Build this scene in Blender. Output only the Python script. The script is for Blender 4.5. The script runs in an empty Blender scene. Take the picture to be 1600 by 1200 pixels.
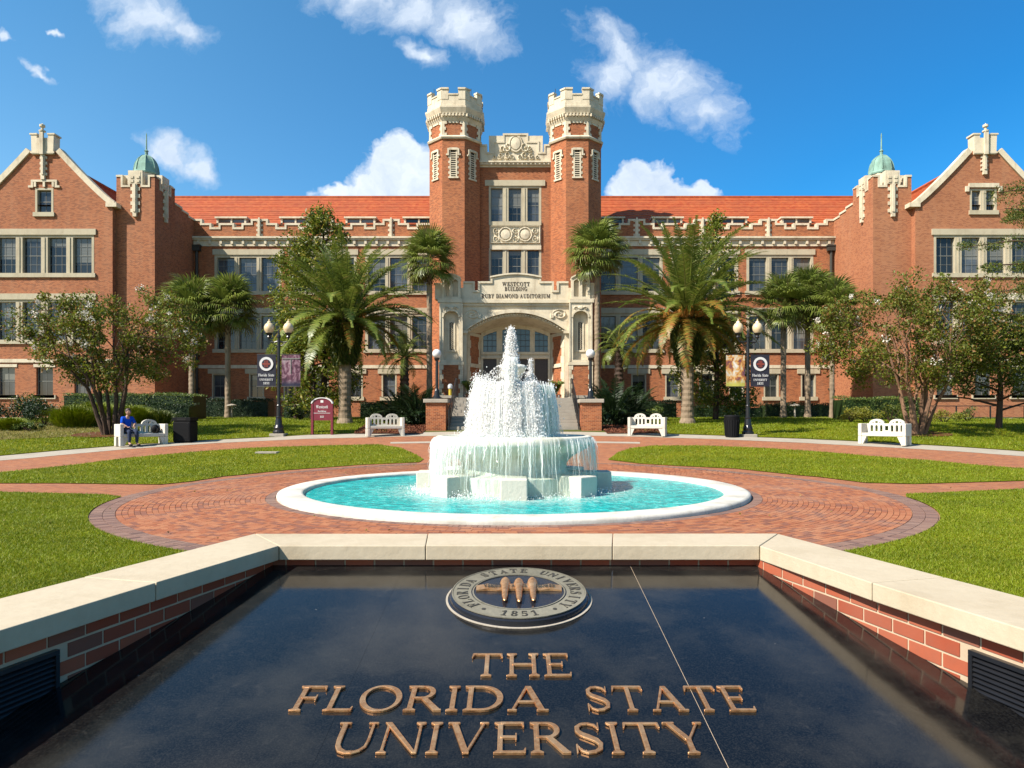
import bpy, bmesh, math, random
import numpy as np
from mathutils import Vector, Matrix
from mathutils.geometry import tessellate_polygon

R = math.radians
PI = math.pi
rng = np.random.default_rng(7)
random.seed(7)
C = bpy.context.scene.collection
SC = bpy.context.scene

# ------------------------------------------------------------------ camera
F, CX, HY, EYE = 1090.0, 803.0, 650.0, 1.5
cam_data = bpy.data.cameras.new('camera')
cam = bpy.data.objects.new('camera', cam_data)
C.objects.link(cam)
cam.location = (0, 0, EYE)
cam.rotation_euler = (R(90), 0, 0)
cam_data.sensor_width = 36
cam_data.lens = 36 * F / 1600
cam_data.shift_x = -(CX - 800) / 1600
cam_data.shift_y = (HY - 600) / 1600
cam_data.clip_start = 0.05
cam_data.clip_end = 3000
SC.camera = cam

# ------------------------------------------------------------------ light
SUNV = Vector((-0.88, -0.56, 1.0)).normalized()        # towards the sun
SUN_EL = math.asin(SUNV.z)
SUN_AZ = math.atan2(SUNV.x, SUNV.y)                    # clockwise from +Y
sun_data = bpy.data.lights.new('sun', 'SUN')
sun_data.energy = 5.0
sun_data.angle = R(0.55)
sun_data.color = (1.0, 0.93, 0.82)
sun = bpy.data.objects.new('sun', sun_data)
C.objects.link(sun)
sun.rotation_euler = SUNV.to_track_quat('Z', 'Y').to_euler()
sun.location = (-40, -20, 60)

SC.view_settings.view_transform = 'Standard'
SC.view_settings.look = 'None'
SC.view_settings.exposure = 1.05
SC.view_settings.gamma = 1.0
SC.view_settings.use_curve_mapping = False


class NT:
    """small helper to wire node trees"""
    def __init__(self, tree):
        self.t = tree
        self.n = tree.nodes
        self.l = tree.links

    def node(self, typ, ins=None, **props):
        nd = self.n.new(typ)
        for k, v in props.items():
            setattr(nd, k, v)
        for k, v in (ins or {}).items():
            self.put(nd.inputs[k], v)
        return nd

    def put(self, sock, v):
        if isinstance(v, bpy.types.NodeSocket):
            self.l.new(v, sock)
        elif v is not None:
            try:
                sock.default_value = v
            except Exception:
                sock.default_value = (v, v, v)

    def math(self, op, a, b=None, c=None, clamp=False):
        nd = self.n.new('ShaderNodeMath')
        nd.operation = op
        nd.use_clamp = clamp
        for i, v in enumerate((a, b, c)):
            if v is not None:
                self.put(nd.inputs[i], v)
        return nd.outputs[0]

    def mix(self, fac, a, b, blend='MIX'):
        nd = self.n.new('ShaderNodeMix')
        nd.data_type = 'RGBA'
        nd.blend_type = blend
        self.put(nd.inputs[0], fac)
        for i, v in ((6, a), (7, b)):
            if isinstance(v, (tuple, list)):
                v = (*v[:3], 1.0)
            self.put(nd.inputs[i], v)
        return nd.outputs[2]

    def noise(self, scale, detail=4, rough=0.55, vec=None, dist=0.0):
        nd = self.node('ShaderNodeTexNoise', {'Scale': scale, 'Detail': detail, 'Roughness': rough, 'Distortion': dist})
        if vec is not None:
            self.l.new(vec, nd.inputs['Vector'])
        return nd.outputs['Fac']

    def ramp(self, fac, stops, interp='LINEAR'):
        nd = self.n.new('ShaderNodeValToRGB')
        cr = nd.color_ramp
        cr.interpolation = interp
        while len(cr.elements) < len(stops):
            cr.elements.new(0.5)
        for e, (p, c) in zip(cr.elements, stops):
            e.position = p
            e.color = (*c, 1) if isinstance(c, (tuple, list)) else (c, c, c, 1)
        self.put(nd.inputs[0], fac)
        return nd.outputs[0]

    def rng(self, v, a, b, c, d):
        nd = self.node('ShaderNodeMapRange', {'Value': v, 'From Min': a, 'From Max': b, 'To Min': c, 'To Max': d})
        return nd.outputs[0]


# ---- sky: Nishita sky with cumulus clouds far outside the scene
world = bpy.data.worlds.new('World')
SC.world = world
world.use_nodes = True
w = NT(world.node_tree)
w.n.clear()
sky = w.node('ShaderNodeTexSky')
sky.sky_type = 'NISHITA'
sky.sun_disc = False
sky.sun_elevation = SUN_EL
sky.sun_rotation = SUN_AZ
sky.altitude = 0
sky.air_density = 1.0
sky.dust_density = 0.25
sky.ozone_density = 4.0
SKY_STRENGTH = 0.074
tc = w.node('ShaderNodeTexCoord')
sep = w.node('ShaderNodeSeparateXYZ', {0: tc.outputs['Generated']})
yy = w.math('MAXIMUM', sep.outputs[1], 0.02)
u = w.math('DIVIDE', sep.outputs[0], yy)
v = w.math('DIVIDE', sep.outputs[2], yy)
uv0 = w.node('ShaderNodeCombineXYZ', {0: u, 1: v, 2: 0.0}).outputs[0]
wr = w.node('ShaderNodeTexNoise', {'Vector': uv0, 'Scale': 7.0, 'Detail': 5.0, 'Roughness': 0.6})
wv = w.node('ShaderNodeVectorMath', {0: wr.outputs['Color'], 1: (0.5, 0.5, 0.5)}, operation='SUBTRACT').outputs[0]
uv = w.node('ShaderNodeVectorMath', {0: wv, 1: (0.16, 0.11, 0.0), 2: uv0}, operation='MULTIPLY_ADD').outputs[0]


def blob(px, py, rx, ry, rot=0.0):
    """soft ellipse on the cloud deck; returns 1 in its heart, 0 at the rim"""
    mp = w.node('ShaderNodeMapping', {'Vector': uv}, vector_type='TEXTURE')
    mp.inputs['Location'].default_value = ((px - CX) / F, (HY - py) / F, 0)
    mp.inputs['Rotation'].default_value = (0, 0, R(rot))
    mp.inputs['Scale'].default_value = (rx / F, ry / F, 1)
    ln = w.node('ShaderNodeVectorMath', {0: mp.outputs[0]}, operation='LENGTH')
    return w.math('SUBTRACT', 1.0, ln.outputs['Value'])


def vmax(lst):
    r = lst[0]
    for q in lst[1:]:
        r = w.node('ShaderNodeMath', {0: r, 1: q, 2: 0.12}, operation='SMOOTH_MAX').outputs[0]
    return r


n1 = w.noise(9.0, 12, 0.64, uv)
n2 = w.noise(30.0, 10, 0.68, uv)
nz = w.math('ADD', w.math('MULTIPLY', w.math('SUBTRACT', n1, 0.5), 2.0), w.math('MULTIPLY', w.math('SUBTRACT', n2, 0.5), 0.9))
# heaped clouds with crisp rims (just above the roofs)
crisp = vmax([blob(610, 318, 135, 70), blob(640, 268, 75, 70), blob(690, 300, 80, 110), blob(530, 305, 60, 25),
              blob(1030, 300, 95, 50), blob(1025, 272, 62, 44), blob(1090, 295, 40, 30)])
# torn, softer clouds
soft = vmax([blob(215, 15, 120, 50, -22), blob(285, 45, 60, 32, -15), blob(640, 10, 150, 55, -8), blob(740, 45, 90, 60, -30),
             blob(560, -10, 110, 40, -5), blob(640, -70, 260, 70),
             blob(975, 75, 120, 55, -18), blob(1050, 130, 110, 60, -28), blob(1110, 180, 75, 55, -40), blob(960, 115, 70, 60, 10),
             blob(255, 235, 65, 26, -22), blob(315, 258, 45, 26, -30), blob(66, 97, 48, 10, -28),
             blob(90, 38, 16, 7, -20), blob(8, 45, 22, 9, -10), blob(660, 75, 60, 26, -30),
             blob(-300, 150, 260, 90, -15), blob(1900, 220, 240, 80, 12), blob(1700, -260, 300, 90, 20), blob(200, -330, 330, 80, -15),
             blob(-500, 330, 220, 60, 0), blob(2300, 400, 260, 60, 0)])
dens_c = w.rng(w.math('ADD', crisp, w.math('MULTIPLY', nz, 0.42)), 0.16, 0.36, 0, 1)
dens_s = w.rng(w.math('ADD', soft, w.math('MULTIPLY', nz, 0.85)), 0.10, 0.85, 0, 0.92)
dens_s = w.math('MULTIPLY', dens_s, w.math('POWER', dens_s, 0.35))
dens = w.math('MAXIMUM', dens_c, dens_s)
dens = w.math('MULTIPLY', dens, w.math('GREATER_THAN', sep.outputs[1], 0.03))
n3 = w.noise(14.0, 6, 0.6, w.node('ShaderNodeVectorMath', {0: uv, 1: (0.012, -0.02, 0)}, operation='ADD').outputs[0])
shade = w.rng(w.math('ADD', n3, w.math('MULTIPLY', n2, 0.35)), 0.42, 0.85, 0.0, 1.0)
cloud_col = w.mix(shade, (0.80, 0.86, 0.93), (0.50, 0.60, 0.74))
hs = w.node('ShaderNodeHueSaturation', {'Color': sky.outputs[0], 'Hue': 0.497, 'Saturation': 1.28, 'Value': 1.0})
sund = w.node('ShaderNodeVectorMath', {0: tc.outputs['Generated'], 1: tuple(SUNV)}, operation='DOT_PRODUCT').outputs['Value']
tint = w.mix(w.rng(sund, -0.36, 0.24, 0, 1), (0.45, 1.06, 1.20), (1.95, 1.55, 1.30))
hs_out = w.mix(1.0, hs.outputs[0], tint, 'MULTIPLY')
sky_bg = w.node('ShaderNodeBackground', {'Color': hs_out, 'Strength': SKY_STRENGTH})
cl_bg = w.node('ShaderNodeBackground', {'Color': cloud_col, 'Strength': 0.63})
mx = w.node('ShaderNodeMixShader', {0: dens, 1: sky_bg.outputs[0], 2: cl_bg.outputs[0]})
wo = w.node('ShaderNodeOutputWorld', {'Surface': mx.outputs[0]})


# ------------------------------------------------------------------ helpers
def X(px, d):
    return (px - CX) / F * d


def Z(py, d):
    return EYE + (HY - py) / F * d


KN = [(-60, 0), (17.5, 0), (20, .06), (22, .16), (24, .30), (26, .43), (28.7, .63), (31, .88), (33, 1.0), (36, 1.12), (40, 1.26), (45, 1.38),
      (53, 1.42), (400, 1.42)]
KD = [k[0] for k in KN]
KZ = [k[1] for k in KN]


def gz(d):
    return float(np.interp(d, KD, KZ))


def hit(px, py):
    """the point of the ground seen at that pixel of the photograph"""
    a, b = 0.3, 0.3
    f = lambda d: EYE - (py - HY) / F * d - gz(d)
    while f(b) > 0 and b < 200:
        a = b
        b += 0.5
    for _ in range(30):
        m = (a + b) / 2
        if f(m) > 0:
            a = m
        else:
            b = m
    return (X(px, a), a)


def wloc(o):
    v = Vector((0, 0, 0))
    while o:
        v += o.location
        o = o.parent
    return v


def tag(o, label=None, cat=None, group=None, kind=None):
    if label: o['label'] = label
    if cat: o['category'] = cat
    if group: o['group'] = group
    if kind: o['kind'] = kind
    return o


def thing(name, label, cat, loc=(0, 0, 0), rz=0.0, group=None):
    o = bpy.data.objects.new(name, None)
    o.empty_display_size = 0.2
    C.objects.link(o)
    o.location = loc
    o.rotation_euler = (0, 0, rz)
    return tag(o, label, cat, group)


def link(name, me, mat, parent=None, loc=(0, 0, 0), rot=None, scale=None):
    if mat is not None and not me.materials:
        me.materials.append(mat)
    o = bpy.data.objects.new(name, me)
    C.objects.link(o)
    o.location = loc
    if rot is not None: o.rotation_euler = rot
    if scale is not None: o.scale = scale
    if parent is not None: o.parent = parent
    return o


class MB:
    """collects geometry; build() links it as ONE mesh object"""
    def __init__(self):
        self.v = []
        self.f = []

    def add(self, vs, fs):
        n = len(self.v)
        self.v.extend([tuple(p) for p in vs])
        self.f.extend([tuple(n + i for i in q) for q in fs])
        return self

    def box(self, x0, x1, y0, y1, z0, z1):
        return self.add([(x0, y0, z0), (x1, y0, z0), (x1, y1, z0), (x0, y1, z0), (x0, y0, z1), (x1, y0, z1), (x1, y1, z1), (x0, y1, z1)],
                        [(0, 3, 2, 1), (4, 5, 6, 7), (0, 1, 5, 4), (1, 2, 6, 5), (2, 3, 7, 6), (3, 0, 4, 7)])

    def prism(self, pts, z0, z1, top=None):
        """vertical prism over a CCW outline; top = outline at z1 if it differs"""
        n = len(pts)
        tp = top or pts
        vs = [(p[0], p[1], z0) for p in pts] + [(p[0], p[1], z1) for p in tp]
        fs = [tuple(range(n - 1, -1, -1)), tuple(range(n, 2 * n))]
        fs += [(i, (i + 1) % n, n + (i + 1) % n, n + i) for i in range(n)]
        return self.add(vs, fs)

    def plate(self, outer, holes, y0, y1):
        """outline in XZ (with holes) given depth from y0 (front) to y1"""
        loops = [outer] + list(holes)
        l3 = [[Vector((p[0], 0, p[1])) for p in lp] for lp in loops]
        flat = [p for lp in loops for p in lp]
        tris = tessellate_polygon(l3)
        n = len(flat)
        vs = [(p[0], y0, p[1]) for p in flat] + [(p[0], y1, p[1]) for p in flat]
        fs = []
        for t in tris:
            a, b, c = [flat[i] for i in t]
            cr = (b[0] - a[0]) * (c[1] - a[1]) - (b[1] - a[1]) * (c[0] - a[0])
            t = t if cr > 0 else t[::-1]
            fs.append(tuple(t))
            fs.append(tuple(n + i for i in t[::-1]))
        k = 0
        for li, lp in enumerate(loops):
            m = len(lp)
            area = sum(lp[i][0] * lp[(i + 1) % m][1] - lp[(i + 1) % m][0] * lp[i][1] for i in range(m))
            ccw = area > 0
            for i in range(m):
                a, b = k + i, k + (i + 1) % m
                q = (a, b, n + b, n + a)
                want = ccw if li == 0 else not ccw
                fs.append(q[::-1] if want else q)
            k += m
        return self.add(vs, fs)

    def lathe(self, prof, seg=32, c=(0, 0), a0=0.0, a1=2 * PI):
        full = abs(a1 - a0 - 2 * PI) < 1e-6
        m = seg if full else seg + 1
        vs, fs = [], []
        for r_, z_ in prof:
            for i in range(m):
                a = a0 + (a1 - a0) * i / seg
                vs.append((c[0] + r_ * math.cos(a), c[1] + r_ * math.sin(a), z_))
        for j in range(len(prof) - 1):
            for i in range(seg):
                i2 = (i + 1) % m
                fs.append((j * m + i, j * m + i2, (j + 1) * m + i2, (j + 1) * m + i))
        return self.add(vs, fs)

    def tube(self, pts, radii, seg=8):
        pts = [Vector(p) for p in pts]
        if not isinstance(radii, (list, tuple)):
            radii = [radii] * len(pts)
        vs, fs = [], []
        for i, p in enumerate(pts):
            t = (pts[min(i + 1, len(pts) - 1)] - pts[max(i - 1, 0)]).normalized()
            ref = Vector((0, 0, 1)) if abs(t.z) < 0.9 else Vector((1, 0, 0))
            a = t.cross(ref).normalized()
            b = t.cross(a).normalized()
            for k in range(seg):
                an = 2 * PI * k / seg
                vs.append(p + (a * math.cos(an) + b * math.sin(an)) * radii[i])
        for i in range(len(pts) - 1):
            for k in range(seg):
                k2 = (k + 1) % seg
                fs.append((i * seg + k, (i + 1) * seg + k, (i + 1) * seg + k2, i * seg + k2))
        fs.append(tuple(range(seg)))
        fs.append(tuple(range(len(vs) - 1, len(vs) - seg - 1, -1)))
        return self.add(vs, fs)

    def sphere(self, c, r, seg=12, rings=8, sc=(1, 1, 1)):
        vs, fs = [(c[0], c[1], c[2] - r * sc[2])], []
        for j in range(1, rings):
            th = PI * j / rings
            for i in range(seg):
                a = 2 * PI * i / seg
                vs.append((c[0] + r * sc[0] * math.sin(th) * math.cos(a), c[1] + r * sc[1] * math.sin(th) * math.sin(a), c[2] - r * sc[2] * math.cos(th)))
        vs.append((c[0], c[1], c[2] + r * sc[2]))
        for i in range(seg):
            fs.append((0, 1 + (i + 1) % seg, 1 + i))
            fs.append((len(vs) - 1, len(vs) - 1 - seg + i, len(vs) - 1 - seg + (i + 1) % seg))
        for j in range(rings - 2):
            for i in range(seg):
                i2 = (i + 1) % seg
                fs.append((1 + j * seg + i, 1 + j * seg + i2, 1 + (j + 1) * seg + i2, 1 + (j + 1) * seg + i))
        return self.add(vs, fs)

    def xf(self, mat, start=0):
        for i in range(start, len(self.v)):
            self.v[i] = tuple(mat @ Vector(self.v[i]))
        return self

    def mesh(self, name, mat, off=None, smooth=False, uvs=True, bevel=0):
        me = bpy.data.meshes.new(name)
        vs = np.array(self.v, dtype=float)
        if off is not None:
            vs = vs - np.array(off)[None, :]
        me.from_pydata(vs.tolist(), [], self.f)
        if mat is not None:
            me.materials.append(mat)
        if uvs:
            me.update()
            ul = me.uv_layers.new(name='uv')
            co = np.array(self.v, dtype=float)
            nl = len(me.loops)
            vi = np.empty(nl, dtype=np.int32)
            me.loops.foreach_get('vertex_index', vi)
            nf = len(me.polygons)
            nor = np.empty(nf * 3)
            me.polygons.foreach_get('normal', nor)
            nor = nor.reshape(-1, 3)
            tot = np.empty(nf, dtype=np.int32)
            me.polygons.foreach_get('loop_total', tot)
            fn = np.repeat(nor, tot, axis=0)
            p = co[vi]
            hor = np.abs(fn[:, 2]) > 0.75
            tl = np.hypot(fn[:, 0], fn[:, 1]) + 1e-9
            uu = np.where(hor, p[:, 0], (p[:, 0] * -fn[:, 1] + p[:, 1] * fn[:, 0]) / tl)
            vv = np.where(hor, p[:, 1], p[:, 2])
            ul.data.foreach_set('uv', np.stack([uu, vv], 1).ravel())
        if smooth:
            me.polygons.foreach_set('use_smooth', [True] * len(me.polygons))
        me.update()
        return me

    def build(self, name, mat, parent=None, smooth=False, bevel=0, kind=None):
        off = wloc(parent) if parent is not None else None
        me = self.mesh(name, mat, off, smooth)
        o = link(name, me, None, parent)
        if bevel:
            b = o.modifiers.new('bevel', 'BEVEL')
            b.width = bevel
            b.segments = 2
            b.limit_method = 'ANGLE'
            b.angle_limit = R(40)
        if kind:
            o['kind'] = kind
        return o


def np_mesh(name, co, faces, mat, off=None):
    """fast mesh from numpy: faces is (n, k) with one k"""
    me = bpy.data.meshes.new(name)
    co = np.asarray(co, dtype=np.float32)
    if off is not None:
        co = co - np.array(off, dtype=np.float32)[None, :]
    faces = np.asarray(faces, dtype=np.int32)
    me.vertices.add(len(co))
    me.vertices.foreach_set('co', co.ravel())
    k = faces.shape[1]
    me.loops.add(faces.size)
    me.loops.foreach_set('vertex_index', faces.ravel())
    me.polygons.add(len(faces))
    me.polygons.foreach_set('loop_start', np.arange(0, faces.size, k, dtype=np.int32))
    me.update(calc_edges=True)
    if mat is not None:
        me.materials.append(mat)
    return me


# ------------------------------------------------------------------ materials
def new_mat(name):
    m = bpy.data.materials.new(name)
    m.use_nodes = True
    t = NT(m.node_tree)
    t.n.clear()
    out = t.node('ShaderNodeOutputMaterial')
    return m, t, out


ALB = 0.66          # one albedo scale for every painted, mineral and leafy surface


def principled(t, out, color, rough=0.7, metal=0.0, spec=0.4, bump=None, bump_str=0.3, bump_dist=0.01, **kw):
    p = t.node('ShaderNodeBsdfPrincipled')
    t.put(p.inputs['Base Color'], t.mix(1.0, color, (ALB, ALB, ALB), 'MULTIPLY') if metal < 0.3 else color)
    t.put(p.inputs['Roughness'], rough)
    t.put(p.inputs['Metallic'], metal)
    t.put(p.inputs['Specular IOR Level'], spec)
    for k, v_ in kw.items():
        t.put(p.inputs[k.replace('_', ' ')], v_)
    if bump is not None:
        b = t.node('ShaderNodeBump', {'Strength': bump_str, 'Distance': bump_dist, 'Height': bump})
        t.l.new(b.outputs[0], p.inputs['Normal'])
    t.l.new(p.outputs[0], out.inputs['Surface'])
    return p


def rand01(t):
    """one random number per piece, whether it is an object or an island of a mesh"""
    oi = t.node('ShaderNodeObjectInfo')
    ge = t.node('ShaderNodeNewGeometry')
    return t.math('FRACT', t.math('ADD', oi.outputs['Random'], ge.outputs['Random Per Island']))


def wpos(t):
    return t.node('ShaderNodeNewGeometry').outputs['Position']


def mat_plain(name, color, rough=0.6, metal=0.0, spec=0.4, var=0.15, scale=8.0, bump=0.15):
    m, t, out = new_mat(name)
    n = t.noise(scale, 5, 0.6, wpos(t))
    dark = tuple(c * (1 - var) for c in color)
    lite = tuple(min(1, c * (1 + var)) for c in color)
    col = t.mix(t.rng(n, 0.3, 0.7, 0, 1), dark, lite)
    principled(t, out, col, rough, metal, spec, n, bump, 0.01)
    return m


def mat_brickwall(name, c1, c2, c3, mortar, bw=0.175, bh=0.062, ms=0.006, stain=0.35):
    m, t, out = new_mat(name)
    uvn = t.node('ShaderNodeUVMap').outputs[0]
    br = t.node('ShaderNodeTexBrick', {'Vector': uvn, 'Color1': (*c1, 1), 'Color2': (*c2, 1), 'Mortar': (*mortar, 1), 'Scale': 1.0,
                                       'Mortar Size': ms, 'Mortar Smooth': 0.2, 'Bias': 0.0, 'Brick Width': bw, 'Row Height': bh})
    # per-brick third colour
    sp = t.node('ShaderNodeSeparateXYZ', {0: uvn})
    row = t.math('FLOOR', t.math('DIVIDE', sp.outputs[1], bh))
    off = t.math('MULTIPLY', t.math('MODULO', row, 2.0), 0.5)
    colx = t.math('FLOOR', t.math('ADD', t.math('DIVIDE', sp.outputs[0], bw), off))
    wn = t.node('ShaderNodeTexWhiteNoise', {'Vector': t.node('ShaderNodeCombineXYZ', {0: colx, 1: row, 2: 0}).outputs[0]})
    pick = t.math('GREATER_THAN', wn.outputs['Value'], 0.72)
    notm = t.math('SUBTRACT', 1.0, br.outputs['Fac'])
    col = t.mix(t.math('MULTIPLY', t.math('MULTIPLY', pick, notm), 0.75), br.outputs['Color'], c3)
    pos = wpos(t)
    st = t.noise(0.35, 6, 0.6, pos)
    col = t.mix(t.rng(st, 0.35, 0.75, 0.0, stain), col, tuple(0.55 * a for a in c1))
    stx = t.node('ShaderNodeMapping', {'Vector': pos})
    stx.inputs['Scale'].default_value = (1.2, 1.2, 0.12)
    st2 = t.noise(1.0, 5, 0.6, stx.outputs[0])
    col = t.mix(t.rng(st2, 0.5, 0.8, 0.0, 0.25), col, mortar)
    principled(t, out, col, 0.85, 0, 0.25, t.math('MULTIPLY', br.outputs['Fac'], -1.0), 0.5, 0.006)
    return m


BRICK = mat_brickwall('brick_masonry', (0.40, 0.10, 0.032), (0.56, 0.175, 0.06), (0.22, 0.055, 0.022), (0.56, 0.32, 0.18))
BRICKW = mat_brickwall('wing_brick_masonry', (0.40, 0.105, 0.036), (0.54, 0.18, 0.07), (0.21, 0.055, 0.025), (0.54, 0.32, 0.19))
BRICKR = mat_brickwall('lit_pale_wing_brick', (0.46, 0.15, 0.062), (0.55, 0.21, 0.095), (0.31, 0.09, 0.045), (0.52, 0.31, 0.18))  # right wing's paler brick; part of the lightness is lighting put into the colour


def mat_stone(name, base, dark, amount=0.5, bump=0.35):
    m, t, out = new_mat(name)
    pos = wpos(t)
    n = t.noise(1.3, 7, 0.62, pos)
    mp = t.node('ShaderNodeMapping', {'Vector': pos})
    mp.inputs['Scale'].default_value = (3.0, 3.0, 0.5)
    s = t.noise(1.0, 6, 0.6, mp.outputs[0])
    f = t.noise(22, 4, 0.6, pos)
    k = t.math('ADD', t.rng(n, 0.45, 0.8, 0, amount), t.rng(s, 0.52, 0.8, 0, amount), clamp=True)
    col = t.mix(k, base, dark)
    col = t.mix(t.rng(f, 0.4, 0.7, 0, 0.18), col, dark)
    principled(t, out, col, 0.8, 0, 0.25, f, bump, 0.02)
    return m


STONE = mat_stone('limestone_trim', (0.86, 0.75, 0.55), (0.36, 0.27, 0.17), 0.55)
WSTONE = mat_stone('window_stone', (0.62, 0.54, 0.38), (0.36, 0.29, 0.19), 0.55)
COPING = mat_stone('cast_stone_coping', (0.64, 0.54, 0.385), (0.46, 0.36, 0.23), 0.55, 0.14)
CONCRETE = mat_stone('pale_concrete', (0.50, 0.44, 0.35), (0.30, 0.25, 0.19), 0.5)
STEPC = mat_stone('step_concrete', (0.42, 0.37, 0.30), (0.25, 0.21, 0.17), 0.5)
BENCHM = mat_stone('white_cast_stone', (0.78, 0.73, 0.62), (0.50, 0.43, 0.32), 0.3)
FSTONE = mat_stone('wet_fountain_stone', (0.92, 0.90, 0.78), (0.50, 0.48, 0.30), 0.8)
BLACKM = mat_plain('black_painted_metal', (0.012, 0.012, 0.014), 0.35, 0.0, 0.5)
BLACKP = mat_plain('black_bin_plastic', (0.007, 0.007, 0.008), 0.7, 0.0, 0.15)
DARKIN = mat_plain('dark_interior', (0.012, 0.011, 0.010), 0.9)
FRAME = mat_plain('window_metal', (0.22, 0.22, 0.19), 0.5)
DOORM = mat_plain('door_bronze', (0.045, 0.025, 0.02), 0.4)
COPPER = mat_stone('green_copper', (0.30, 0.50, 0.41), (0.13, 0.20, 0.15), 0.9)
BRONZE_DK = mat_plain('dark_weathered_iron', (0.05, 0.045, 0.035), 0.6)


def mat_glass(name, dark, lite):
    m, t, out = new_mat(name)
    r = rand01(t)
    pos = wpos(t)
    n = t.noise(0.6, 2, 0.4, pos)
    st = t.node('ShaderNodeMapping', {'Vector': pos})
    st.inputs['Scale'].default_value = (0.3, 0.3, 9.0)
    bl = t.noise(2.0, 2, 0.5, st.outputs[0])
    k = t.math('MULTIPLY', t.rng(r, 0.25, 0.95, 0.0, 1.0), t.rng(n, 0.35, 0.65, 0.3, 1.0))
    k = t.math('MULTIPLY', k, t.rng(bl, 0.4, 0.6, 0.75, 1.0))
    col = t.mix(k, dark, lite)
    if 'window' in name:
        gen = t.node('ShaderNodeSeparateXYZ', {0: t.node('ShaderNodeTexCoord').outputs['Generated']})
        r3 = t.math('FRACT', t.math('MULTIPLY', r, 7.13))
        bl2 = t.math('GREATER_THAN', gen.outputs[2], t.rng(r3, 0.0, 1.0, 0.25, 1.6))
        slats = t.math('MULTIPLY', t.math('SINE', t.math('MULTIPLY', gen.outputs[2], 150.0)), 0.15)
        col = t.mix(t.math('MULTIPLY', bl2, t.math('ADD', 0.55, slats)), col, (0.30, 0.29, 0.24))
    principled(t, out, col, 0.06, 0, 0.5, n, 0.06, 0.03)
    return m


GLASS = mat_glass('window_glass', (0.012, 0.016, 0.02), (0.15, 0.17, 0.19))
GLASSB = mat_glass('entry_glass', (0.07, 0.14, 0.19), (0.16, 0.24, 0.28))


def mat_rooftile(name, c1, c2, c3):
    m, t, out = new_mat(name)
    pos = wpos(t)
    uvn = t.node('ShaderNodeUVMap').outputs[0]
    sp = t.node('ShaderNodeSeparateXYZ', {0: pos})
    a = t.math('FLOOR', t.math('MULTIPLY', sp.outputs[0], 4.0))
    a2 = t.math('FLOOR', t.math('MULTIPLY', sp.outputs[1], 4.0))
    b = t.math('FLOOR', t.math('MULTIPLY', sp.outputs[2], 3.3))
    wn = t.node('ShaderNodeTexWhiteNoise', {'Vector': t.node('ShaderNodeCombineXYZ', {0: a, 1: b, 2: a2}).outputs[0]})
    col = t.mix(wn.outputs['Value'], c1, c2)
    n = t.noise(0.5, 5, 0.6, pos)
    col = t.mix(t.rng(n, 0.4, 0.75, 0, 0.6), col, c3)
    principled(t, out, col, 0.75, 0, 0.3, wn.outputs['Value'], 0.2, 0.01)
    return m


TILE = mat_rooftile('clay_roof_tile', (0.43, 0.075, 0.020), (0.54, 0.135, 0.038), (0.30, 0.075, 0.032))


def mat_leaf(name, c1, c2, c3=None, trans=0.35, rough=0.5, amount3=0.15, rw=0.5):
    m, t, out = new_mat(name)
    r = rand01(t)
    n = t.noise(0.9, 5, 0.65, wpos(t))
    k = t.math('ADD', t.math('MULTIPLY', r, rw), t.rng(n, 0.36, 0.64, 0.0, 1.0 - rw), clamp=True)
    col = t.mix(k, c1, c2)
    if c3:
        r2 = t.math('FRACT', t.math('MULTIPLY', r, 17.31))
        col = t.mix(t.math('LESS_THAN', r2, amount3), col, c3)
    col = t.mix(1.0, col, (ALB, ALB, ALB), 'MULTIPLY')
    p = t.node('ShaderNodeBsdfPrincipled')
    t.put(p.inputs['Base Color'], col)
    t.put(p.inputs['Roughness'], rough)
    t.put(p.inputs['Specular IOR Level'], 0.35)
    tr = t.node('ShaderNodeBsdfTranslucent', {'Color': col})
    mxs = t.node('ShaderNodeMixShader', {0: trans, 1: p.outputs[0], 2: tr.outputs[0]})
    t.l.new(mxs.outputs[0], out.inputs['Surface'])
    return m


LEAF_MYRTLE = mat_leaf('crape_myrtle_leaf', (0.07, 0.11, 0.010), (0.28, 0.30, 0.03), (0.34, 0.18, 0.05), 0.42, 0.5, 0.17)
LEAF_MAG = mat_leaf('magnolia_leaf', (0.06, 0.10, 0.010), (0.25, 0.30, 0.025), (0.42, 0.36, 0.05), 0.38, 0.4, 0.18)
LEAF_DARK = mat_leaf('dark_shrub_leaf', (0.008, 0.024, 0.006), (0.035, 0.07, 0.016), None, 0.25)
LEAF_HEDGE = mat_leaf('hedge_leaf', (0.05, 0.10, 0.018), (0.18, 0.25, 0.05), (0.30, 0.33, 0.06), 0.35)
LEAF_OAK = mat_leaf('oak_leaf', (0.035, 0.07, 0.010), (0.18, 0.23, 0.03), (0.28, 0.28, 0.04), 0.38)
LEAF_YEL = mat_leaf('yellow_shrub_leaf', (0.20, 0.22, 0.02), (0.40, 0.36, 0.04), None, 0.35)
LEAF_RED = mat_leaf('mulch_chip', (0.14, 0.04, 0.02), (0.26, 0.09, 0.04), None, 0.0, 0.9)
FROND = mat_leaf('date_palm_leaflet', (0.08, 0.14, 0.020), (0.32, 0.37, 0.06), (0.42, 0.38, 0.10), 0.35, 0.38, 0.08)
FRONDY = mat_leaf('yellowing_leaflet', (0.20, 0.20, 0.03), (0.40, 0.31, 0.05), (0.45, 0.18, 0.03), 0.35, 0.45, 0.25)
FAN = mat_leaf('fan_palm_leaf', (0.10, 0.16, 0.022), (0.36, 0.41, 0.08), (0.22, 0.22, 0.07), 0.3, 0.4, 0.12)
BLADE = mat_leaf('grass_blade', (0.14, 0.20, 0.003), (0.33, 0.41, 0.006), (0.44, 0.42, 0.05), 0.35, 0.6, 0.10, 0.38)
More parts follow.
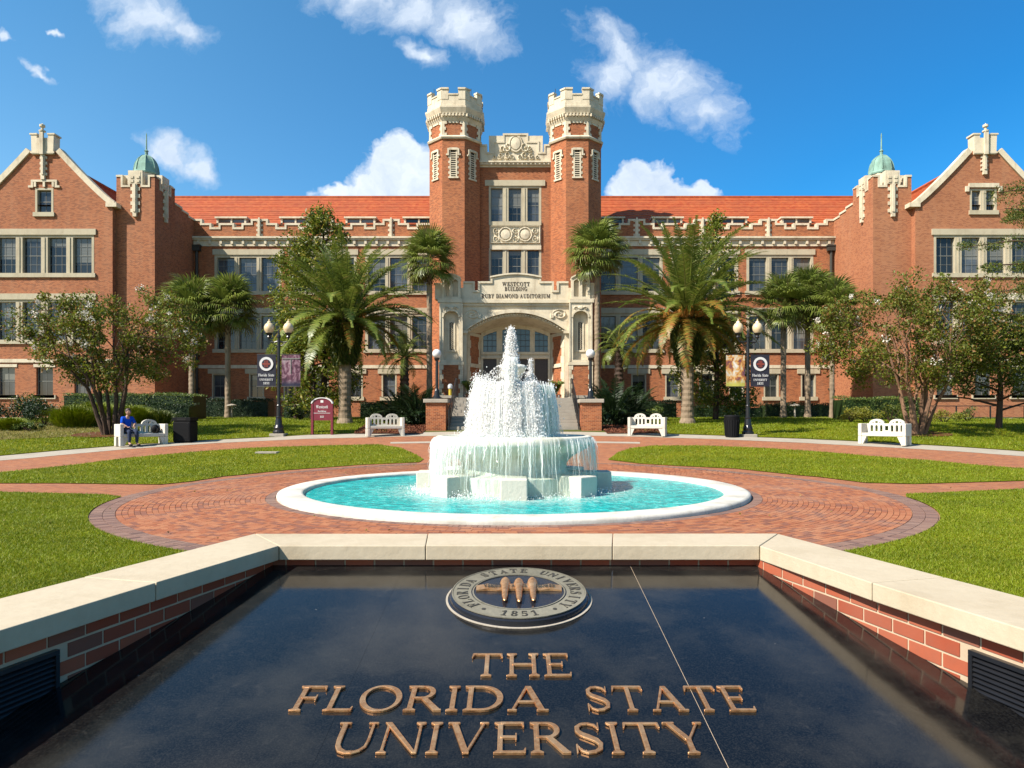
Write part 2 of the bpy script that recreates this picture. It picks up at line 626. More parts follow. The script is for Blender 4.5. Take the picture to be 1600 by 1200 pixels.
BLADE_DRY = mat_leaf('dry_grass_blade', (0.14, 0.15, 0.02), (0.26, 0.24, 0.04), (0.36, 0.27, 0.09), 0.35, 0.5, 0.3)
ORANGE = mat_leaf('date_fruit_stalk', (0.55, 0.20, 0.03), (0.70, 0.33, 0.05), None, 0.2)
FLOWER = mat_leaf('white_blossom', (0.85, 0.78, 0.66), (1.0, 0.93, 0.82), None, 0.15)
BARK = mat_stone('smooth_bark', (0.30, 0.17, 0.10), (0.10, 0.05, 0.03), 0.8)
BARKD = mat_stone('dark_bark', (0.10, 0.06, 0.04), (0.03, 0.02, 0.015), 0.8)
PALMB = mat_stone('palm_bark', (0.36, 0.27, 0.18), (0.14, 0.09, 0.055), 0.8)


def mat_ground(name, a, b, c, sc=1.0):
    m, t, out = new_mat(name)
    pos = wpos(t)
    n = t.noise(0.55 * sc, 6, 0.6, pos)
    f = t.noise(35 * sc, 4, 0.7, pos)
    col = t.mix(t.rng(f, 0.3, 0.7, 0, 1), a, b)
    col = t.mix(t.rng(n, 0.45, 0.75, 0, 0.8), col, c)
    principled(t, out, col, 0.95, 0, 0.1, f, 0.6, 0.03)
    return m


GRASSM = mat_ground('lawn_turf', (0.10, 0.115, 0.003), (0.21, 0.225, 0.004), (0.28, 0.25, 0.01))
DRYM = mat_ground('dry_turf', (0.12, 0.11, 0.02), (0.22, 0.20, 0.04), (0.26, 0.17, 0.08))
SOIL = mat_ground('mulch_soil', (0.10, 0.035, 0.02), (0.20, 0.07, 0.035), (0.13, 0.07, 0.04), 2)
EARTH = mat_ground('earth', (0.08, 0.09, 0.02), (0.14, 0.15, 0.03), (0.15, 0.12, 0.05))
PATHB = mat_brickwall('brick_path', (0.40, 0.13, 0.055), (0.50, 0.19, 0.08), (0.28, 0.10, 0.055), (0.42, 0.26, 0.16), 0.166, 0.083, 0.005, 0.3)


def mat_paver(name, c1, c2, c3):
    m, t, out = new_mat(name)
    r = rand01(t)
    pos = wpos(t)
    n = t.noise(14, 5, 0.6, pos)
    n0 = t.noise(0.5, 4, 0.6, pos)
    col = t.mix(r, c1, c2)
    r2 = t.math('FRACT', t.math('MULTIPLY', r, 13.7))
    col = t.mix(t.math('MULTIPLY', t.math('LESS_THAN', r2, 0.22), 0.8), col, c3)
    col = t.mix(t.rng(n, 0.45, 0.8, 0, 0.35), col, c3)
    col = t.mix(t.rng(n0, 0.5, 0.75, 0, 0.35), col, (0.50, 0.36, 0.26))
    principled(t, out, col, 0.8, 0, 0.3, n, 0.4, 0.004)
    return m


PAVER = mat_paver('clay_paver', (0.38, 0.12, 0.05), (0.50, 0.20, 0.09), (0.25, 0.10, 0.065))
PAVERD = mat_paver('dark_border_paver', (0.25, 0.135, 0.10), (0.32, 0.19, 0.14), (0.19, 0.11, 0.09))
WBRICK = mat_paver('facing_brick', (0.36, 0.070, 0.030), (0.47, 0.12, 0.055), (0.24, 0.10, 0.065))
MORTAR = mat_stone('pale_mortar', (0.66, 0.50, 0.34), (0.42, 0.30, 0.20), 0.6, 0.1)
SAND = mat_stone('joint_sand', (0.36, 0.22, 0.15), (0.26, 0.14, 0.09), 0.5)


def mat_granite():
    m, t, out = new_mat('polished_black_granite')
    pos = wpos(t)
    n = t.noise(160, 3, 0.7, pos)
    b = t.noise(2.2, 7, 0.65, pos)
    s = t.noise(9, 6, 0.7, pos, 1.2)
    v_ = t.node('ShaderNodeTexVoronoi', {'Vector': pos, 'Scale': 5.5}, feature='F1')
    col = t.mix(t.rng(n, 0.45, 0.75, 0, 1), (0.005, 0.005, 0.006), (0.030, 0.029, 0.027))
    col = t.mix(t.rng(b, 0.45, 0.75, 0, 0.8), col, (0.046, 0.042, 0.034))
    col = t.mix(t.rng(s, 0.58, 0.80, 0, 0.35), col, (0.09, 0.08, 0.065))
    spots = t.math('LESS_THAN', v_.outputs['Distance'], t.math('MULTIPLY', t.noise(3, 2, 0.5, pos), 0.035))
    col = t.mix(t.math('MULTIPLY', spots, 0.6), col, (0.30, 0.28, 0.24))
    principled(t, out, col, t.rng(b, 0.35, 0.75, 0.09, 0.17), 0, 0.40, n, 0.02, 0.001, Specular_Tint=(1.0, 0.82, 0.68, 1.0))
    return m


GRANITE = mat_granite()


def mat_bronze():
    m, t, out = new_mat('polished_bronze')
    pos = wpos(t)
    n = t.noise(60, 5, 0.65, pos)
    b = t.noise(8, 4, 0.6, pos)
    col = t.mix(t.rng(n, 0.35, 0.7, 0, 1), (0.84, 0.45, 0.20), (0.42, 0.18, 0.07))
    col = t.mix(t.rng(b, 0.5, 0.75, 0, 0.7), col, (1.0, 0.64, 0.33))
    principled(t, out, col, t.rng(n, 0.3, 0.7, 0.30, 0.46), 0.82, 0.5, n, 0.25, 0.002)
    return m


BRONZE = mat_bronze()
RINGM = mat_stone('cast_ring_enamel', (0.27, 0.25, 0.19), (0.10, 0.09, 0.06), 0.8)
SEALBLK = mat_plain('black_seal_enamel', (0.018, 0.018, 0.022), 0.25, 0, 0.6)


def mat_water():
    m, t, out = new_mat('turquoise_pool_water')
    pos = wpos(t)
    rip = t.noise(4.5, 6, 0.62, pos, 0.6)
    fine = t.noise(17, 5, 0.6, pos, 1.0)
    mp = t.node('ShaderNodeVectorMath', {0: pos, 1: (0, -14, 0)}, operation='ADD')
    ln = t.node('ShaderNodeVectorMath', {0: t.node('ShaderNodeVectorMath', {0: mp.outputs[0], 1: (1, 1, 0)}, operation='MULTIPLY').outputs[0]}, operation='LENGTH').outputs['Value']
    # churned bubbles round the plinth where the water lands
    foam = t.math('ADD', t.rng(ln, 1.7, 3.0, 0.30, -0.25), t.rng(fine, 0.35, 0.72, -0.15, 0.55))
    foam2 = t.rng(t.math('MULTIPLY', fine, rip), 0.27, 0.36, 0.0, 0.55)
    col = t.mix(t.rng(rip, 0.35, 0.65, 0, 1), (0.0, 0.31, 0.32), (0.0, 0.62, 0.58))
    col = t.mix(foam2, col, (0.25, 0.92, 0.86))
    cl = t.math('MULTIPLY', t.math('MAXIMUM', foam, 0.0), 1.5, clamp=True)
    col = t.mix(cl, col, (0.68, 0.80, 0.72))
    h = t.math('ADD', rip, t.math('MULTIPLY', fine, 0.4))
    principled(t, out, col, 0.2, 0, 0.10, h, 0.8, 0.06)
    return m


WATER = mat_water()


def mat_spray(name, col, alpha):
    m, t, out = new_mat(name)
    d = t.node('ShaderNodeBsdfDiffuse', {'Color': (*col, 1)})
    tr = t.node('ShaderNodeBsdfTranslucent', {'Color': (*col, 1)})
    gl = t.node('ShaderNodeBsdfGlossy', {'Color': (1, 1, 1, 1), 'Roughness': 0.25})
    a = t.node('ShaderNodeMixShader', {0: 0.35, 1: d.outputs[0], 2: tr.outputs[0]})
    b = t.node('ShaderNodeMixShader', {0: 0.10, 1: a.outputs[0], 2: gl.outputs[0]})
    tp = t.node('ShaderNodeBsdfTransparent')
    c = t.node('ShaderNodeMixShader', {0: alpha, 1: tp.outputs[0], 2: b.outputs[0]})
    t.l.new(c.outputs[0], out.inputs['Surface'])
    return m


SPRAY = mat_spray('white_falling_water', (0.90, 0.89, 0.86), 0.52)
DROP = mat_spray('water_drops', (0.90, 0.89, 0.87), 0.75)


def mat_sheet(name, col, lo, hi):
    m, t, out = new_mat(name)
    pos = wpos(t)
    c0 = t.node('ShaderNodeVectorMath', {0: pos, 1: (0, -14, 0)}, operation='ADD').outputs[0]
    sp = t.node('ShaderNodeSeparateXYZ', {0: c0})
    an = t.math('ARCTAN2', sp.outputs[1], sp.outputs[0])
    cv = t.node('ShaderNodeCombineXYZ', {0: t.math('MULTIPLY', an, 9.0), 1: t.math('MULTIPLY', sp.outputs[2], 0.9), 2: 0}).outputs[0]
    n = t.noise(3.0, 8, 0.7, cv)
    al = t.rng(n, 0.38, 0.66, lo, hi)
    p = t.node('ShaderNodeBsdfPrincipled', {'Base Color': (*col, 1), 'Roughness': 0.12, 'Specular IOR Level': 0.5})
    bp = t.node('ShaderNodeBump', {'Strength': 0.6, 'Distance': 0.05, 'Height': n})
    t.l.new(bp.outputs[0], p.inputs['Normal'])
    tl = t.node('ShaderNodeBsdfTranslucent', {'Color': (*col, 1)})
    mm = t.node('ShaderNodeMixShader', {0: 0.4, 1: p.outputs[0], 2: tl.outputs[0]})
    tp = t.node('ShaderNodeBsdfTransparent', {'Color': (0.93, 1, 0.99, 1)})
    c = t.node('ShaderNodeMixShader', {0: al, 1: tp.outputs[0], 2: mm.outputs[0]})
    t.l.new(c.outputs[0], out.inputs['Surface'])
    return m


SHEET = mat_sheet('thin_water_sheet', (0.36, 0.60, 0.56), 0.25, 0.75)
SHEETL = mat_sheet('torn_water_curtain', (0.62, 0.68, 0.62), 0.0, 0.26)
AMBER = mat_plain('amber_lamp_glass', (0.85, 0.66, 0.40), 0.3, 0, 0.5, 0.1)
WHITEG = mat_plain('white_lamp_glass', (0.85, 0.85, 0.83), 0.25, 0, 0.5, 0.03)
MAROON = mat_plain('maroon_paint', (0.20, 0.018, 0.035), 0.45)
WHITEP = mat_plain('white_paint', (0.80, 0.78, 0.74), 0.5, 0, 0.4, 0.05)
NAVY = mat_plain('dark_banner_cloth', (0.016, 0.018, 0.035), 0.8)
LETTERW = mat_plain('white_print', (0.78, 0.77, 0.75), 0.7, 0, 0.3, 0.03)
CARVED = mat_plain('carved_lettering', (0.10, 0.07, 0.045), 0.8)
SKIN = mat_plain('skin', (0.50, 0.28, 0.19), 0.55, 0, 0.4, 0.05)
HAIR = mat_plain('brown_hair', (0.06, 0.03, 0.02), 0.6)
BLUEC = mat_plain('blue_cloth', (0.01, 0.09, 0.60), 0.9, 0, 0.1)
DENIM = mat_plain('dark_denim', (0.02, 0.035, 0.08), 0.85)
TERRA = mat_plain('terracotta', (0.36, 0.14, 0.07), 0.8)
YELP = mat_plain('yellow_paint', (0.70, 0.50, 0.05), 0.5)
SIGNG = mat_plain('seal_red', (0.28, 0.05, 0.03), 0.7)

# ------------------------------------------------------------------ the ground and its pavings
FX, FY = 0.0, 14.0                                     # centre of the fountain
KNOTS = [d for d in KD if -50 < d < 100]


def drape(name, pts, dz, mat, kind='structure', label=None):
    """a sheet with that outline (x, y) lying on the ground, dz above it"""
    bm = bmesh.new()
    vs = [bm.verts.new((p[0], p[1], 0)) for p in pts]
    f = bm.faces.new(vs)
    bm.normal_update()
    if f.normal.z < 0:
        f.normal_flip()
    bmesh.ops.triangulate(bm, faces=bm.faces[:])
    for k in KNOTS:
        bmesh.ops.bisect_plane(bm, geom=bm.verts[:] + bm.edges[:] + bm.faces[:], plane_co=(0, k, 0), plane_no=(0, 1, 0))
    for q in bm.verts:
        q.co.z = gz(q.co.y) + dz
    M = MB()
    bm.verts.index_update()
    M.v = [tuple(q.co) for q in bm.verts]
    M.f = [tuple(q.index for q in fc.verts) for fc in bm.faces]
    bm.free()
    o = M.build(name, mat)
    o['kind'] = kind
    return o


def hits(lst):
    return [hit(*p) for p in lst]


drape('ground', [(-400, -60), (400, -60), (400, 400), (-400, 400)], 0.0, EARTH)

# curved brick walk round the lawn, its pale kerb band, and the lawn islands
outer = [(-60, 720), (0, 713), (100, 704), (200, 696), (330, 688), (480, 680), (600, 677), (700, 675), (905, 675), (1000, 677), (1120, 681), (1250, 686), (1400, 693),
         (1500, 699), (1600, 706), (1660, 712)]
inner = [(-60, 727), (0, 720), (100, 711), (200, 702), (330, 693), (480, 686), (620, 682.5), (700, 681), (905, 681), (1000, 682.5), (1120, 686.5), (1250, 692), (1400, 700),
         (1500, 706), (1600, 713.5), (1660, 720)]
pav = hits(outer) + [(22, 4.6), (-22, 4.6)]
drape('brick_walk', pav, 0.004, PATHB)
band = drape('concrete_band', hits(outer) + hits(inner[::-1]), 0.010, CONCRETE)
band2 = drape('pale_paving_line', hits([(610, 691), (700, 689.5), (905, 689.5), (1000, 691)]) + hits([(1000, 693.5), (905, 692), (700, 692), (610, 693.5)]), 0.009, CONCRETE)

isl_l = [(-60, 746), (0, 739), (100, 729), (200, 716), (300, 707), (400, 700), (500, 697), (590, 695), (625, 700), (650, 711), (662, 718), (655, 723), (560, 727), (450, 735),
         (350, 745), (300, 753), (250, 758), (100, 756), (0, 756), (-60, 756)]
isl_r = [(950, 719), (965, 708), (985, 701), (1020, 697), (1100, 697), (1200, 701), (1300, 708), (1450, 720), (1600, 733), (1660, 739), (1660, 748), (1600, 752), (1430, 757),
         (1350, 755), (1280, 746), (1150, 733), (1000, 725)]


def ring_pts(r, a0, a1, n=24):
    return [(FX + r * math.sin(R(a0 + (a1 - a0) * i / n)), FY - r * math.cos(R(a0 + (a1 - a0) * i / n))) for i in range(n + 1)]


# near lawns hug the brick circle; angles measured from the side facing the camera
tipL, tipR = hit(190, 777), hit(1415, 773)
RO = 7.30


def near_lawn(s):
    tip = tipL if s < 0 else tipR
    row = hits([(160, 774), (0, 770), (-60, 770)]) if s < 0 else hits([(1450, 772), (1600, 765), (1660, 762)])
    a_tip = math.degrees(math.atan2(tip[0] * s, FY - tip[1]))
    arc = [(s * RO * math.sin(R(a)), FY - RO * math.cos(R(a))) for a in np.linspace(a_tip - 4, 8, 40)]
    return [tip] + arc + [(s * 1.2, 4.4), (s * 1.62, 4.15), (s * 2.05, 2.6), (s * 2.4, 1.2), (s * 2.6, -3), (s * 14, -3), (s * 16, 5)] + row[::-1]


lawn_near_l, lawn_near_r = near_lawn(-1), near_lawn(1)
drape('lawn', lawn_near_l, 0.02, GRASSM)
drape('lawn', lawn_near_r, 0.02, GRASSM)
drape('lawn', hits(isl_l), 0.02, GRASSM)
drape('lawn', hits(isl_r), 0.02, GRASSM)
# lawns between the walk and the building
off_out = lambda p: (p[0], p[1] - 0.5)
lawn_bl = hits([(-60, 719), (0, 712), (100, 703), (200, 695), (330, 687), (480, 679.5), (600, 676)]) + [(-4.6, 30.5), (-5.5, 33), (-7, 45), (-12, 45.5), (-24, 45.5), (-24, 43), (-45, 43), (-45, 26)]
lawn_br = [(4.6, 30.5)] + hits([(1000, 676), (1120, 680), (1250, 685), (1400, 692), (1500, 698), (1600, 705), (1660, 711)]) + [(45, 26), (45, 43), (24, 43), (24, 45.5), (12, 45.5), (7, 45), (5.5, 33)]
drape('lawn', lawn_bl, 0.016, GRASSM)
drape('lawn', lawn_br, 0.016, GRASSM)
bed_l = [(-17.5, 33.5), (-17, 29.2), (-22, 26.6), (-28, 25), (-40, 25), (-40, 36), (-30, 37), (-22, 36)]
drape('dry_lawn', bed_l, 0.030, DRYM)
drape('mulch_bed', [(-6.8, 29.6), (-3.9, 29.6), (-3.9, 34.5), (-7.2, 34.5)], 0.034, SOIL)
drape('mulch_bed', [(3.95, 29.6), (6.6, 29.8), (6.6, 34.5), (3.95, 34.5)], 0.034, SOIL)
drape('side_path', hits([(-60, 653.6), (640, 652.6)]) + [(-7, 42.6), (-60, 42.6)][:0] + hits([(640, 651.9), (-60, 652.7)]), 0.036, CONCRETE)
drape('side_path', hits([(980, 652.6), (1660, 655.6), (1660, 654.3), (980, 651.9)]), 0.036, CONCRETE)
drape('mulch_ring', [(17.2 + 1.3 * math.cos(a), 29.6 + 1.0 * math.sin(a)) for a in np.linspace(0, 2 * PI, 20)[:-1]], 0.045, SOIL)
drape('mulch_ring', [(-17.0 + 1.5 * math.cos(a), 29.3 + 1.0 * math.sin(a)) for a in np.linspace(0, 2 * PI, 20)[:-1]], 0.045, SOIL)
# a flat irrigation cover in the left lawn island
cv = hit(418, 709)
cover = MB().box(cv[0] - .35, cv[0] + .35, cv[1] - .18, cv[1] + .18, gz(cv[1]) + .02, gz(cv[1]) + .07).build('utility_cover', CONCRETE)
tag(cover, 'flat pale concrete utility cover set in the left lawn island', 'utility cover')

# ---- circle of laid clay pavers: joint bed, then the bricks themselves
ringbed = thing('brick_circle', None, None)
ringbed['kind'] = 'structure'
o = MB().lathe([(4.40, 0.006), (RO, 0.006)], 96, (FX, FY)).build('joint_bed', SAND, ringbed)
BR_L, BR_W, GAP = 0.160, 0.076, 0.007
singles, rest, rest_d = [], MB(), MB()


def ring_row(r, length, width, dark):
    n = max(8, int(2 * PI * r / (length + GAP)))
    ph = rng.random() * 6
    for i in range(n):
        a = 2 * PI * i / n + ph
        x, y = FX + r * math.sin(a), FY - r * math.cos(a)
        if y > 20.6 or y < 4.6:
            continue
        yield x, y, a, (2 * PI * r / n) - GAP


def brick_box(M, x, y, a, l, w_, z0, z1):
    s = len(M.v)
    M.add([(-l / 2, -w_ / 2, z1), (l / 2, -w_ / 2, z1), (l / 2, w_ / 2, z1), (-l / 2, w_ / 2, z1), (-l / 2, -w_ / 2, z0), (l / 2, -w_ / 2, z0), (l / 2, w_ / 2, z0), (-l / 2, w_ / 2, z0)],
          [(0, 1, 2, 3), (0, 4, 5, 1), (1, 5, 6, 2), (2, 6, 7, 3), (3, 7, 4, 0)])
    tilt = Matrix.Rotation((rng.random() - .5) * .02, 4, 'X') @ Matrix.Rotation((rng.random() - .5) * .015, 4, 'Y')
    M.xf(Matrix.Translation((x, y, (rng.random() - .5) * .003)) @ Matrix.Rotation(a, 4, 'Z') @ tilt, s)


rows = []
r = 4.745
while r < 6.91:
    rows.append((r, BR_L, BR_W, False))
    r += BR_W + GAP
for rr in (4.62, 4.83 - .02):
    pass
for q in (4.62, 7.032, 7.199):
    rows.append((q, BR_W, BR_L, True))
cands = []
for (r, l, wd, dk) in rows:
    for (x, y, a, ll) in ring_row(r, l, wd, dk):
        zz = gz(y)
        px = CX + F * x / y
        py = HY + F * (EYE - zz) / y
        vis = -20 < px < 1620 and py < (833 if 400 < px < 1213 else 833 + (400 - px) * .255 if px <= 400 else 833 + (px - 1213) * .243)
        cands.append((y if vis else 99 + y, x, y, a, ll, wd, dk, zz))
cands.sort(key=lambda c: c[0])
bmesh_brick = MB()
bmesh_brick.add([(-.5, -.5, 1), (.5, -.5, 1), (.5, .5, 1), (-.5, .5, 1), (-.5, -.5, 0), (.5, -.5, 0), (.5, .5, 0), (-.5, .5, 0)],
                [(0, 1, 2, 3), (0, 4, 5, 1), (1, 5, 6, 2), (2, 6, 7, 3), (3, 7, 4, 0)])
pm = {False: bmesh_brick.mesh('brick', PAVER), True: bmesh_brick.mesh('brick', PAVERD)}
for k, (_, x, y, a, ll, wd, dk, zz) in enumerate(cands):
    if k < 290:
        o = link('brick', pm[dk], None, ringbed, (x, y, zz + 0.004), (0, 0, a), (ll, wd, 0.012 + rng.random() * .003))
    else:
        brick_box(rest_d if dk else rest, x, y, a, ll, wd, zz + .004, zz + .017)
rest.build('brick_field', PAVER, ringbed, kind='stuff')
rest_d.build('brick_border', PAVERD, ringbed, kind='stuff')

# ------------------------------------------------------------------ the building
B = thing('university_building', 'long red brick university building with twin battlemented towers and a stone entrance', 'building', (0, 51, 1.42))
DM = 53.0                      # main front plane


def part(M, name, mat, parent=None, **k):
    return M.build(name, mat, parent or B, **k)


def wall_holes(M, x0, x1, z0, z1, y, holes, depth=0.28, flip=1):
    """wall face at y (seen from -y) with rectangular openings and their reveals"""
    xs = sorted({x0, x1, *[h[0] for h in holes], *[h[1] for h in holes]})
    zs = sorted({z0, z1, *[h[2] for h in holes], *[h[3] for h in holes]})
    xs = [q for q in xs if x0 <= q <= x1]
    zs = [q for q in zs if z0 <= q <= z1]
    for i in range(len(xs) - 1):
        for j in range(len(zs) - 1):
            cx_, cz_ = (xs[i] + xs[i + 1]) / 2, (zs[j] + zs[j + 1]) / 2
            if any(h[0] < cx_ < h[1] and h[2] < cz_ < h[3] for h in holes):
                continue
            M.add([(xs[i], y, zs[j]), (xs[i + 1], y, zs[j]), (xs[i + 1], y, zs[j + 1]), (xs[i], y, zs[j + 1])], [(0, 1, 2, 3)])
    for (a, b, c, d) in holes:
        M.add([(a, y, c), (b, y, c), (b, y, d), (a, y, d), (a, y + depth, c), (b, y + depth, c), (b, y + depth, d), (a, y + depth, d)],
              [(0, 4, 5, 1), (1, 5, 6, 2), (2, 6, 7, 3), (3, 7, 4, 0)])


def window(y, lights, z0, z1, name='window', frame=0.11, grid=(3, 4), sill=True, lintel=None, rec=0.20, proud=0.05, stone=True, glass=None, sillpad=.12):
    """a group of lights [(x0, x1), ...] between stone mullions; panes and glazing bars are sub-parts. Returns the wall opening."""
    xa, xb = lights[0][0] - frame, lights[-1][1] + frame
    M = MB()
    if stone:
        M.box(xa, lights[0][0], y - .012, y + rec + .05, z0, z1 + frame)
        M.box(lights[-1][1], xb, y - .012, y + rec + .05, z0, z1 + frame)
        for (a, b), (c, d) in zip(lights, lights[1:]):
            M.box(b, c, y - .03, y + rec + .05, z0, z1 + .001)
            M.box((b + c) / 2 - .05, (b + c) / 2 + .05, y - .07, y - .031, z0, z1)
        M.box(lights[0][0], lights[-1][1], y - .010, y + rec + .05, z1 + .002, z1 + frame)
    if sill:
        M.box(xa - sillpad, xb + sillpad, y - .11, y + rec + .06, z0 - .28, z0 - .001)
    if lintel:
        M.box(xa - lintel[0], xb + lintel[0], y - .09, y + .1, z1 + frame + .002, z1 + frame + lintel[1])
    wdw = part(M, name, WSTONE)
    for (a, b) in lights:
        P = MB().box(a, b, y + rec, y + rec + .04, z0, z1)
        p_ = P.build('pane', glass or GLASS, wdw)
        G = MB()
        t_ = .022
        G.box(a, a + .05, y + rec - .03, y + rec - .002, z0, z1)
        G.box(b - .05, b, y + rec - .03, y + rec - .002, z0, z1)
        for i in range(1, grid[0]):
            xx = a + (b - a) * i / grid[0]
            G.box(xx - t_ / 2, xx + t_ / 2, y + rec - .020, y + rec - .003, z0, z1)
        for j in range(1, grid[1]):
            zz = z0 + (z1 - z0) * j / grid[1]
            q = .045 if j * 2 == grid[1] else t_
            G.box(a + .05, b - .05, y + rec - .026, y + rec - .004, zz - q / 2, zz + q / 2)
        G.build('glazing_bars', FRAME, wdw)
    return (xa if stone else lights[0][0], xb if stone else lights[-1][1], z0, z1 + (frame if stone else 0))


# ---- main ranges left and right of the towers
holes = {-1: [], 1: []}
for s in (-1, 1):
    for cx_ in (388.5, 506, 624):
        ls = []
        for k in (-1, 0, 1):
            c = s * (X(1606 - cx_, DM) - X(803, DM) + 0) if False else None
        mid = X(1606 - cx_, DM) + .05
        w3 = 1.32
        for k in (-1, 0, 1):
            c = mid + k * 1.68
            ls.append((c - w3 / 2, c + w3 / 2))
        ls = sorted((s * a, s * b) if s > 0 else (-b, -a) for a, b in ls)
        holes[s].append(window(DM, ls, Z(455, DM), Z(402.5, DM), lintel=(.12, .42), frame=.2))
        holes[s].append(window(DM, ls, Z(545.5, DM), Z(494, DM), lintel=(.12, .42), frame=.2))
    for cx_ in (344, 402, 456, 503, 556, 609):
        c = s * (X(1606 - cx_, DM) + .05)
        holes[s].append(window(DM, [(c - .47, c + .47)], Z(620, DM), Z(586, DM), lintel=(.28, .36), frame=.1, grid=(2, 2)))

XE = 26.9          # inner face of the wings
XT = 24.3          # inner face of the turrets
M = MB()
zb, zt = 0.4, Z(373, DM)
for s in (-1, 1):
    a, b = (-XT - 1, -6.0) if s < 0 else (6.0, XT + 1)
    wall_holes(M, a, b, zb, zt, DM, holes[s])
M.box(-XT - 2.5, -2.2, DM + .5, 66, zb, Z(350, DM))
M.box(2.2, XT + 2.5, DM + .5, 66, zb, Z(350, DM))
part(M, 'main_wall', BRICK)

# bands, cornice
M = MB()
for s in (-1, 1):
    a, b = (-XT, -6.0) if s < 0 else (6.0, XT)
    M.box(a, b, DM - .07, DM + .02, Z(575.5, DM), Z(570.5, DM))
    M.box(a, b, DM - .05, DM + .02, Z(552, DM) - .02 - .0, Z(549, DM)) if False else None
    M.box(a, b, DM - .34, DM + .30, Z(373.5, DM), Z(370.8, DM))
    M.box(a, b, DM - .26, DM + .02, Z(376, DM), Z(373.5, DM) - .002)
    M.box(a, b, DM - .10, DM + .02, Z(385, DM), Z(376, DM) - .002)
part(M, 'cornice', STONE)
for s in (-1, 1):
    a, b = (-XT, -6.6) if s < 0 else (6.6, XT)
    n = int((b - a) / .82)
    for i in range(n):
        x_ = a + (b - a) * (i + .5) / n
        part(MB().box(x_ - .09, x_ + .09, DM - .22, DM - .102, Z(382, DM), Z(376.2, DM)), 'cornice_bracket', STONE)


def stepped(M, prof, y0, y1, t, proud):
    """stone coping following a stepped outline [(x, z), ...] of horizontal and vertical runs"""
    n = len(prof)
    for i in range(n - 1):
        (xa, za), (xb, zb_) = prof[i], prof[i + 1]
        if abs(za - zb_) < 1e-6:
            l = t * .5
            # extend over the exposed ends
            e0 = t * .5 if i > 0 and prof[i - 1][1] < za else (-t * .5 if i > 0 else 0)
            e1 = t * .5 if i < n - 2 and prof[i + 2][1] < za else (-t * .5 if i < n - 2 else 0)
            M.box(min(xa, xb) - e0, max(xa, xb) + e1, y0 - proud, y1 + proud, za - t * .5, za + t * .5)
        else:
            lo, hi = min(za, zb_), max(za, zb_)
            M.box(xa - t * .5, xa + t * .5, y0 - proud * .96, y1 + proud * .96, lo - t * .5, hi - t * .5 - .001)


zH, zM_, zL = Z(344.0, DM), Z(350.5, DM), Z(357.0, DM)
for s in (-1, 1):
    PW, PC, PS = MB(), MB(), MB()
    x_in, x_out = 6.2, XT
    prof = []
    pil0 = (X(1606 - 405.7, DM))
    # one period = 5.0 m, pilasters at pil0 - 5k
    pts = [(-2.5, zM_), (-1.98, zM_), (-1.98, zL), (-1.28, zL), (-1.28, zM_), (-.574, zM_), (-.574, zH), (.574, zH), (.574, zM_), (1.28, zM_), (1.28, zL), (1.98, zL), (1.98, zM_), (2.5, zM_)]
    k = 0
    full = []
    for k in range(-3, 2):
        c = pil0 + 5.0 * k
        for p in pts:
            full.append((c + p[0], p[1]))
    # clip to the range
    clip = []
    for i in range(len(full) - 1):
        (xa, za), (xb, zb_) = full[i], full[i + 1]
        if xb < x_in or xa > x_out: continue
        xa2, xb2 = max(xa, x_in), min(xb, x_out)
        if abs(xa - xb) < 1e-6 and x_in < xa < x_out:
            clip += [(xa, za), (xb, zb_)]
        elif xb2 > xa2:
            clip += [(xa2, za), (xb2, zb_)]
    seq = []
    for p in clip:
        if not seq or (abs(p[0] - seq[-1][0]) > 1e-6 or abs(p[1] - seq[-1][1]) > 1e-6):
            # drop collinear middle points
            if len(seq) > 1 and abs(seq[-1][1] - p[1]) < 1e-6 and abs(seq[-2][1] - p[1]) < 1e-6:
                seq[-1] = p
            else:
                seq.append(p)
    seq = [(s * p[0], p[1]) for p in seq]
    if s < 0: seq = seq[::-1]
    zc = Z(371, DM)
    poly = [(seq[0][0], zc)] + [(seq[-1][0], zc)] + seq[::-1]
    PW.plate(poly, [], DM - .02, DM + .28)
    part(PW, 'parapet_wall', BRICK)
    stepped(PC, seq, DM - .02, DM + .28, .15, .06)
    for k in range(-3, 2):
        c = s * (pil0 + 5.0 * k)
        if abs(c) < x_in + .3 or abs(c) > x_out - .3: continue
        for hgt, wd in ((0.0, .13),):
            PC.box(c - .12, c + .12, DM - .12, DM - .022, zc, zH - .08)
            for q in range(4):
                zz = zc + .1 + q * .36
                PC.box(c - .24, c + .24, DM - .055, DM - .0225, zz, zz + .17)
            PC.box(c - .06, c + .06, DM - .17, DM - .121, zc - .15, zH + .16)
    part(PC, 'parapet_coping', STONE)

# ---- main roof with clay tile courses
zE, zR, yE, yR = Z(352, 54.3), Z(309, 60.5), 54.0, 60.5
M = MB()
nC = 14
for s in (-1, 1):
    a, b = (-XE - 4.8, -2.0) if s < 0 else (2.0, XE + 4.8)
    for i in range(nC):
        t0, t1 = i / nC, (i + 1) / nC
        y0, y1 = yE + (yR - yE) * t0, yE + (yR - yE) * t1
        z0, z1 = zE + (zR - zE) * t0, zE + (zR - zE) * t1
        lift = .085 if i % 2 == 0 else .05
        M.add([(a, y0, z0 - .02), (b, y0, z0 - .02), (b, y0, z0 + lift), (a, y0, z0 + lift), (b, y1, z1 + .01), (a, y1, z1 + .01)],
              [(0, 1, 2, 3), (3, 2, 4, 5)])
    M.add([(a, yR, zR + .06), (b, yR, zR + .06), (b, yR + 6.2, zE), (a, yR + 6.2, zE)], [(0, 1, 2, 3)])
    M.box(a, b, yR - .12, yR + .12, zR - .02, zR + .13)
part(M, 'main_roof', TILE, kind=None)
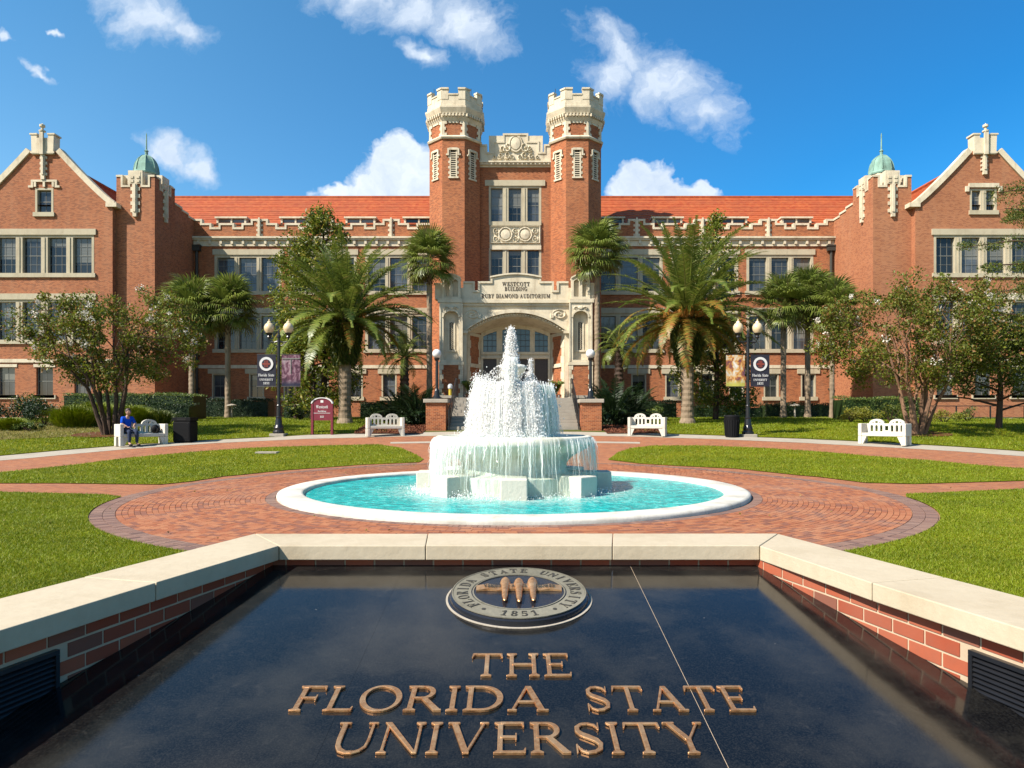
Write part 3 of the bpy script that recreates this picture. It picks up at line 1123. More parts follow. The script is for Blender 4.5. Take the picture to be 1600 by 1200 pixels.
# low dormer lights peeping over the battlements
for s in (-1, 1):
    for px in (363, 463, 564, 655):
        c = s * X(1606 - px, 54.2)
        M = MB()
        za, zz = Z(352, 54.2), Z(342.5, 54.2)
        M.box(c - 1.15, c - 1.0, 54.0, 55.2, za, zz)
        M.box(c + 1.0, c + 1.15, 54.0, 55.2, za, zz)
        M.box(c - 1.25, c + 1.25, 53.9, 56.4, zz + .001, zz + .13)
        M.box(c - .06, c + .06, 54.0, 54.2, za, zz)
        dm = part(M, 'dormer', STONE)
        MB().box(c - 1.0, c + 1.0, 54.15, 54.3, za - .2, zz).build('pane', GLASS, dm)

# ---- rainwater pipes
for s in (-1, 1):
    x_ = s * X(1298, DM - .1)
    M = MB()
    M.box(x_ - .28, x_ + .28, DM - .36, DM - .04, Z(393, DM), Z(386, DM))
    M.box(x_ - .34, x_ + .34, DM - .40, DM - .03, Z(386, DM) + .002, Z(384, DM))
    M.tube([(x_, DM - .18, Z(393, DM)), (x_, DM - .18, 1.5)], .11, 10)
    for zz in (15, 12, 9, 6, 3.5):
        M.box(x_ - .17, x_ + .17, DM - .3, DM - .01, zz, zz + .1)
    part(M, 'downpipe', BRONZE_DK)

# ---- wings and turrets
DW, DT = 46.75, 47.2


def quoin_pilaster(M, c, y, z0, z1, w0=.13, lugs=4, lug=.27):
    M.box(c - w0, c + w0, y - .14, y, z0, z1)
    M.box(c - w0 * .5, c + w0 * .5, y - .20, y - .141, z0 + .1, z1 + .02)
    for q in range(lugs):
        zz = z0 + (z1 - z0) * (q + .18) / lugs
        M.box(c - lug, c + lug, y - .07, y + .001, zz, zz + (z1 - z0) / lugs * .48)
    # drop at the foot
    M.prism([(c - .12, y - .16), (c + .12, y - .16), (c + .12, y), (c - .12, y)], z0 - .22, z0 - .002)


for s in (-1, 1):
    gc = 31.5
    hw = 4.63
    hs = []

    def mx_(a, b):
        return (s * a, s * b) if s > 0 else (-b, -a)
    ap = 31.45
    ls = [ap + k * 1.69 for k in (-1.5, -.5, .5, 1.5)]
    lights = sorted(mx_(c - .62, c + .62) for c in ls)
    hs.append(window(DW, lights, Z(427, DW), Z(371, DW), frame=.16, lintel=(.15, .40), grid=(3, 4)))
    hs.append(window(DW, lights, Z(531, DW), Z(472, DW), frame=.16, lintel=(.15, .40), grid=(3, 4)))
    for c in (28.9, 31.45, 34.0, 36.6)[:3]:
        hs.append(window(DW, [mx_(c - .56, c + .56)], Z(617, DW), Z(574, DW), stone=False, lintel=None, grid=(2, 2)))
    if s < 0:
        a = -ap + -.02
        hs.append(window(DW, [(a - .47, a + .47)], Z(332, DW), Z(297, DW), frame=.14, sillpad=.1, grid=(2, 2)))
    else:
        a = ap
        hs.append(window(DW, [(a - .77, a - .18), (a + .18, a + .77)], Z(329, DW), Z(298, DW), frame=.13, sillpad=.08, grid=(2, 3)))
    # front wall with gable
    z_e = Z(320, DW)
    z_a = Z(236, DW)
    M = MB()
    x0, x1 = mx_(XE, 36.05)
    wall_holes(M, x0, x1, 0.4, z_e, DW, [h for h in hs if h[3] < z_e])
    att = [h for h in hs if h[3] >= z_e]
    # part of the attic opening lies below the eave line: cut both
    below = [(h[0], h[1], h[2], min(h[3], z_e)) for h in att if h[2] < z_e]
    if below:
        M = MB()
        wall_holes(M, x0, x1, 0.4, z_e, DW, [h for h in hs if h[3] < z_e] + below)
    cshift = s * gc
    gable = [(x0, z_e), (x1, z_e)]
    up = []
    for k in range(7):
        t_ = k / 6
        xx = hw * (1 - t_) ** 1.0
        zz = z_e + (z_a - z_e) * (t_ ** 1.06)
        up.append((xx, zz))
    right = [(cshift + .95 + (hw - .95) * (1 - t_), z_e + (z_a - z_e) * (t_ ** 1.12)) for t_ in [k / 8 for k in range(9)]]
    left = [(cshift - (p[0] - cshift), p[1]) for p in right][::-1]
    outl = right + left
    outl = [p for i, p in enumerate(outl)]
    tri_face = outl
    hole_att = [[(h[0], max(h[2], z_e + .001)), (h[1], max(h[2], z_e + .001)), (h[1], h[3]), (h[0], h[3])] for h in att]
    M.plate(tri_face, hole_att, DW, DW + .3)
    M.box(x0, x1, DW + .32, 66, 0.4, z_e)
    xs_ = s * XE
    # inner side wall skin in front of the box
    M.box(min(xs_, xs_ + s * .3), max(xs_, xs_ + s * .3), DW + .001, DW + .319, 0.4, z_e - .01)
    part(M, 'wing_wall', BRICKR if s > 0 else BRICKW)
    # copings of the gable
    for sg, src in ((1, right), (-1, [(2 * cshift - p[0], p[1]) for p in right])):
        M = MB()
        for k in range(len(right) - 1):
            (xa, za), (xb, zb_) = src[k], src[k + 1]
            dx, dz = xb - xa, zb_ - za
            L_ = math.hypot(dx, dz)
            nx, nz_ = -dz / L_, dx / L_
            if nz_ < 0: nx, nz_ = -nx, -nz_
            q = [(xa - nx * .12, za - nz_ * .12), (xb - nx * .12, zb_ - nz_ * .12), (xb + nx * .24, zb_ + nz_ * .24), (xa + nx * .24, za + nz_ * .24)]
            if sg < 0: q = q[::-1]
            M.plate(q, [], DW - .12 - .002 * (k % 2), DW + .42)
        kx = cshift + sg * hw
        M.box(kx - .42, kx + .30, DW - .14, DW + .46, z_e - .16, z_e + .12)
        part(M, 'gable_coping', STONE)
    # crest block with finial
    M = MB()
    ztop = Z(212, DW)
    M.plate([(cshift - .72, z_a - .25), (cshift + .72, z_a - .25), (cshift + .76, ztop), (cshift + .38, ztop), (cshift + .38, ztop - .2), (cshift - .38, ztop - .2), (cshift - .38, ztop), (cshift - .76, ztop)], [], DW - .16, DW + .5)
    M.box(cshift - .84, cshift - .34, DW - .2, DW + .54, ztop + .001, ztop + .10)
    M.box(cshift + .34, cshift + .84, DW - .2, DW + .54, ztop + .001, ztop + .10)
    M.box(cshift - .80, cshift + .80, DW - .18, DW - .161, z_a - .2, z_a - .08)
    quoin_pilaster(M, cshift, DW, Z(276 if s < 0 else 268, DW), z_a - .26, .13, 4, .24)
    M.box(cshift - .12, cshift + .12, DW - .3, DW - .161, z_a - .3, ztop + .2)
    M.lathe([(0, ztop + .2), (.2, ztop + .2), (.2, ztop + .28), (.08, ztop + .32), (.08, ztop + .48), (.17, ztop + .52), (.17, ztop + .66), (.06, ztop + .70), (0, ztop + .78)], 10, (cshift, DW - .15))
    part(M, 'gable_crest', STONE)
    # hood mould over the attic window
    M = MB()
    zz = Z(291, DW)
    if s < 0:
        c = -ap
        zz = Z(283, DW)
        stepped(M, [(c - 1.05, zz - .38), (c - .8, zz - .38), (c - .8, zz), (c + .8, zz), (c + .8, zz - .38), (c + 1.05, zz - .38)], DW - .02, DW, .14, .07)
        for q in (-.6, 0, .6):
            M.box(c + q - .07, c + q + .07, DW - .09, DW, zz - .4, zz - .08)
    else:
        c = ap
        M.box(c - 1.0, c + 1.0, DW - .12, DW, zz - .1, zz + .18)
        M.box(c - 1.22, c - 1.001, DW - .118, DW, zz - .38, zz - .02)
        M.box(c + 1.001, c + 1.22, DW - .118, DW, zz - .38, zz - .02)
    part(M, 'hood_mould', STONE)
    M = MB()
    M.box(x0 - .0, x1, DW - .08, DW + .02, Z(566.5, DW), Z(561, DW))
    for c in (28.9, 31.45, 34.0):
        a, b = mx_(c - .72, c + .72)
        M.box(a, b, DW - .05, DW + .02, Z(573.6, DW), Z(569, DW))
        M.box(a, b, DW - .11, DW + .2, Z(622, DW), Z(617.1, DW))
    part(M, 'wing_bands', STONE)
    # roof of the wing, stepped tile courses either side of the ridge
    M = MB()
    nW = 14
    z_r = Z(239, DW)
    for sg in (-1, 1):
        for i in range(nW):
            t0, t1 = i / nW, (i + 1) / nW
            xa, xb = cshift + sg * (hw + .1) * (1 - t0), cshift + sg * (hw + .1) * (1 - t1)
            z0, z1 = z_e - .1 + (z_r - z_e) * t0, z_e - .1 + (z_r - z_e) * t1
            q = [(xa, DW + .31, z0 - .02), (xa, 75, z0 - .02), (xa, 75, z0 + .07), (xa, DW + .31, z0 + .07), (xb, 75, z1 + .01), (xb, DW + .31, z1 + .01)]
            fs = [(0, 1, 2, 3), (3, 2, 4, 5)]
            if sg < 0: fs = [f_[::-1] for f_ in fs]
            M.add(q, [f_[::-1] for f_ in fs])
    M.tube([(cshift, DW + .3, z_r + .0), (cshift, 75, z_r)], .14, 6)
    part(M, 'wing_roof', TILE)
    # square stair turret
    M = MB()
    x0, x1 = mx_(XT, XE)
    zT = Z(291, DT)
    M.box(x0, x1, DT, DT + 2.8, 0.4, zT - .6)
    xc = (x0 + x1) / 2
    # parapets: low wall plus merlons on the four sides
    hwid = (x1 - x0) / 2
    z_c, z_m, z_h = zT, Z(275, DT), Z(268, DT)

    def side_prof(half, hi):
        return [(-half, z_m), (-half + .38, z_m), (-half + .38, z_c), (-hi, z_c), (-hi, z_h), (hi, z_h), (hi, z_c), (half - .38, z_c), (half - .38, z_m), (half, z_m)]
    TC = MB()
    for (ang, half, dist) in ((0, hwid, 1.4), (90, 1.4, hwid), (180, hwid, 1.4), (270, 1.4, hwid)):
        pr = side_prof(half - (.0 if ang % 180 == 0 else .301), .42)
        if ang % 180: pr = [(max(-half + .301, min(half - .301, p[0])), p[1]) for p in pr]
        T = Matrix.Translation((xc, DT + 1.4, 0)) @ Matrix.Rotation(R(ang), 4, 'Z')
        s0 = len(M.v)
        M.plate([(pr[0][0], zT - .6), (pr[-1][0], zT - .6)] + pr[::-1], [], -dist, -dist + .3)
        M.xf(T, s0)
        s0 = len(TC.v)
        stepped(TC, pr, -dist, -dist + .3, .13, .05)
        quoin_pilaster(TC, 0, -dist, Z(334, DT), z_c + .1, .16, 4, .31)
        TC.box(-.36, .36, -dist - .07, -dist - .001, z_c + .16, z_h - .06)
        for qx in (-.2, .2):
            for qz in (.25, .52):
                TC.box(qx - .1, qx + .1, -dist - .11, -dist - .071, z_c + qz, z_c + qz + .16)
        TC.xf(T, s0)
    # flank wall from the turret back to the main range, stepping down
    xf_ = s * XT
    a, b = min(xf_, xf_ + s * .5), max(xf_, xf_ + s * .5)
    M.box(a, b, DT + 2.8, 51.0, 0.4, Z(322, 50.3))
    M.box(a, b, 51.0, 52.0, 0.4, Z(333, 51.5))
    M.box(a, b, 52.0, DM + .3, 0.4, Z(343, 52.6))
    TC.box(a - .06, b + .06, DT + 2.801, 51.03, Z(322, 50.3) + .001, Z(322, 50.3) + .15)
    TC.box(a - .058, b + .058, 51.032, 52.03, Z(333, 51.5) + .001, Z(333, 51.5) + .15)
    TC.box(a - .056, b + .056, 52.032, DM + .32, Z(343, 52.6) + .001, Z(343, 52.6) + .15)
    TC.box(a - .055, b + .055, 50.99, 51.028, Z(333, 51.5), Z(322, 50.3))
    TC.box(a - .055, b + .055, 51.99, 52.028, Z(343, 52.6), Z(333, 51.5))
    part(M, 'turret_wall', BRICKR if s > 0 else BRICKW)
    part(TC, 'turret_stonework', STONE)
    # copper dome
    M = MB()
    zc0 = Z(272, DT + 1.4)
    zc1 = Z(243, DT + 1.4)
    prof = [(.80, zc0 - .1), (.84, zc0), (.80, zc0 + .12)]
    for k in range(1, 8):
        a_ = k / 8 * PI / 2
        prof.append((.78 * math.cos(a_) ** .9, zc0 + .12 + (zc1 - zc0 - .12) * math.sin(a_)))
    prof += [(.10, zc1 + .05), (.10, zc1 + .25), (.15, zc1 + .3), (.05, zc1 + .42), (.035, Z(210, DT + 1.4)), (0, Z(207, DT + 1.4))]
    M.lathe(prof, 8, (xc, DT + 1.4), PI / 8, 2 * PI + PI / 8)
    for k in range(8):
        a_ = 2 * PI * k / 8 + PI / 8
        pts = [(xc + r_ * 1.02 * math.cos(a_), DT + 1.4 + r_ * 1.02 * math.sin(a_), z_) for r_, z_ in prof[2:10]]
        M.tube(pts, .028, 5)
    part(M, 'copper_dome', COPPER)
    part(MB().lathe([(.72, zT - .6), (.72, zc0 - .101)], 16, (xc, DT + 1.4)), 'dome_drum', STONE)

# ---- twin octagonal towers
DF = 49.8
SH, CH = .80, 1.03


def octo(c, k=1.0, add=0.0):
    s_, w_ = SH * k, (SH + CH) * k
    s_ += add * .4142
    w_ += add
    return [(c[0] - s_, c[1] - w_), (c[0] + s_, c[1] - w_), (c[0] + w_, c[1] - s_), (c[0] + w_, c[1] + s_), (c[0] + s_, c[1] + w_), (c[0] - s_, c[1] + w_), (c[0] - w_, c[1] + s_), (c[0] - w_, c[1] - s_)]


def on_face(M, c, fi, s0, add=0.0):
    """move geometry made on a face plane (x = along, y<0 = outwards) to face fi of the octagon"""
    pts = octo(c, 1, add)
    a, b = Vector(pts[fi]), Vector(pts[(fi + 1) % 8])
    m = (a + b) / 2
    ang = math.atan2(b.y - a.y, b.x - a.x)
    M.xf(Matrix.Translation((m.x, m.y, 0)) @ Matrix.Rotation(ang, 4, 'Z'), s0)
    return (b - a).length


def flen(fi, add=0.0):
    p = octo((0, 0), 1, add)
    return (Vector(p[(fi + 1) % 8]) - Vector(p[fi])).length


for s in (-1, 1):
    c = (s * 4.42 + .10, DF + SH + CH)
    body_top = Z(212, DF)
    part(MB().prism(octo(c), .4, body_top), 'tower_shaft', BRICK)
    belt_top = Z(186, DF)
    part(MB().prism(octo(c, .985), body_top, belt_top), 'tower_belt', BRICK)
    S_ = MB()
    # string course, cornice, crown wall
    S_.prism(octo(c, 1, .10), Z(217, DF), Z(214.5, DF), octo(c, 1, .16))
    S_.prism(octo(c, 1, .16), Z(214.5, DF) + .002, Z(211.5, DF), octo(c, 1, .05))
    S_.prism(octo(c, 1, .04), Z(189, DF), Z(184, DF), octo(c, 1, .14))
    S_.prism(octo(c, 1, .16), Z(178, DF), Z(170, DF), octo(c, 1, .30))
    S_.prism(octo(c, 1, .30), Z(170, DF) + .002, Z(167.5, DF), octo(c, 1, .30))
    S_.prism(octo(c, 1, .12), Z(184, DF) + .002, Z(178, DF) - .002)
    zb1, zc1, zt1 = Z(167.5, DF) + .002, Z(149.5, DF), Z(138, DF)
    part(S_, 'tower_cornice', STONE)
    K = MB()
    for fi in range(8):
        L_ = flen(fi, .12)
        s0 = len(K.v)
        K.box(-L_ / 2, L_ / 2, 0, .26, zb1, zc1)
        K.box(-L_ / 2, L_ / 2, -.03, -.001, zb1, zb1 + .3)
        on_face(K, c, fi, s0, .12)
        s0 = len(K.v)
        m_ = L_ * .29
        for sg in (-1, 1):
            x0_, x1_ = sorted((sg * L_ / 2, sg * (L_ / 2 - m_)))
            K.box(x0_, x1_, .002, .262, zc1 + .001, zt1 - .12)
            K.box(x0_ - .03 * (sg > 0), x1_ + .03 * (sg < 0), -.06, .30, zt1 - .119, zt1)
            K.box(x0_, x1_, -.025, .0, zc1 - .30, zt1 - .25)
        K.box(-L_ / 2 + m_ + .001, L_ / 2 - m_ - .001, -.05, .29, zc1 + .001, zc1 + .10)
        on_face(K, c, fi, s0, .12)
    part(K, 'tower_battlement', STONE)
    part(MB().prism(octo(c, 1, -.1), zb1 - .1, zb1 + .2), 'tower_roof', CONCRETE)
    # brackets under the cornice
    for fi in (7, 0, 1, 2, 6):
        L_ = flen(fi, .12)
        n_ = 7
        for q in range(n_):
            K = MB()
            xx = -L_ / 2 + L_ * (q + .5) / n_
            K.box(xx - .05, xx + .05, -.16, .0, Z(183, DF), Z(178.5, DF))
            on_face(K, c, fi, 0, .12)
            part(K, 'cornice_bracket', STONE)
    # toothed stone corners of the belt
    K = MB()
    zA, zB = body_top + .0, Z(189, DF)
    for fi in (7, 0, 1, 2, 6):
        L_ = flen(fi)
        for sg in (-1, 1):
            s0 = len(K.v)
            for q in range(5):
                w_ = .26 if q % 2 == 0 else .16
                if q in (0, 4): w_ = .33
                zz0, zz1 = zA + (zB - zA) * q / 5, zA + (zB - zA) * (q + 1) / 5
                x0_, x1_ = sorted((sg * L_ / 2, sg * (L_ / 2 - w_)))
                K.box(x0_, x1_, -.03, .05, zz0 + .001, zz1)
            on_face(K, c, fi, s0)
        s0 = len(K.v)
        K.box(-L_ / 2 + .405, L_ / 2 - .405, -.028, .04, zB - .14, zB - .001)
        on_face(K, c, fi, s0)
    part(K, 'belt_quoins', STONE)
    # slit windows with hoods
    for fi in (0, 1, 7):
        L_ = flen(fi)
        sl = MB()
        hw_ = .17
        z0_, z1_ = Z(275, DF), Z(237, DF)
        sl.box(-hw_ - .10, -hw_, -.05, .02, z0_ - .05, z1_ + .1)
        sl.box(hw_, hw_ + .10, -.05, .02, z0_ - .05, z1_ + .1)
        sl.box(-hw_ - .2, hw_ + .2, -.09, .02, z0_ - .17, z0_ - .051)
        sl.box(-.30, .30, -.12, .02, z1_ + .101, z1_ + .26)
        sl.box(-.42, -.301, -.118, .02, z1_ - .28, z1_ + .22)
        sl.box(.301, .42, -.118, .02, z1_ - .28, z1_ + .22)
        sl.box(-.52, -.421, -.10, .02, z1_ - .28, z1_ - .16)
        sl.box(.421, .52, -.10, .02, z1_ - .28, z1_ - .16)
        for q in range(4):
            zz = z0_ + .15 + q * .38
            sl.box(-hw_ - .2, -hw_ - .101, -.03, .02, zz, zz + .17)
            sl.box(hw_ + .101, hw_ + .2, -.03, .02, zz, zz + .17)
        on_face(sl, c, fi, 0)
        wd = part(sl, 'slit_window', STONE)
        p_ = MB().box(-hw_, hw_, -.012, .02, z0_ - .05, z1_ + .1)
        on_face(p_, c, fi, 0)
        p_.build('pane', DARKIN, wd)
        lv = MB()
        for q in range(11):
            zz = z0_ + (z1_ - z0_) * (q + .5) / 11
            lv.box(-hw_, hw_, -.04, -.013, zz - .03, zz + .03)
        on_face(lv, c, fi, 0)
        lv.build('louvre', STONE, wd)
    # lightning rods
    K = MB()
    for q in (-1.5, 1.2):
        K.tube([(c[0] + q, c[1] - .8, zt1 - .3), (c[0] + q, c[1] - .8, zt1 + .45)], .02, 5)
    part(K, 'lightning_rod', BRONZE_DK)

# ---- centre bay between the towers
DC = 51.15
hc = []
xs3 = [(767, 785.5), (794.5, 814.5), (824, 842.5)]
l3 = [(X(a, DC), X(b, DC)) for a, b in xs3]
hc.append(window(DC, l3, Z(346.5, DC), Z(294, DC), frame=.15, lintel=(.28, .42), grid=(3, 4), sillpad=0.0))
hc.append(window(DC, l3, Z(440, DC), Z(391, DC), frame=.15, lintel=None, grid=(3, 4)))
M = MB()
wall_holes(M, -2.75, 2.95, .4, Z(262, DC), DC, hc)
M.box(-2.6, 2.8, DC + .4, 60, .4, Z(262, DC))
part(M, 'centre_wall', BRICK)
rx = .1


def relief(name, x0, x1, z0, z1, y, fn, nx=70, nz=40, depth=.12, parent=None, mat=None):
    """sculpted stone panel: a height field standing out of the plane y"""
    xs, zs = np.linspace(x0, x1, nx), np.linspace(z0, z1, nz)
    U, V = np.meshgrid(np.linspace(-1, 1, nx), np.linspace(-1, 1, nz))
    H = np.clip(fn(U, V), 0, 1)
    H[0, :] = H[-1, :] = 0
    H[:, 0] = H[:, -1] = 0
    XX, ZZ = np.meshgrid(xs, zs)
    co = np.stack([XX, y - H * depth, ZZ], -1).reshape(-1, 3)
    i, j = np.meshgrid(np.arange(nx - 1), np.arange(nz - 1))
    a = (j * nx + i).ravel()
    fc = np.stack([a, a + 1, a + nx + 1, a + nx], 1)
    me = np_mesh(name, co, fc, mat or STONE, wloc(parent or B))
    return link(name, me, None, parent or B)


def scroll(U, V, cx_, cy_, r_, turns=1.6, wd=.22, asp=1.0):
    dx, dy = (U - cx_) * asp, V - cy_
    rr = np.hypot(dx, dy) / r_
    th = np.arctan2(dy, dx)
    ph = (rr * turns - th / (2 * PI)) % 1.0
    return np.where(rr < 1, np.clip(1 - np.abs(ph - .5) / wd, 0, 1), 0)


def tracery(U, V):
    H = np.zeros_like(U)
    for k, cx_ in enumerate((-.78, -.39, 0, .39, .78)):
        if k % 2 == 1:
            d = np.hypot((U - cx_) * 3.2, V * 1.1)
            H = np.maximum(H, np.where(d < .62, .9 - d * .5, 0))          # shields
            H = np.maximum(H, np.where(np.abs(d - .82) < .09, .8, 0))
        else:
            for q in (-.45, .45):
                H = np.maximum(H, scroll(U, V, cx_, q, .42, 1.5, .25, 3.2))
    H = np.maximum(H, np.where(np.abs(np.abs(V) - .93) < .05, .8, 0))
    H = np.maximum(H, np.where(np.abs(np.abs(U) - .975) < .02, .8, 0))
    return H


# carved spandrel between the two rows of windows
xa, xb = X(765, DC), X(845.5, DC)
part(MB().box(xa, xb, DC - .04, DC + .1, Z(384, DC), Z(350.2, DC)).box(xa, xb, DC - .12, DC + .1, Z(390.5, DC), Z(384, DC) - .002), 'spandrel_panel', STONE)
relief('spandrel_carving', xa + .05, xb - .05, Z(381, DC), Z(353, DC), DC - .042, tracery, 120, 44, .16)
# cornice and stepped crest
M = MB()
M.box(-2.72, 2.92, DC - .10, DC + .3, Z(262, DC) + .002, Z(259, DC))
M.box(-2.74, 2.94, DC - .34, DC + .3, Z(256, DC), Z(253.5, DC))
M.box(-2.73, 2.93, DC - .22, DC + .3, Z(259, DC) + .002, Z(256, DC) - .002)
for q in range(18):
    xx = -2.6 + q * .32
    M.box(xx - .05, xx + .05, DC - .3, DC - .221, Z(259, DC), Z(256, DC) - .01)
cz = Z(253.5, DC) + .002
pr = [(-2.72, Z(228, DC)), (X(760, DC), Z(228, DC)), (X(760, DC), Z(240, DC)), (X(771, DC), Z(240, DC)), (X(771, DC), Z(223, DC)), (X(787, DC), Z(223, DC)), (X(787, DC), Z(211, DC)),
      (X(824, DC), Z(211, DC)), (X(824, DC), Z(223, DC)), (X(841, DC), Z(223, DC)), (X(841, DC), Z(240, DC)), (X(851, DC), Z(240, DC)), (X(851, DC), Z(228, DC)), (2.92, Z(228, DC))]
M.plate([(pr[0][0], cz), (pr[-1][0], cz)] + pr[::-1], [], DC - .1, DC + .3)
stepped(M, pr, DC - .1, DC + .3, .13, .06)
part(M, 'centre_crest', STONE)


def crestfn(U, V):
    H = np.zeros_like(U)
    d = np.hypot(U * 4.6, (V - .35) * 1.7)
    H = np.maximum(H, np.where(d < .85, 1 - d * .35, 0))
    H = np.maximum(H, np.where((np.abs(d - 1.05) < .12), .6, 0))
    for sg in (-1, 1):
        for (cx_, cy_, r_) in ((.33, .1, .42), (.33, -.55, .34), (.58, -.62, .30), (.52, -.05, .28), (.80, -.72, .22), (.16, -.7, .26)):
            H = np.maximum(H, scroll(U * sg, V, cx_, cy_, r_, 1.4, .26, 2.6))
    edge = np.where(np.abs(U) < .33, 1.0, np.where(np.abs(U) < .62, .30, -.42))
    H = np.where(V > edge - .08, 0, H)
    return H


relief('crest_carving', X(764, DC), X(848, DC), cz + .05, Z(213, DC), DC - .102, crestfn, 110, 70, .17)

# ---- stone entrance porch
DP = 46.5
px_ = lambda p: X(p + 1.5, DP)                  # the porch is centred half a pixel off
pz = lambda p: Z(p, DP)
ZL = 2.4                                        # level of the landing
C0 = X(806, DP)


def sym(pts):
    """mirror a right-hand outline (offsets from the centre line) to a closed symmetric one"""
    return [(C0 + a, b) for a, b in pts] + [(C0 - a, b) for a, b in pts[::-1]]


# front slab with its wide depressed arch
arch = []
ax, zsp, zap = 3.28, pz(516), pz(489)
for k in range(21):
    t_ = -1 + 2 * k / 20
    arch.append((C0 - t_ * ax, zsp + (zap - zsp) * (1 - abs(t_) ** 2.1)))
outer_p = [(C0 - 4.98, ZL), (C0 - ax, ZL)]
body = [(C0 - 4.98, ZL), (C0 - ax, ZL)] + arch[::-1] + [(C0 + ax, ZL), (C0 + 4.98, ZL), (C0 + 4.98, pz(470)), (C0 - 4.98, pz(470))]
M = MB().plate(body, [], DP, DP + .55)
part(M, 'porch_front', STONE)
M = MB()
M.box(C0 - 4.95, C0 - 3.5, DP + .56, DM, .4, pz(471))
M.box(C0 + 3.5, C0 + 4.95, DP + .56, DM, .4, pz(471))
M.box(C0 - 4.95, C0 + 4.95, DP + .56, DM, pz(486), pz(471))
part(M, 'porch_flank', BRICK)
# hood of the arch with its row of beads
M = MB()
outa = [(C0 - (ax + .12) * (-1 + 2 * k / 20), zsp - .02 + (zap + .26 - zsp) * (1 - abs(-1 + 2 * k / 20) ** 2.1)) for k in range(21)]
M.plate(arch[::-1] + outa, [], DP - .16, DP - .002)
arc2 = [(C0 - (ax - .14) * (-1 + 2 * k / 20), zsp - .10 + (zap - .12 - zsp) * (1 - abs(-1 + 2 * k / 20) ** 2.1)) for k in range(21)]
M.plate(arc2[::-1] + arch, [], DP + .12, DP + .55)
for k in range(34):
    t_ = -1 + 2 * (k + .5) / 34
    M.sphere((C0 + t_ * (ax - .04), DP + .04, zsp - .07 + (zap - .04 - zsp) * (1 - abs(t_) ** 2.1)), .075, 8, 6)
M.box(C0 - ax - .26, C0 - ax + .1, DP - .2, DP - .001, zsp - .22, zsp - .03)
M.box(C0 + ax - .1, C0 + ax + .26, DP - .2, DP - .001, zsp - .22, zsp - .03)
part(M, 'arch_hood', STONE)
# splayed, vaulted recess behind the arch
M = MB()
DB = 49.0
bx, zb2 = 2.42, pz(503)
aro = [(C0 - (ax - .14) * (-1 + 2 * k / 20), zsp - .10 + (zap - .12 - zsp) * (1 - abs(-1 + 2 * k / 20) ** 2.1)) for k in range(21)]
ari = [(C0 - bx * (-1 + 2 * k / 20), Z(521, DB) + (Z(509, DB) - Z(521, DB)) * (1 - abs(-1 + 2 * k / 20) ** 2.1)) for k in range(21)]
vs = [(p[0], DP + .5, p[1]) for p in aro] + [(p[0], DB, p[1]) for p in ari]
M.add(vs, [(i, i + 1, 21 + i + 1, 21 + i) for i in range(20)])
part(M, 'porch_vault', STONE)
for sg in (-1, 1):
    a_, b_ = C0 + sg * (ax - .0), C0 + sg * bx
    M = MB()
    z0_, z1_ = ZL, zsp - .02
    q = [(a_, DP + .5, z0_), (b_, DB, z0_), (b_, DB, z1_ + .2), (a_, DP + .5, z1_)]
    M.add(q, [(0, 1, 2, 3) if sg > 0 else (3, 2, 1, 0)])
    part(M, 'jamb_wall', BRICK)
    # toothed stone edges and a plinth ledge on the jamb
    J = MB()
    L_ = math.hypot(b_ - a_, DB - DP - .5)
    for (t0, t1) in ((0, .17), (.83, 1)):
        n_ = 9
        for k in range(n_):
            ext = .06 if k % 2 else .0
            ta, tb = (t0, t1 + ext) if t0 == 0 else (t0 - ext, t1)
            za_, zb__ = z0_ + (z1_ - z0_) * k / n_, z0_ + (z1_ - z0_) * (k + 1) / n_ - .01
            J.box(ta * L_, tb * L_, -.04, .02, za_, zb__)
    J.box(0.17 * L_, .83 * L_, -.09, .02, pz(572), pz(566))
    J.box(.17 * L_, .83 * L_, -.045, .02, z1_ - .22, z1_)
    if sg > 0:
        ang = math.atan2(DB - DP - .5, b_ - a_)
        J.xf(Matrix.Translation((a_, DP + .5, 0)) @ Matrix.Rotation(ang, 4, 'Z') @ Matrix.Scale(-1, 4, (0, 1, 0)))
        J.f = [f_[::-1] for f_ in J.f]
    else:
        ang = math.atan2(DB - DP - .5, b_ - a_)
        J.xf(Matrix.Translation((a_, DP + .5, 0)) @ Matrix.Rotation(ang, 4, 'Z'))
    part(J, 'jamb_quoins', STONE)
# inner screen: three arched lights above three doorways
DS = DB - .05
sx = lambda p: X(p, DS)
M = MB()
scr = []
lights3 = [(755, 776), (785, 828), (835.5, 856)]
hol = []
for k, (a_, b_) in enumerate(lights3):
    x0_, x1_ = sx(a_), sx(b_)
    zt_ = [Z(520, DS), Z(514.5, DS), Z(520, DS)][k]
    crv = []
    for j in range(9):
        t_ = j / 8
        x_ = x1_ + (x0_ - x1_) * t_
        e = (x_ - C0) / bx
        crv.append((x_, Z(527, DS) + (Z(514, DS) - Z(527, DS)) * (1 - min(1, abs(e)) ** 2.1)))
    hol.append([(x0_, Z(550, DS)), (x1_, Z(550, DS))] + crv)
    hol.append([(x0_, ZL), (x1_, ZL), (x1_, Z(561, DS)), (x0_, Z(561, DS))])
otl = [(C0 - bx, ZL - .3), (C0 + bx, ZL - .3)] + [(p[0], p[1] + .02) for p in ari]
for i in range(3):
    hol[2 * i + 1] = [(p[0], max(p[1], ZL + .02)) for p in hol[2 * i + 1]]
M.plate(otl, hol, DS - .12, DS + .12)
M.box(C0 - bx, C0 + bx, DS - .22, DS - .121, Z(554, DS), Z(550.5, DS))
M.box(C0 - bx, C0 + bx, DS - .20, DS - .121, Z(560.5, DS), Z(557, DS))
screen = part(M, 'entrance_screen', STONE)
M = MB()
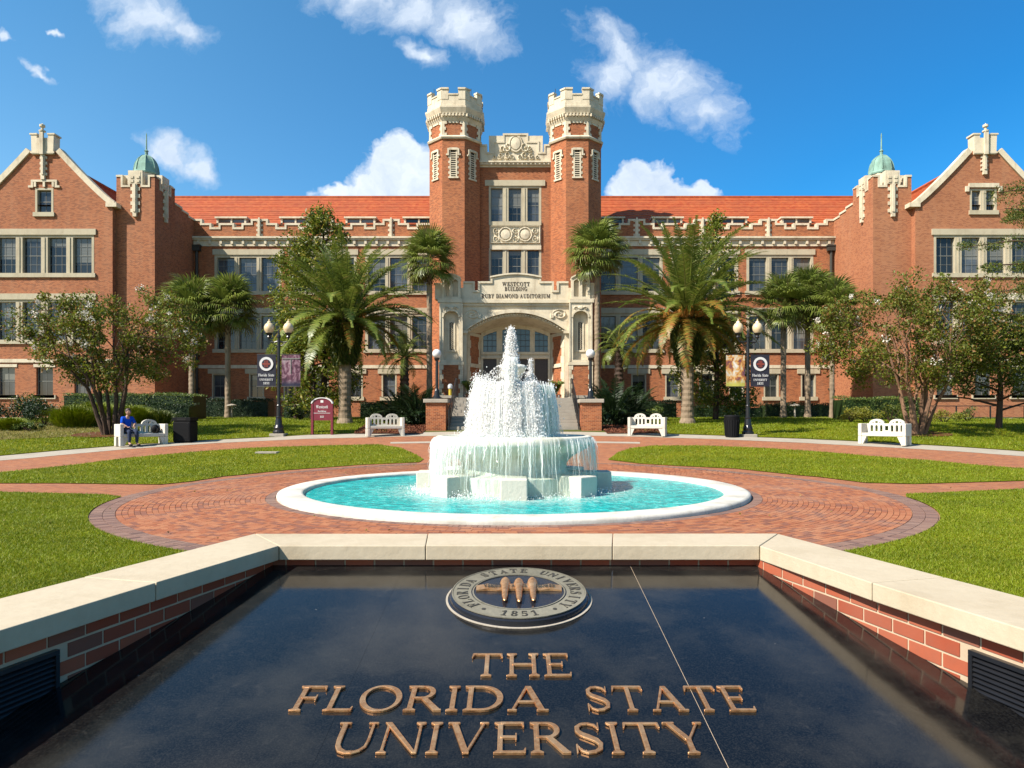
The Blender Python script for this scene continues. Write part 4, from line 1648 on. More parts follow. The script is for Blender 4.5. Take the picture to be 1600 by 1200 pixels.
for i, (a_, b_) in enumerate(lights3):
    x0_, x1_ = sx(a_), sx(b_)
    g_ = MB().box(x0_ - .05, x1_ + .05, DS + .03, DS + .06, Z(551, DS), Z(513, DS)).build('pane', GLASSB, screen)
    d_ = MB()
    nd = 2 if i == 1 else 1
    for k in range(nd):
        xa_, xb_ = x0_ + (x1_ - x0_) * k / nd, x0_ + (x1_ - x0_) * (k + 1) / nd
        d_.box(xa_ + .03, xb_ - .03, DS + .02, DS + .07, ZL, Z(561, DS))
        d_.box(xa_ + .03, xa_ + .14, DS - .0, DS + .019, ZL, Z(561, DS))
        d_.box(xb_ - .14, xb_ - .03, DS - .0, DS + .019, ZL, Z(561, DS))
        for zz in (ZL, ZL + 1.0, Z(567, DS), Z(563.5, DS)):
            d_.box(xa_ + .141, xb_ - .141, DS + .001, DS + .019, zz, zz + .14)
    d_.build('door', DOORM, screen)
    nb = 6 if i == 1 else 3
    for k in range(1, nb):
        xx = x0_ + (x1_ - x0_) * k / nb
        M.box(xx - .018, xx + .018, DS - .01, DS + .029, Z(550, DS), Z(515, DS))
    for k in range(1, 4):
        zz = Z(550, DS) + (Z(514, DS) - Z(550, DS)) * k / 4
        M.box(x0_, x1_, DS - .008, DS + .028, zz - .018, zz + .018)
M.build('glazing_bars', BLACKM, screen)
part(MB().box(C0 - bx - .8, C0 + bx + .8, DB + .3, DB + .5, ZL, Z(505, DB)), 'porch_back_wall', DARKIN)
# cornice and lettered parapet
M = MB()
M.box(C0 - 5.06, C0 + 5.06, DP - .24, DP + .3, pz(474), pz(469))
M.box(C0 - 5.02, C0 + 5.02, DP - .12, DP + .3, pz(478), pz(474) - .002)
for sg in (-1, 1):
    a_, b_ = sorted((C0 + sg * 3.55, C0 + sg * 5.16))
    M.box(a_, b_, DP - .5, DP - .241, pz(474.5), pz(468.5))
part(M, 'porch_cornice', STONE)
zb_ = pz(469) + .002
pr = []
half = [(0, pz(429.5)), (.55, pz(430)), (1.1, pz(431.8)), (1.62, pz(434.5)), (1.62, pz(441.5)), (2.46, pz(441.5)), (2.46, pz(455.5)), (2.80, pz(455.5)), (2.80, pz(441.5)), (3.50, pz(441.5))]
prof_r = half
M = MB()
M.plate([(C0 - 4.98, zb_), (C0 + 4.98, zb_), (C0 + 4.98, pz(450)), (C0 + 3.50, pz(450))] + [(C0 + a_, b_) for a_, b_ in half[::-1]] + [(C0 - a_, b_) for a_, b_ in half[1:]] + [(C0 - 3.50, pz(450)), (C0 - 4.98, pz(450))],
        [], DP - .05, DP + .30)
st = [(C0 + a_, b_) for a_, b_ in half[3:]]
stepped(M, [(C0 + 1.62, pz(434.5))] + st[1:], DP - .05, DP + .3, .13, .08)
stepped(M, [(2 * C0 - p[0], p[1]) for p in ([(C0 + 1.62, pz(434.5))] + st[1:])][::-1], DP - .05, DP + .3, .13, .08)
bow = [(C0 + a_ * sgn, b_) for sgn in (-1,) for a_, b_ in half[3::-1]] + [(C0 + a_, b_) for a_, b_ in half[1:4]]
bow = [(C0 + 1.72 * t_, pz(434.5) + (pz(429.3) - pz(434.5)) * (math.cos(t_ * PI / 2) if abs(t_) < .85 else max(0, math.cos(t_ * PI / 2)))) for t_ in np.linspace(-1, 1, 17)]
M.plate(bow + [(p[0], p[1] - .14) for p in bow[::-1]][0:0] + [(p[0], p[1] + .10) for p in bow[::-1]], [], DP - .16, DP + .33)
part(M, 'porch_parapet', STONE)
# corner piers of the porch with niches
for sg in (-1, 1):
    cc = C0 + sg * 4.28
    M = MB()
    # lower brick shaft and stone upper shaft with an arched niche
    nz0, nz1, nw = pz(563), pz(497), .50
    niche = [(cc - nw, nz0), (cc + nw, nz0)] + [(cc + nw * math.cos(a_), nz1 + .42 * math.sin(a_)) for a_ in np.linspace(0, PI, 9)]
    M.plate([(cc - .74, pz(566)), (cc + .74, pz(566)), (cc + .74, pz(474.6)), (cc - .74, pz(474.6))], [niche], DP - .42, DP - .002)
    M.box(cc - .82, cc + .82, DP - .50, DP, pz(571), pz(566.2))
    M.box(cc - .5, cc + .5, DP - .06, DP - .003, nz0, nz1 + .42)
    # arch roll and shield over the niche
    for k in range(9):
        a0_, a1_ = PI * k / 9, PI * (k + 1) / 9
        M.plate([(cc + .50 * math.cos(a0_), nz1 + .42 * math.sin(a0_)), (cc + .50 * math.cos(a1_), nz1 + .42 * math.sin(a1_)), (cc + .60 * math.cos(a1_), nz1 + .54 * math.sin(a1_)), (cc + .60 * math.cos(a0_), nz1 + .54 * math.sin(a0_))][::-1], [], DP - .48 - .002 * (k % 2), DP - .419)
    for dx in (-.72, .72):
        M.box(cc + dx - .05, cc + dx + .05, DP - .47, DP - .421, pz(565), pz(476))
    M.box(cc - .24, cc - .13, DP - .12, DP - .061, pz(547), pz(503))
    M.box(cc + .13, cc + .24, DP - .12, DP - .061, pz(547), pz(503))
    M.box(cc - .30, cc + .30, DP - .14, DP - .061, pz(550), pz(547.1))
    pr_ = part(M, 'porch_pier', STONE)
    MB().box(cc - .13, cc + .13, DP - .08, DP - .061, pz(547), pz(504)).build('slit_pane', DARKIN, pr_)
    K = MB()
    for k in range(12):
        z_ = pz(546) + (pz(505) - pz(546)) * k / 12
        for dd in (1, -1):
            s0 = len(K.v)
            K.box(-.015, .015, -.10, -.081, 0, .24)
            K.xf(Matrix.Translation((cc - dd * .08, DP, z_)) @ Matrix.Rotation(dd * .75, 4, 'Y'), s0)
    K.build('lattice', STONE, pr_)
    relief('niche_carving', cc - .55, cc + .55, pz(488), pz(477), DP - .422, lambda U, V: np.maximum(scroll(U, V, -.5, 0, .5, 1.4, .28, 1.3), np.maximum(scroll(-U, V, -.5, 0, .5, 1.4, .28, 1.3), np.where(np.hypot(U * 1.6, V) < .45, .9, 0))), 36, 20, .12)
    part(MB().box(cc - .78, cc + .78, DP - .44, DP - .002, ZL - .4, pz(571) - .002), 'pier_base', BRICK)
    for k in range(8):
        za_ = ZL + (pz(571) - ZL) * k / 8
        w_ = .30 if k % 2 else .2
        for sg2 in (-1, 1):
            x0_, x1_ = sorted((cc + sg2 * .80, cc + sg2 * (.80 - w_)))
            part(MB().box(x0_, x1_, DP - .47, DP - .441, za_, za_ + (pz(571) - ZL) / 8 - .01), 'quoin', STONE)
    # cap block with two little niches
    K = MB()
    capo = [(cc - .62, zb_), (cc + .62, zb_), (cc + .62, pz(437)), (cc + .3, pz(433)), (cc, pz(431)), (cc - .3, pz(433)), (cc - .62, pz(437))]
    nh = []
    for dx in (-.28, .28):
        nh.append([(cc + dx - .17, pz(465)), (cc + dx + .17, pz(465)), (cc + dx + .17, pz(441)), (cc + dx, pz(438)), (cc + dx - .17, pz(441))])
    K.plate(capo, nh, DP - .40, DP - .16)
    K.box(cc - .58, cc + .58, DP - .158, DP + .4, zb_, pz(437.5))
    ol = capo[2:]
    for (p0, p1) in zip(ol, ol[1:]):
        K.plate([p0, p1, (p1[0], p1[1] + .1), (p0[0], p0[1] + .1)][::-1], [], DP - .47, DP + .40)
    # low outer merlon beside it
    oc = C0 + sg * 5.0
    K.box(oc - .36, oc + .36, DP - .3, DP + .4, zb_, pz(446))
    K.box(oc - .42, oc + .42, DP - .36, DP + .45, pz(446) + .001, pz(443.5))
    part(K, 'pier_cap', STONE)
    # carved spandrels of the arch
    relief('arch_carving', C0 + sg * 2.9 - .62, C0 + sg * 2.9 + .62, pz(502), pz(481), DP - .003,
           lambda U, V: np.maximum(scroll(U, V, 0, 0, .75, 1.8, .26, 1.0), np.where(np.hypot(U + sg * .9, V + .3) < .35, .6, 0)), 40, 30, .12)


# ---- lettering cut from the fallback serif face that ships with Blender
def glyph_shape(ch, size=1.0, extrude=.02, bevel=0.0, offset=0.0, serif=True, res=4):
    cu = bpy.data.curves.new('glyph', 'FONT')
    if serif and 'A' <= ch <= 'Z':
        ch = chr(0x1D400 + ord(ch) - 65)
    elif serif and 'a' <= ch <= 'z':
        ch = chr(0x1D41A + ord(ch) - 97)
    elif serif and '0' <= ch <= '9':
        ch = chr(0x1D7CE + ord(ch) - 48)
    cu.body = ch
    cu.size = size
    cu.extrude = extrude
    cu.bevel_depth = bevel
    cu.bevel_resolution = 1
    cu.offset = offset
    cu.resolution_u = res
    o_ = bpy.data.objects.new('glyph', cu)
    C.objects.link(o_)
    dg = bpy.context.evaluated_depsgraph_get()
    me = bpy.data.meshes.new_from_object(o_.evaluated_get(dg))
    bpy.data.objects.remove(o_)
    bpy.data.curves.remove(cu)
    return me


_gc = {}


def glyph(ch, **k):
    key = (ch, tuple(sorted(k.items())))
    if key not in _gc:
        me = glyph_shape(ch, **k)
        co = np.empty(len(me.vertices) * 3)
        me.vertices.foreach_get('co', co)
        _gc[key] = (me, co.reshape(-1, 3))
    return _gc[key]


def text_mesh(txt, width, height, depth=.02, serif=True, gap=.16, space=.55, offset=0.0, each=None):
    """one mesh of lettering, centred on x, standing on z = 0, facing -y"""
    items, x_, res = [], 0.0, MB()
    hcap = None
    for ch in txt:
        if ch == ' ':
            x_ += space
            continue
        me, co = glyph(ch, extrude=.05, offset=offset, serif=serif)
        mn, mx2 = co.min(0), co.max(0)
        items.append((me, co, x_ - mn[0], ch))
        x_ += (mx2[0] - mn[0]) + gap
    tot = x_ - gap
    hc_ = glyph('E' if serif else 'E', extrude=.05, offset=offset, serif=serif)[1]
    h_ = hc_[:, 1].max() - hc_[:, 1].min()
    z_base = hc_[:, 1].min()
    kx, kz = width / tot, height / h_
    for me, co, ox, ch in items:
        vs = [((c[0] + ox) * kx - width / 2, -(c[2] + .05) / .1 * depth, (c[1] - z_base) * kz) for c in co]
        res.add(vs, [tuple(p.vertices) for p in me.polygons])
    return res


def place_text(txt, width, height, x_, y_, z_, name, mat, parent, depth=.02, rz=0.0, serif=True, offset=0.0, gap=.12):
    M_ = text_mesh(txt, width, height, depth, serif, gap, .4, offset)
    M_.xf(Matrix.Translation((x_, y_, z_)) @ Matrix.Rotation(rz, 4, 'Z'))
    return M_.build(name, mat, parent)


place_text('WESTCOTT', X(828, DP) - X(785, DP), .26, C0, DP - .052, pz(447), 'lettering', CARVED, B)
place_text('BUILDING', X(824, DP) - X(789, DP), .26, C0, DP - .052, pz(454.5), 'lettering', CARVED, B)
place_text('RUBY DIAMOND AUDITORIUM', X(860, DP) - X(753, DP), .27, C0, DP - .052, pz(466), 'lettering', CARVED, B)

# ---- entrance steps, landing, piers and rails
ST = thing('entrance_steps', 'broad grey concrete entrance steps rising to the stone porch behind the fountain', 'steps', (0, 31, .88))
z0s = .88
for k in range(10):
    M = MB().box(-2.95, 2.95, 31 + k * .34, 34.5 + (0 if k < 9 else 14.6), z0s + k * .152, z0s + (k + 1) * .152 - .002)
    MB_ = M.build('step' if k < 9 else 'landing', STEPC, ST, bevel=.012)
part_ = MB().box(-3.9, -2.97, 34.5, 46.3, .4, 2.38).box(2.97, 3.9, 34.5, 46.3, .4, 2.38).build('flank_wall', BRICK, ST)
MB().box(-3.98, -2.95, 34.4, 46.2, 2.382, 2.52).box(2.95, 3.98, 34.4, 46.2, 2.382, 2.52).build('flank_coping', CONCRETE, ST)


def handrail(x_, lab):
    o_ = thing('handrail', lab, 'handrail', (x_, 31, .88), 0, 'handrails of the entrance steps')
    M = MB()
    pts = [(x_, 30.7, .88 + .02), (x_, 30.7, .88 + .9), (x_, 31.0, .88 + .98), (x_, 34.4, 2.4 + .95), (x_, 35.0, 2.4 + .95), (x_, 35.0, 2.4)]
    M.tube(pts, .028, 8)
    M.build('rail', BLACKM, o_)
    M = MB()
    for k in range(14):
        yy_ = 30.95 + k * .25
        zb = .9 + max(0, (yy_ - 31)) / .34 * .152
        M.tube([(x_, yy_, zb + .05), (x_, yy_, zb + .85)], .010, 5)
    M.tube([(x_, 30.72, 1.02), (x_, 34.4, 2.55)], .015, 6)
    M.build('balusters', BLACKM, o_)


handrail(2.86, 'black iron handrail climbing the right edge of the entrance steps')
handrail(-2.86, 'black iron handrail climbing the left edge of the entrance steps')


def brick_pier(s, lab):
    cxp = s * 3.42 - (.0 if s > 0 else .02)
    o_ = thing('brick_pier', lab, 'pier', (cxp, 31.2, gz(31)), 0, 'brick piers at the foot of the steps')
    b_ = MB().box(cxp - .44, cxp + .44, 30.7, 31.6, .7, 2.08).build('shaft', BRICK, o_)
    MB().box(cxp - .54, cxp + .54, 30.6, 31.7, 2.082, 2.25).build('cap', CONCRETE, o_, bevel=.02)
    # globe lamp standing on it
    g_ = thing('globe_lamp', 'white globe lamp on a black post on the %s brick pier of the steps' % ('right' if s > 0 else 'left'), 'lamp', (cxp, 31.15, 2.25), 0, 'globe lamps on the brick piers')
    M = MB().lathe([(0, 2.252), (.2, 2.252), (.2, 2.32), (.13, 2.38), (.11, 2.62), (.07, 2.72), (.065, 3.95), (.10, 4.0), (.13, 4.06), (.09, 4.10), (0, 4.10)], 14, (cxp, 31.15))
    M.build('post', BLACKM, g_, smooth=False)
    MB().sphere((cxp, 31.15, 4.28), .205, 20, 14).build('globe', WHITEG, g_, smooth=True)


brick_pier(-1, 'square red brick pier with a concrete cap left of the steps')
brick_pier(1, 'square red brick pier with a concrete cap right of the steps')

# ------------------------------------------------------------------ low memorial wall round the granite slabs
MW = thing('memorial_wall', 'low brick wall with cream stone coping wrapped round the black granite in the foreground', 'wall', (0, 3.8, 0))
ZC0, ZC1 = .723, .80
YF, YB = 3.76, 4.15            # inner and outer edge of the back coping
SL = .268
NEAR = .35


def inner_x(d):
    return 1.28 + SL * (YF - d)


def outer_x(d):
    return 1.555 + .292 * (YB - d) - .012


def coping_stone(pts, nm='coping_stone'):
    cx_ = sum(p[0] for p in pts) / len(pts)
    cy_ = sum(p[1] for p in pts) / len(pts)
    sh = [(p[0] + (cx_ - p[0]) * .004, p[1] + (cy_ - p[1]) * .006) for p in pts]
    ar = sum(sh[i][0] * sh[(i + 1) % len(sh)][1] - sh[(i + 1) % len(sh)][0] * sh[i][1] for i in range(len(sh)))
    if ar < 0: sh = sh[::-1]
    return MB().prism(sh, ZC0, ZC1 + rng.random() * .0015).build(nm, COPING, MW, bevel=.004)


jx = [X(436, YF) * 1.0, X(665, YF), X(957, YF), X(1187, YF)]
ox = [-1.54, X(669, YB), X(958, YB), 1.57]
for k in range(3):
    coping_stone([(jx[k] + (.0 if k else -.0), YF), (jx[k + 1], YF), (ox[k + 1], YB), (ox[k], YB)])
cuts = [None, 2.93, 1.95, 1.05, NEAR]
for s in (-1, 1):
    for k in range(4):
        if k == 0:
            a = [(s * abs(jx[0 if s < 0 else 3]), YF), (s * abs(ox[0 if s < 0 else 3]), YB)]
        else:
            a = [(s * inner_x(cuts[k]), cuts[k]), (s * outer_x(cuts[k] + .1), cuts[k] + .1)]
        b = [(s * outer_x(cuts[k + 1] + .1), cuts[k + 1] + .1), (s * inner_x(cuts[k + 1]), cuts[k + 1])]
        coping_stone(a + b)
# core with pale mortar face, and every facing brick proud of it
SET = .055                      # the brickwork is set back under the coping
BRL, BRH, MJ = .151, .050, .010


def run_of_bricks(p0, p1, nrm, gap_at=None):
    """bricks in stretcher bond on the vertical face from p0 to p1 (x, y), nrm points to the viewer's side"""
    d_ = Vector((p1[0] - p0[0], p1[1] - p0[1], 0))
    L_ = d_.length
    d_.normalize()
    ang = math.atan2(d_.y, d_.x)
    n_c = 11
    for c_ in range(n_c):
        z1_ = ZC0 - .004 - c_ * (BRH + MJ)
        z0_ = z1_ - BRH
        off_ = (0 if c_ % 2 else -.5) * (BRL + MJ)
        i_ = 0
        while True:
            a_ = off_ + i_ * (BRL + MJ)
            i_ += 1
            if a_ > L_: break
            u0, u1 = max(a_, 0.002), min(a_ + BRL, L_ - .002)
            if u1 - u0 < .02: continue
            um = (u0 + u1) / 2
            q = (p0[0] + d_.x * um, p0[1] + d_.y * um)
            # skip bricks wholly under the slabs, and behind the vent
            if z1_ < .2 + .1275 * q[1] - .06: continue
            if gap_at and gap_at[0] - .01 < um < gap_at[1] + .01 and gap_at[2] < (z0_ + z1_) / 2 < gap_at[3]: continue
            if gap_at and gap_at[2] < (z0_ + z1_) / 2 < gap_at[3]:
                if u0 < gap_at[1] + .005 < u1: u0 = gap_at[1] + .006
                if u0 < gap_at[0] - .005 < u1: u1 = gap_at[0] - .006
                um = (u0 + u1) / 2
                q = (p0[0] + d_.x * um, p0[1] + d_.y * um)
                if u1 - u0 < .015: continue
            key = round(u1 - u0, 2)
            if key not in _bm:
                m_ = MB().box(-.5, .5, -.5, .5, -.5, .5)
                _bm[key] = m_.mesh('brick', WBRICK)
            link('brick', _bm[key], None, MW, (q[0], q[1] - 3.8, (z0_ + z1_) / 2), (0, 0, ang), (u1 - u0, .004 + rng.random() * .003, BRH + (rng.random() - .5) * .002))


_bm = {}
bxL = lambda d: inner_x(d) + SET
VZ0, VZ1 = .40, .655
for s in (-1, 1):
    core = [(s * bxL(YF + SET), YF + SET), (s * (bxL(NEAR)), NEAR), (s * (bxL(NEAR) + .24), NEAR), (s * (bxL(YF) + .2), YF + .32)]
    if s > 0: pass
    else: core = core
    ar = sum(core[i][0] * core[(i + 1) % 4][1] - core[(i + 1) % 4][0] * core[i][1] for i in range(4))
    if ar < 0: core = core[::-1]
    MB().prism(core, 0, ZC0 - .002).build('wall_core', MORTAR, MW)
    p0, p1 = (s * (bxL(YF + SET) - .001), YF + SET), (s * (bxL(NEAR) - .001), NEAR)
    Lw = math.hypot(p1[0] - p0[0], p1[1] - p0[1])
    sinv = math.sqrt(1 + SL * SL)
    vent = ((YF + SET - 2.53) * sinv, (YF + SET - 1.98) * sinv)
    run_of_bricks(p0, p1, None, (vent[0], vent[1], VZ0, VZ1))
    # louvred vent let into the brickwork
    V_ = thing('wall_vent', 'black louvred vent let into the brickwork %s of the granite lettering' % ('right' if s > 0 else 'left'), 'vent', (p0[0], p0[1], 0), 0, 'louvred vents in the memorial wall')
    dirv = Vector((p1[0] - p0[0], p1[1] - p0[1], 0)).normalized()
    ang = math.atan2(dirv.y, dirv.x)
    T = Matrix.Translation((p0[0], p0[1], 0)) @ Matrix.Rotation(ang, 4, 'Z')
    sy = -1 if s > 0 else 1
    u0, u1 = vent
    fr = MB()
    for bxx in ((u0, u1, VZ0, VZ0 + .016), (u0, u1, VZ1 - .016, VZ1), (u0, u0 + .016, VZ0 + .017, VZ1 - .017), (u1 - .016, u1, VZ0 + .017, VZ1 - .017)):
        ya, yb_ = sorted((sy * -.004, sy * .022))
        fr.box(bxx[0], bxx[1], ya, yb_, bxx[2], bxx[3])
    fr.xf(T).build('vent_frame', BLACKM, V_)
    ya, yb_ = sorted((sy * -.004, sy * .004))
    MB().box(u0 + .016, u1 - .016, ya, yb_, VZ0 + .016, VZ1 - .016).xf(T).build('vent_back', DARKIN, V_)
    for k in range(12):
        zz = VZ0 + .026 + k * (VZ1 - VZ0 - .04) / 12
        ya, yb_ = sorted((sy * .006, sy * .018))
        sl_ = MB().add([(u0 + .016, sy * .006, zz + .012), (u1 - .016, sy * .006, zz + .012), (u1 - .016, sy * .020, zz), (u0 + .016, sy * .020, zz), (u0 + .016, sy * .006, zz + .009), (u1 - .016, sy * .006, zz + .009), (u1 - .016, sy * .020, zz - .003), (u0 + .016, sy * .020, zz - .003)],
                       [(0, 1, 2, 3), (7, 6, 5, 4), (3, 2, 6, 7)])
        sl_.xf(T).build('vent_slat', BLACKM, V_)
MB().box(-bxL(YF) - .2, bxL(YF) + .2, YF + SET, YB - .04, 0, ZC0 - .003).build('wall_core', MORTAR, MW)
run_of_bricks((-bxL(YF + SET), YF + SET - .003), (bxL(YF + SET), YF + SET - .003), None)

# ---- granite slabs, falling gently towards the viewer
TS = math.atan(.1275)
G = thing('granite_plaque', 'polished black granite slabs with raised bronze lettering in the foreground', 'plaque', (0, 2.4, .2 + .1275 * 2.4))


def on_slab(x_, d, h=0.0):
    """point on the slab plane at plan position (x, d), raised by h along its normal"""
    return (x_, d - h * math.sin(TS), .2 + .1275 * d + h * math.cos(TS))


def slab(xa_near, xb_near, xa_far, xb_far, dn, df):
    a = [on_slab(xa_near, dn), on_slab(xb_near, dn), on_slab(xb_far, df), on_slab(xa_far, df)]
    b = [on_slab(xa_near, dn, -.04), on_slab(xb_near, dn, -.04), on_slab(xb_far, df, -.04), on_slab(xa_far, df, -.04)]
    return MB().add(a + b, [(0, 1, 2, 3), (7, 6, 5, 4), (0, 4, 5, 1), (1, 5, 6, 2), (2, 6, 7, 3), (3, 7, 4, 0)]).build('granite_slab', GRANITE, G)


dn, df = .7, YF + SET - .004
g_ = .0010
slab(-bxL(dn) + .004, -.596 - .0003, -bxL(df) + .004, -.596 - .0003, dn, df)
slab(-.596 + .0003, .633 - g_, -.596 + .0003, .633 - g_, dn, df)
slab(.633 + g_, bxL(dn) - .004, .633 + g_, bxL(df) - .004, dn, df)
for k, xx in enumerate((-.596, .633)):
    ww = .0006 if k == 0 else .0009
    if k == 0: continue
    MB().add([on_slab(xx - ww, dn, -.0004), on_slab(xx + ww, dn, -.0004), on_slab(xx + ww, df, -.0004), on_slab(xx - ww, df, -.0004)], [(0, 1, 2, 3)]).build('joint_seal', MORTAR, G)
MB().box(-bxL(dn) + .01, bxL(dn) - .01, dn + .01, dn + .05, 0, .2 + .1275 * dn - .045).build('plinth_front', GRANITE, G)


def ribbon(pts, wds):
    """closed outline of a stroke along pts with full widths wds"""
    n_ = len(pts)
    L_, R_ = [], []
    for i in range(n_):
        a_, b_ = pts[max(i - 1, 0)], pts[min(i + 1, n_ - 1)]
        dx, dy = b_[0] - a_[0], b_[1] - a_[1]
        q = math.hypot(dx, dy)
        nx, ny = -dy / q, dx / q
        L_.append((pts[i][0] + nx * wds[i] / 2, pts[i][1] + ny * wds[i] / 2))
        R_.append((pts[i][0] - nx * wds[i] / 2, pts[i][1] - ny * wds[i] / 2))
    return L_ + R_[::-1]


def rect(a, b, c, d):
    return [(a, c), (b, c), (b, d), (a, d)]


def roman(ch):
    """wide roman capital of cap height 1: (list of (outline, holes), width); thick and thin strokes with bracketed serifs"""
    T_, t, sf, sh = .12, .066, .085, .045
    P, H = [], []

    def stem(x_, w_=T_, z0=0, z1=1, serifs=(1, 1)):
        P.append((rect(x_ - w_ / 2, x_ + w_ / 2, z0, z1), []))
        if serifs[0]: P.append(([(x_ - w_ / 2 - sf, 0), (x_ + w_ / 2 + sf, 0), (x_ + w_ / 2 + sf, sh * .8), (x_ + w_ / 2, sh * 2), (x_ - w_ / 2, sh * 2), (x_ - w_ / 2 - sf, sh * .8)], []))
        if serifs[1]: P.append(([(x_ - w_ / 2 - sf, 1 - sh * .8), (x_ - w_ / 2, 1 - sh * 2), (x_ + w_ / 2, 1 - sh * 2), (x_ + w_ / 2 + sf, 1 - sh * .8), (x_ + w_ / 2 + sf, 1), (x_ - w_ / 2 - sf, 1)], []))

    def arm(x0, x1, z_, up):
        """thin horizontal arm with a flared end"""
        P.append((rect(x0, x1, z_ - t / 2, z_ + t / 2), []))
        e = .13 * up
        q = [(x1 - .05, z_ - t / 2 * (1 if up > 0 else -1)), (x1 + .02, z_ - t / 2 * (1 if up > 0 else -1)), (x1 + .03, z_ + e), (x1 + .0, z_ + e)]
        P.append((q, []))

    def diag(xa, xb, w_, z0=0, z1=1):
        P.append(([(xa - w_ / 2, z0), (xa + w_ / 2, z0), (xb + w_ / 2, z1), (xb - w_ / 2, z1)], []))

    def foot(x_, w_, z_):
        a_, b_ = (z_, z_ + sh) if z_ < .5 else (z_ - sh, z_)
        P.append((rect(x_ - w_ / 2 - sf, x_ + w_ / 2 + sf, a_, b_), []))
    if ch == 'T':
        W = .86
        stem(W / 2, T_, 0, 1, (1, 0))
        P.append((rect(.03, W - .03, 1 - t, 1), []))
        P.append(([(.0, .80), (.03, .80), (.08, 1 - t), (.02, 1.0)], []))
        P.append(([(W, .80), (W - .02, 1.0), (W - .08, 1 - t), (W - .03, .80)], []))
    elif ch == 'H':
        W = .92
        stem(.16); stem(W - .16)
        P.append((rect(.16, W - .16, .5 - t / 2, .5 + t / 2), []))
    elif ch in 'EFL':
        W = {'E': .74, 'F': .70, 'L': .70}[ch]
        stem(.16, T_, 0, 1, (1, 1))
        if ch in 'EL': arm(.16, W - .03, t / 2, 1)
        if ch in 'EF':
            arm(.16, W - .06, 1 - t / 2, -1)
            P.append((rect(.16, .52, .5 - t / 2, .5 + t / 2), []))
            P.append((rect(.50, .535, .40, .62), []))
    elif ch == 'I':
        W = .32
        stem(.16)
    elif ch == 'O':
        W = 1.0
        o_ = [(W / 2 + W / 2 * math.cos(a_), .5 + .53 * math.sin(a_)) for a_ in np.linspace(0, 2 * PI, 41)[:-1]]
        i_ = [(W / 2 + (W / 2 - .13) * math.cos(a_ + .12), .5 + (.53 - .075) * math.sin(a_)) for a_ in np.linspace(0, 2 * PI, 41)[:-1]]
        P.append((o_, [i_]))
    elif ch == 'D':
        W = .95
        stem(.16)
        o_ = [(.16, 0), (.45, 0)] + [(.45 + .50 * math.cos(a_), .5 + .5 * math.sin(a_)) for a_ in np.linspace(-PI / 2, PI / 2, 19)[1:-1]] + [(.45, 1), (.16, 1)]
        i_ = [(.20, t), (.44, t)] + [(.44 + .365 * math.cos(a_), .5 + (.5 - t) * math.sin(a_)) for a_ in np.linspace(-PI / 2, PI / 2, 19)[1:-1]] + [(.44, 1 - t), (.20, 1 - t)]
        P.append((o_, [i_]))
    elif ch == 'R':
        W = .90
        stem(.16)
        c_, r_ = .735, .265
        o_ = [(.16, c_ - r_), (.42, c_ - r_)] + [(.42 + .28 * math.cos(a_), c_ + r_ * math.sin(a_)) for a_ in np.linspace(-PI / 2, PI / 2, 15)[1:-1]] + [(.42, 1), (.16, 1)]
        i_ = [(.20, c_ - r_ + t), (.41, c_ - r_ + t)] + [(.41 + .16 * math.cos(a_), c_ + (r_ - t) * math.sin(a_)) for a_ in np.linspace(-PI / 2, PI / 2, 15)[1:-1]] + [(.41, 1 - t), (.20, 1 - t)]
        P.append((o_, [i_]))
        P.append(([(.72, 0), (W, 0), (W, sh), (.86, sh * 1.3), (.52, .50), (.36, .50)], []))
    elif ch == 'A':
        W = 1.0
        diag(.13, .49, .075); diag(.83, .51, .145)
        P.append((rect(.26, .72, .32, .32 + t), []))
        foot(.13, .06, 0); foot(.84, .12, 0)
    elif ch == 'V':
        W = 1.0
        diag(.50, .16, .145); diag(.50, .87, .07)
        foot(.16, .12, 1); foot(.87, .05, 1)
    elif ch == 'Y':
        W = .95
        stem(.47, T_, 0, .5, (1, 0))
        diag(.47, .14, .145, .42, 1); diag(.48, .82, .07, .42, 1)
        foot(.14, .12, 1); foot(.82, .05, 1)
    elif ch == 'N':
        W = 1.0
        stem(.13, .07, 0, 1, (1, 0)); stem(.88, .07, 0, 1, (0, 1))
        P.append(([(.80, 0), (.915, 0), (.19, 1), (.02, 1)], []))
    elif ch == 'U':
        W = .98
        path = [(.17, 1), (.17, .42), (.19, .24), (.27, .10), (.40, .035), (.55, .03), (.70, .09), (.80, .22), (.83, .42), (.83, 1)]
        P.append((ribbon(path, [T_, T_, T_, .13, .10, .08, .075, .07, .07, .07]), []))
        foot(.17, T_, 1); foot(.83, .07, 1)
    elif ch == 'S':
        W = .70
        path = [(.60, .80), (.52, .92), (.38, .965), (.22, .94), (.12, .84), (.12, .72), (.20, .61), (.36, .52), (.52, .42), (.60, .30), (.58, .15), (.46, .06), (.30, .03), (.16, .09), (.07, .24)]
        P.append((ribbon(path, [.04, .06, .07, .08, .11, .12, .135, .14, .135, .12, .11, .08, .07, .06, .04]), []))
        P.append(([(.585, .74), (.625, .74), (.635, .99), (.605, .99)], []))
        P.append(([(.045, .01), (.075, .01), (.085, .28), (.045, .28)], []))
    else:
        return [], .3
    return P, W


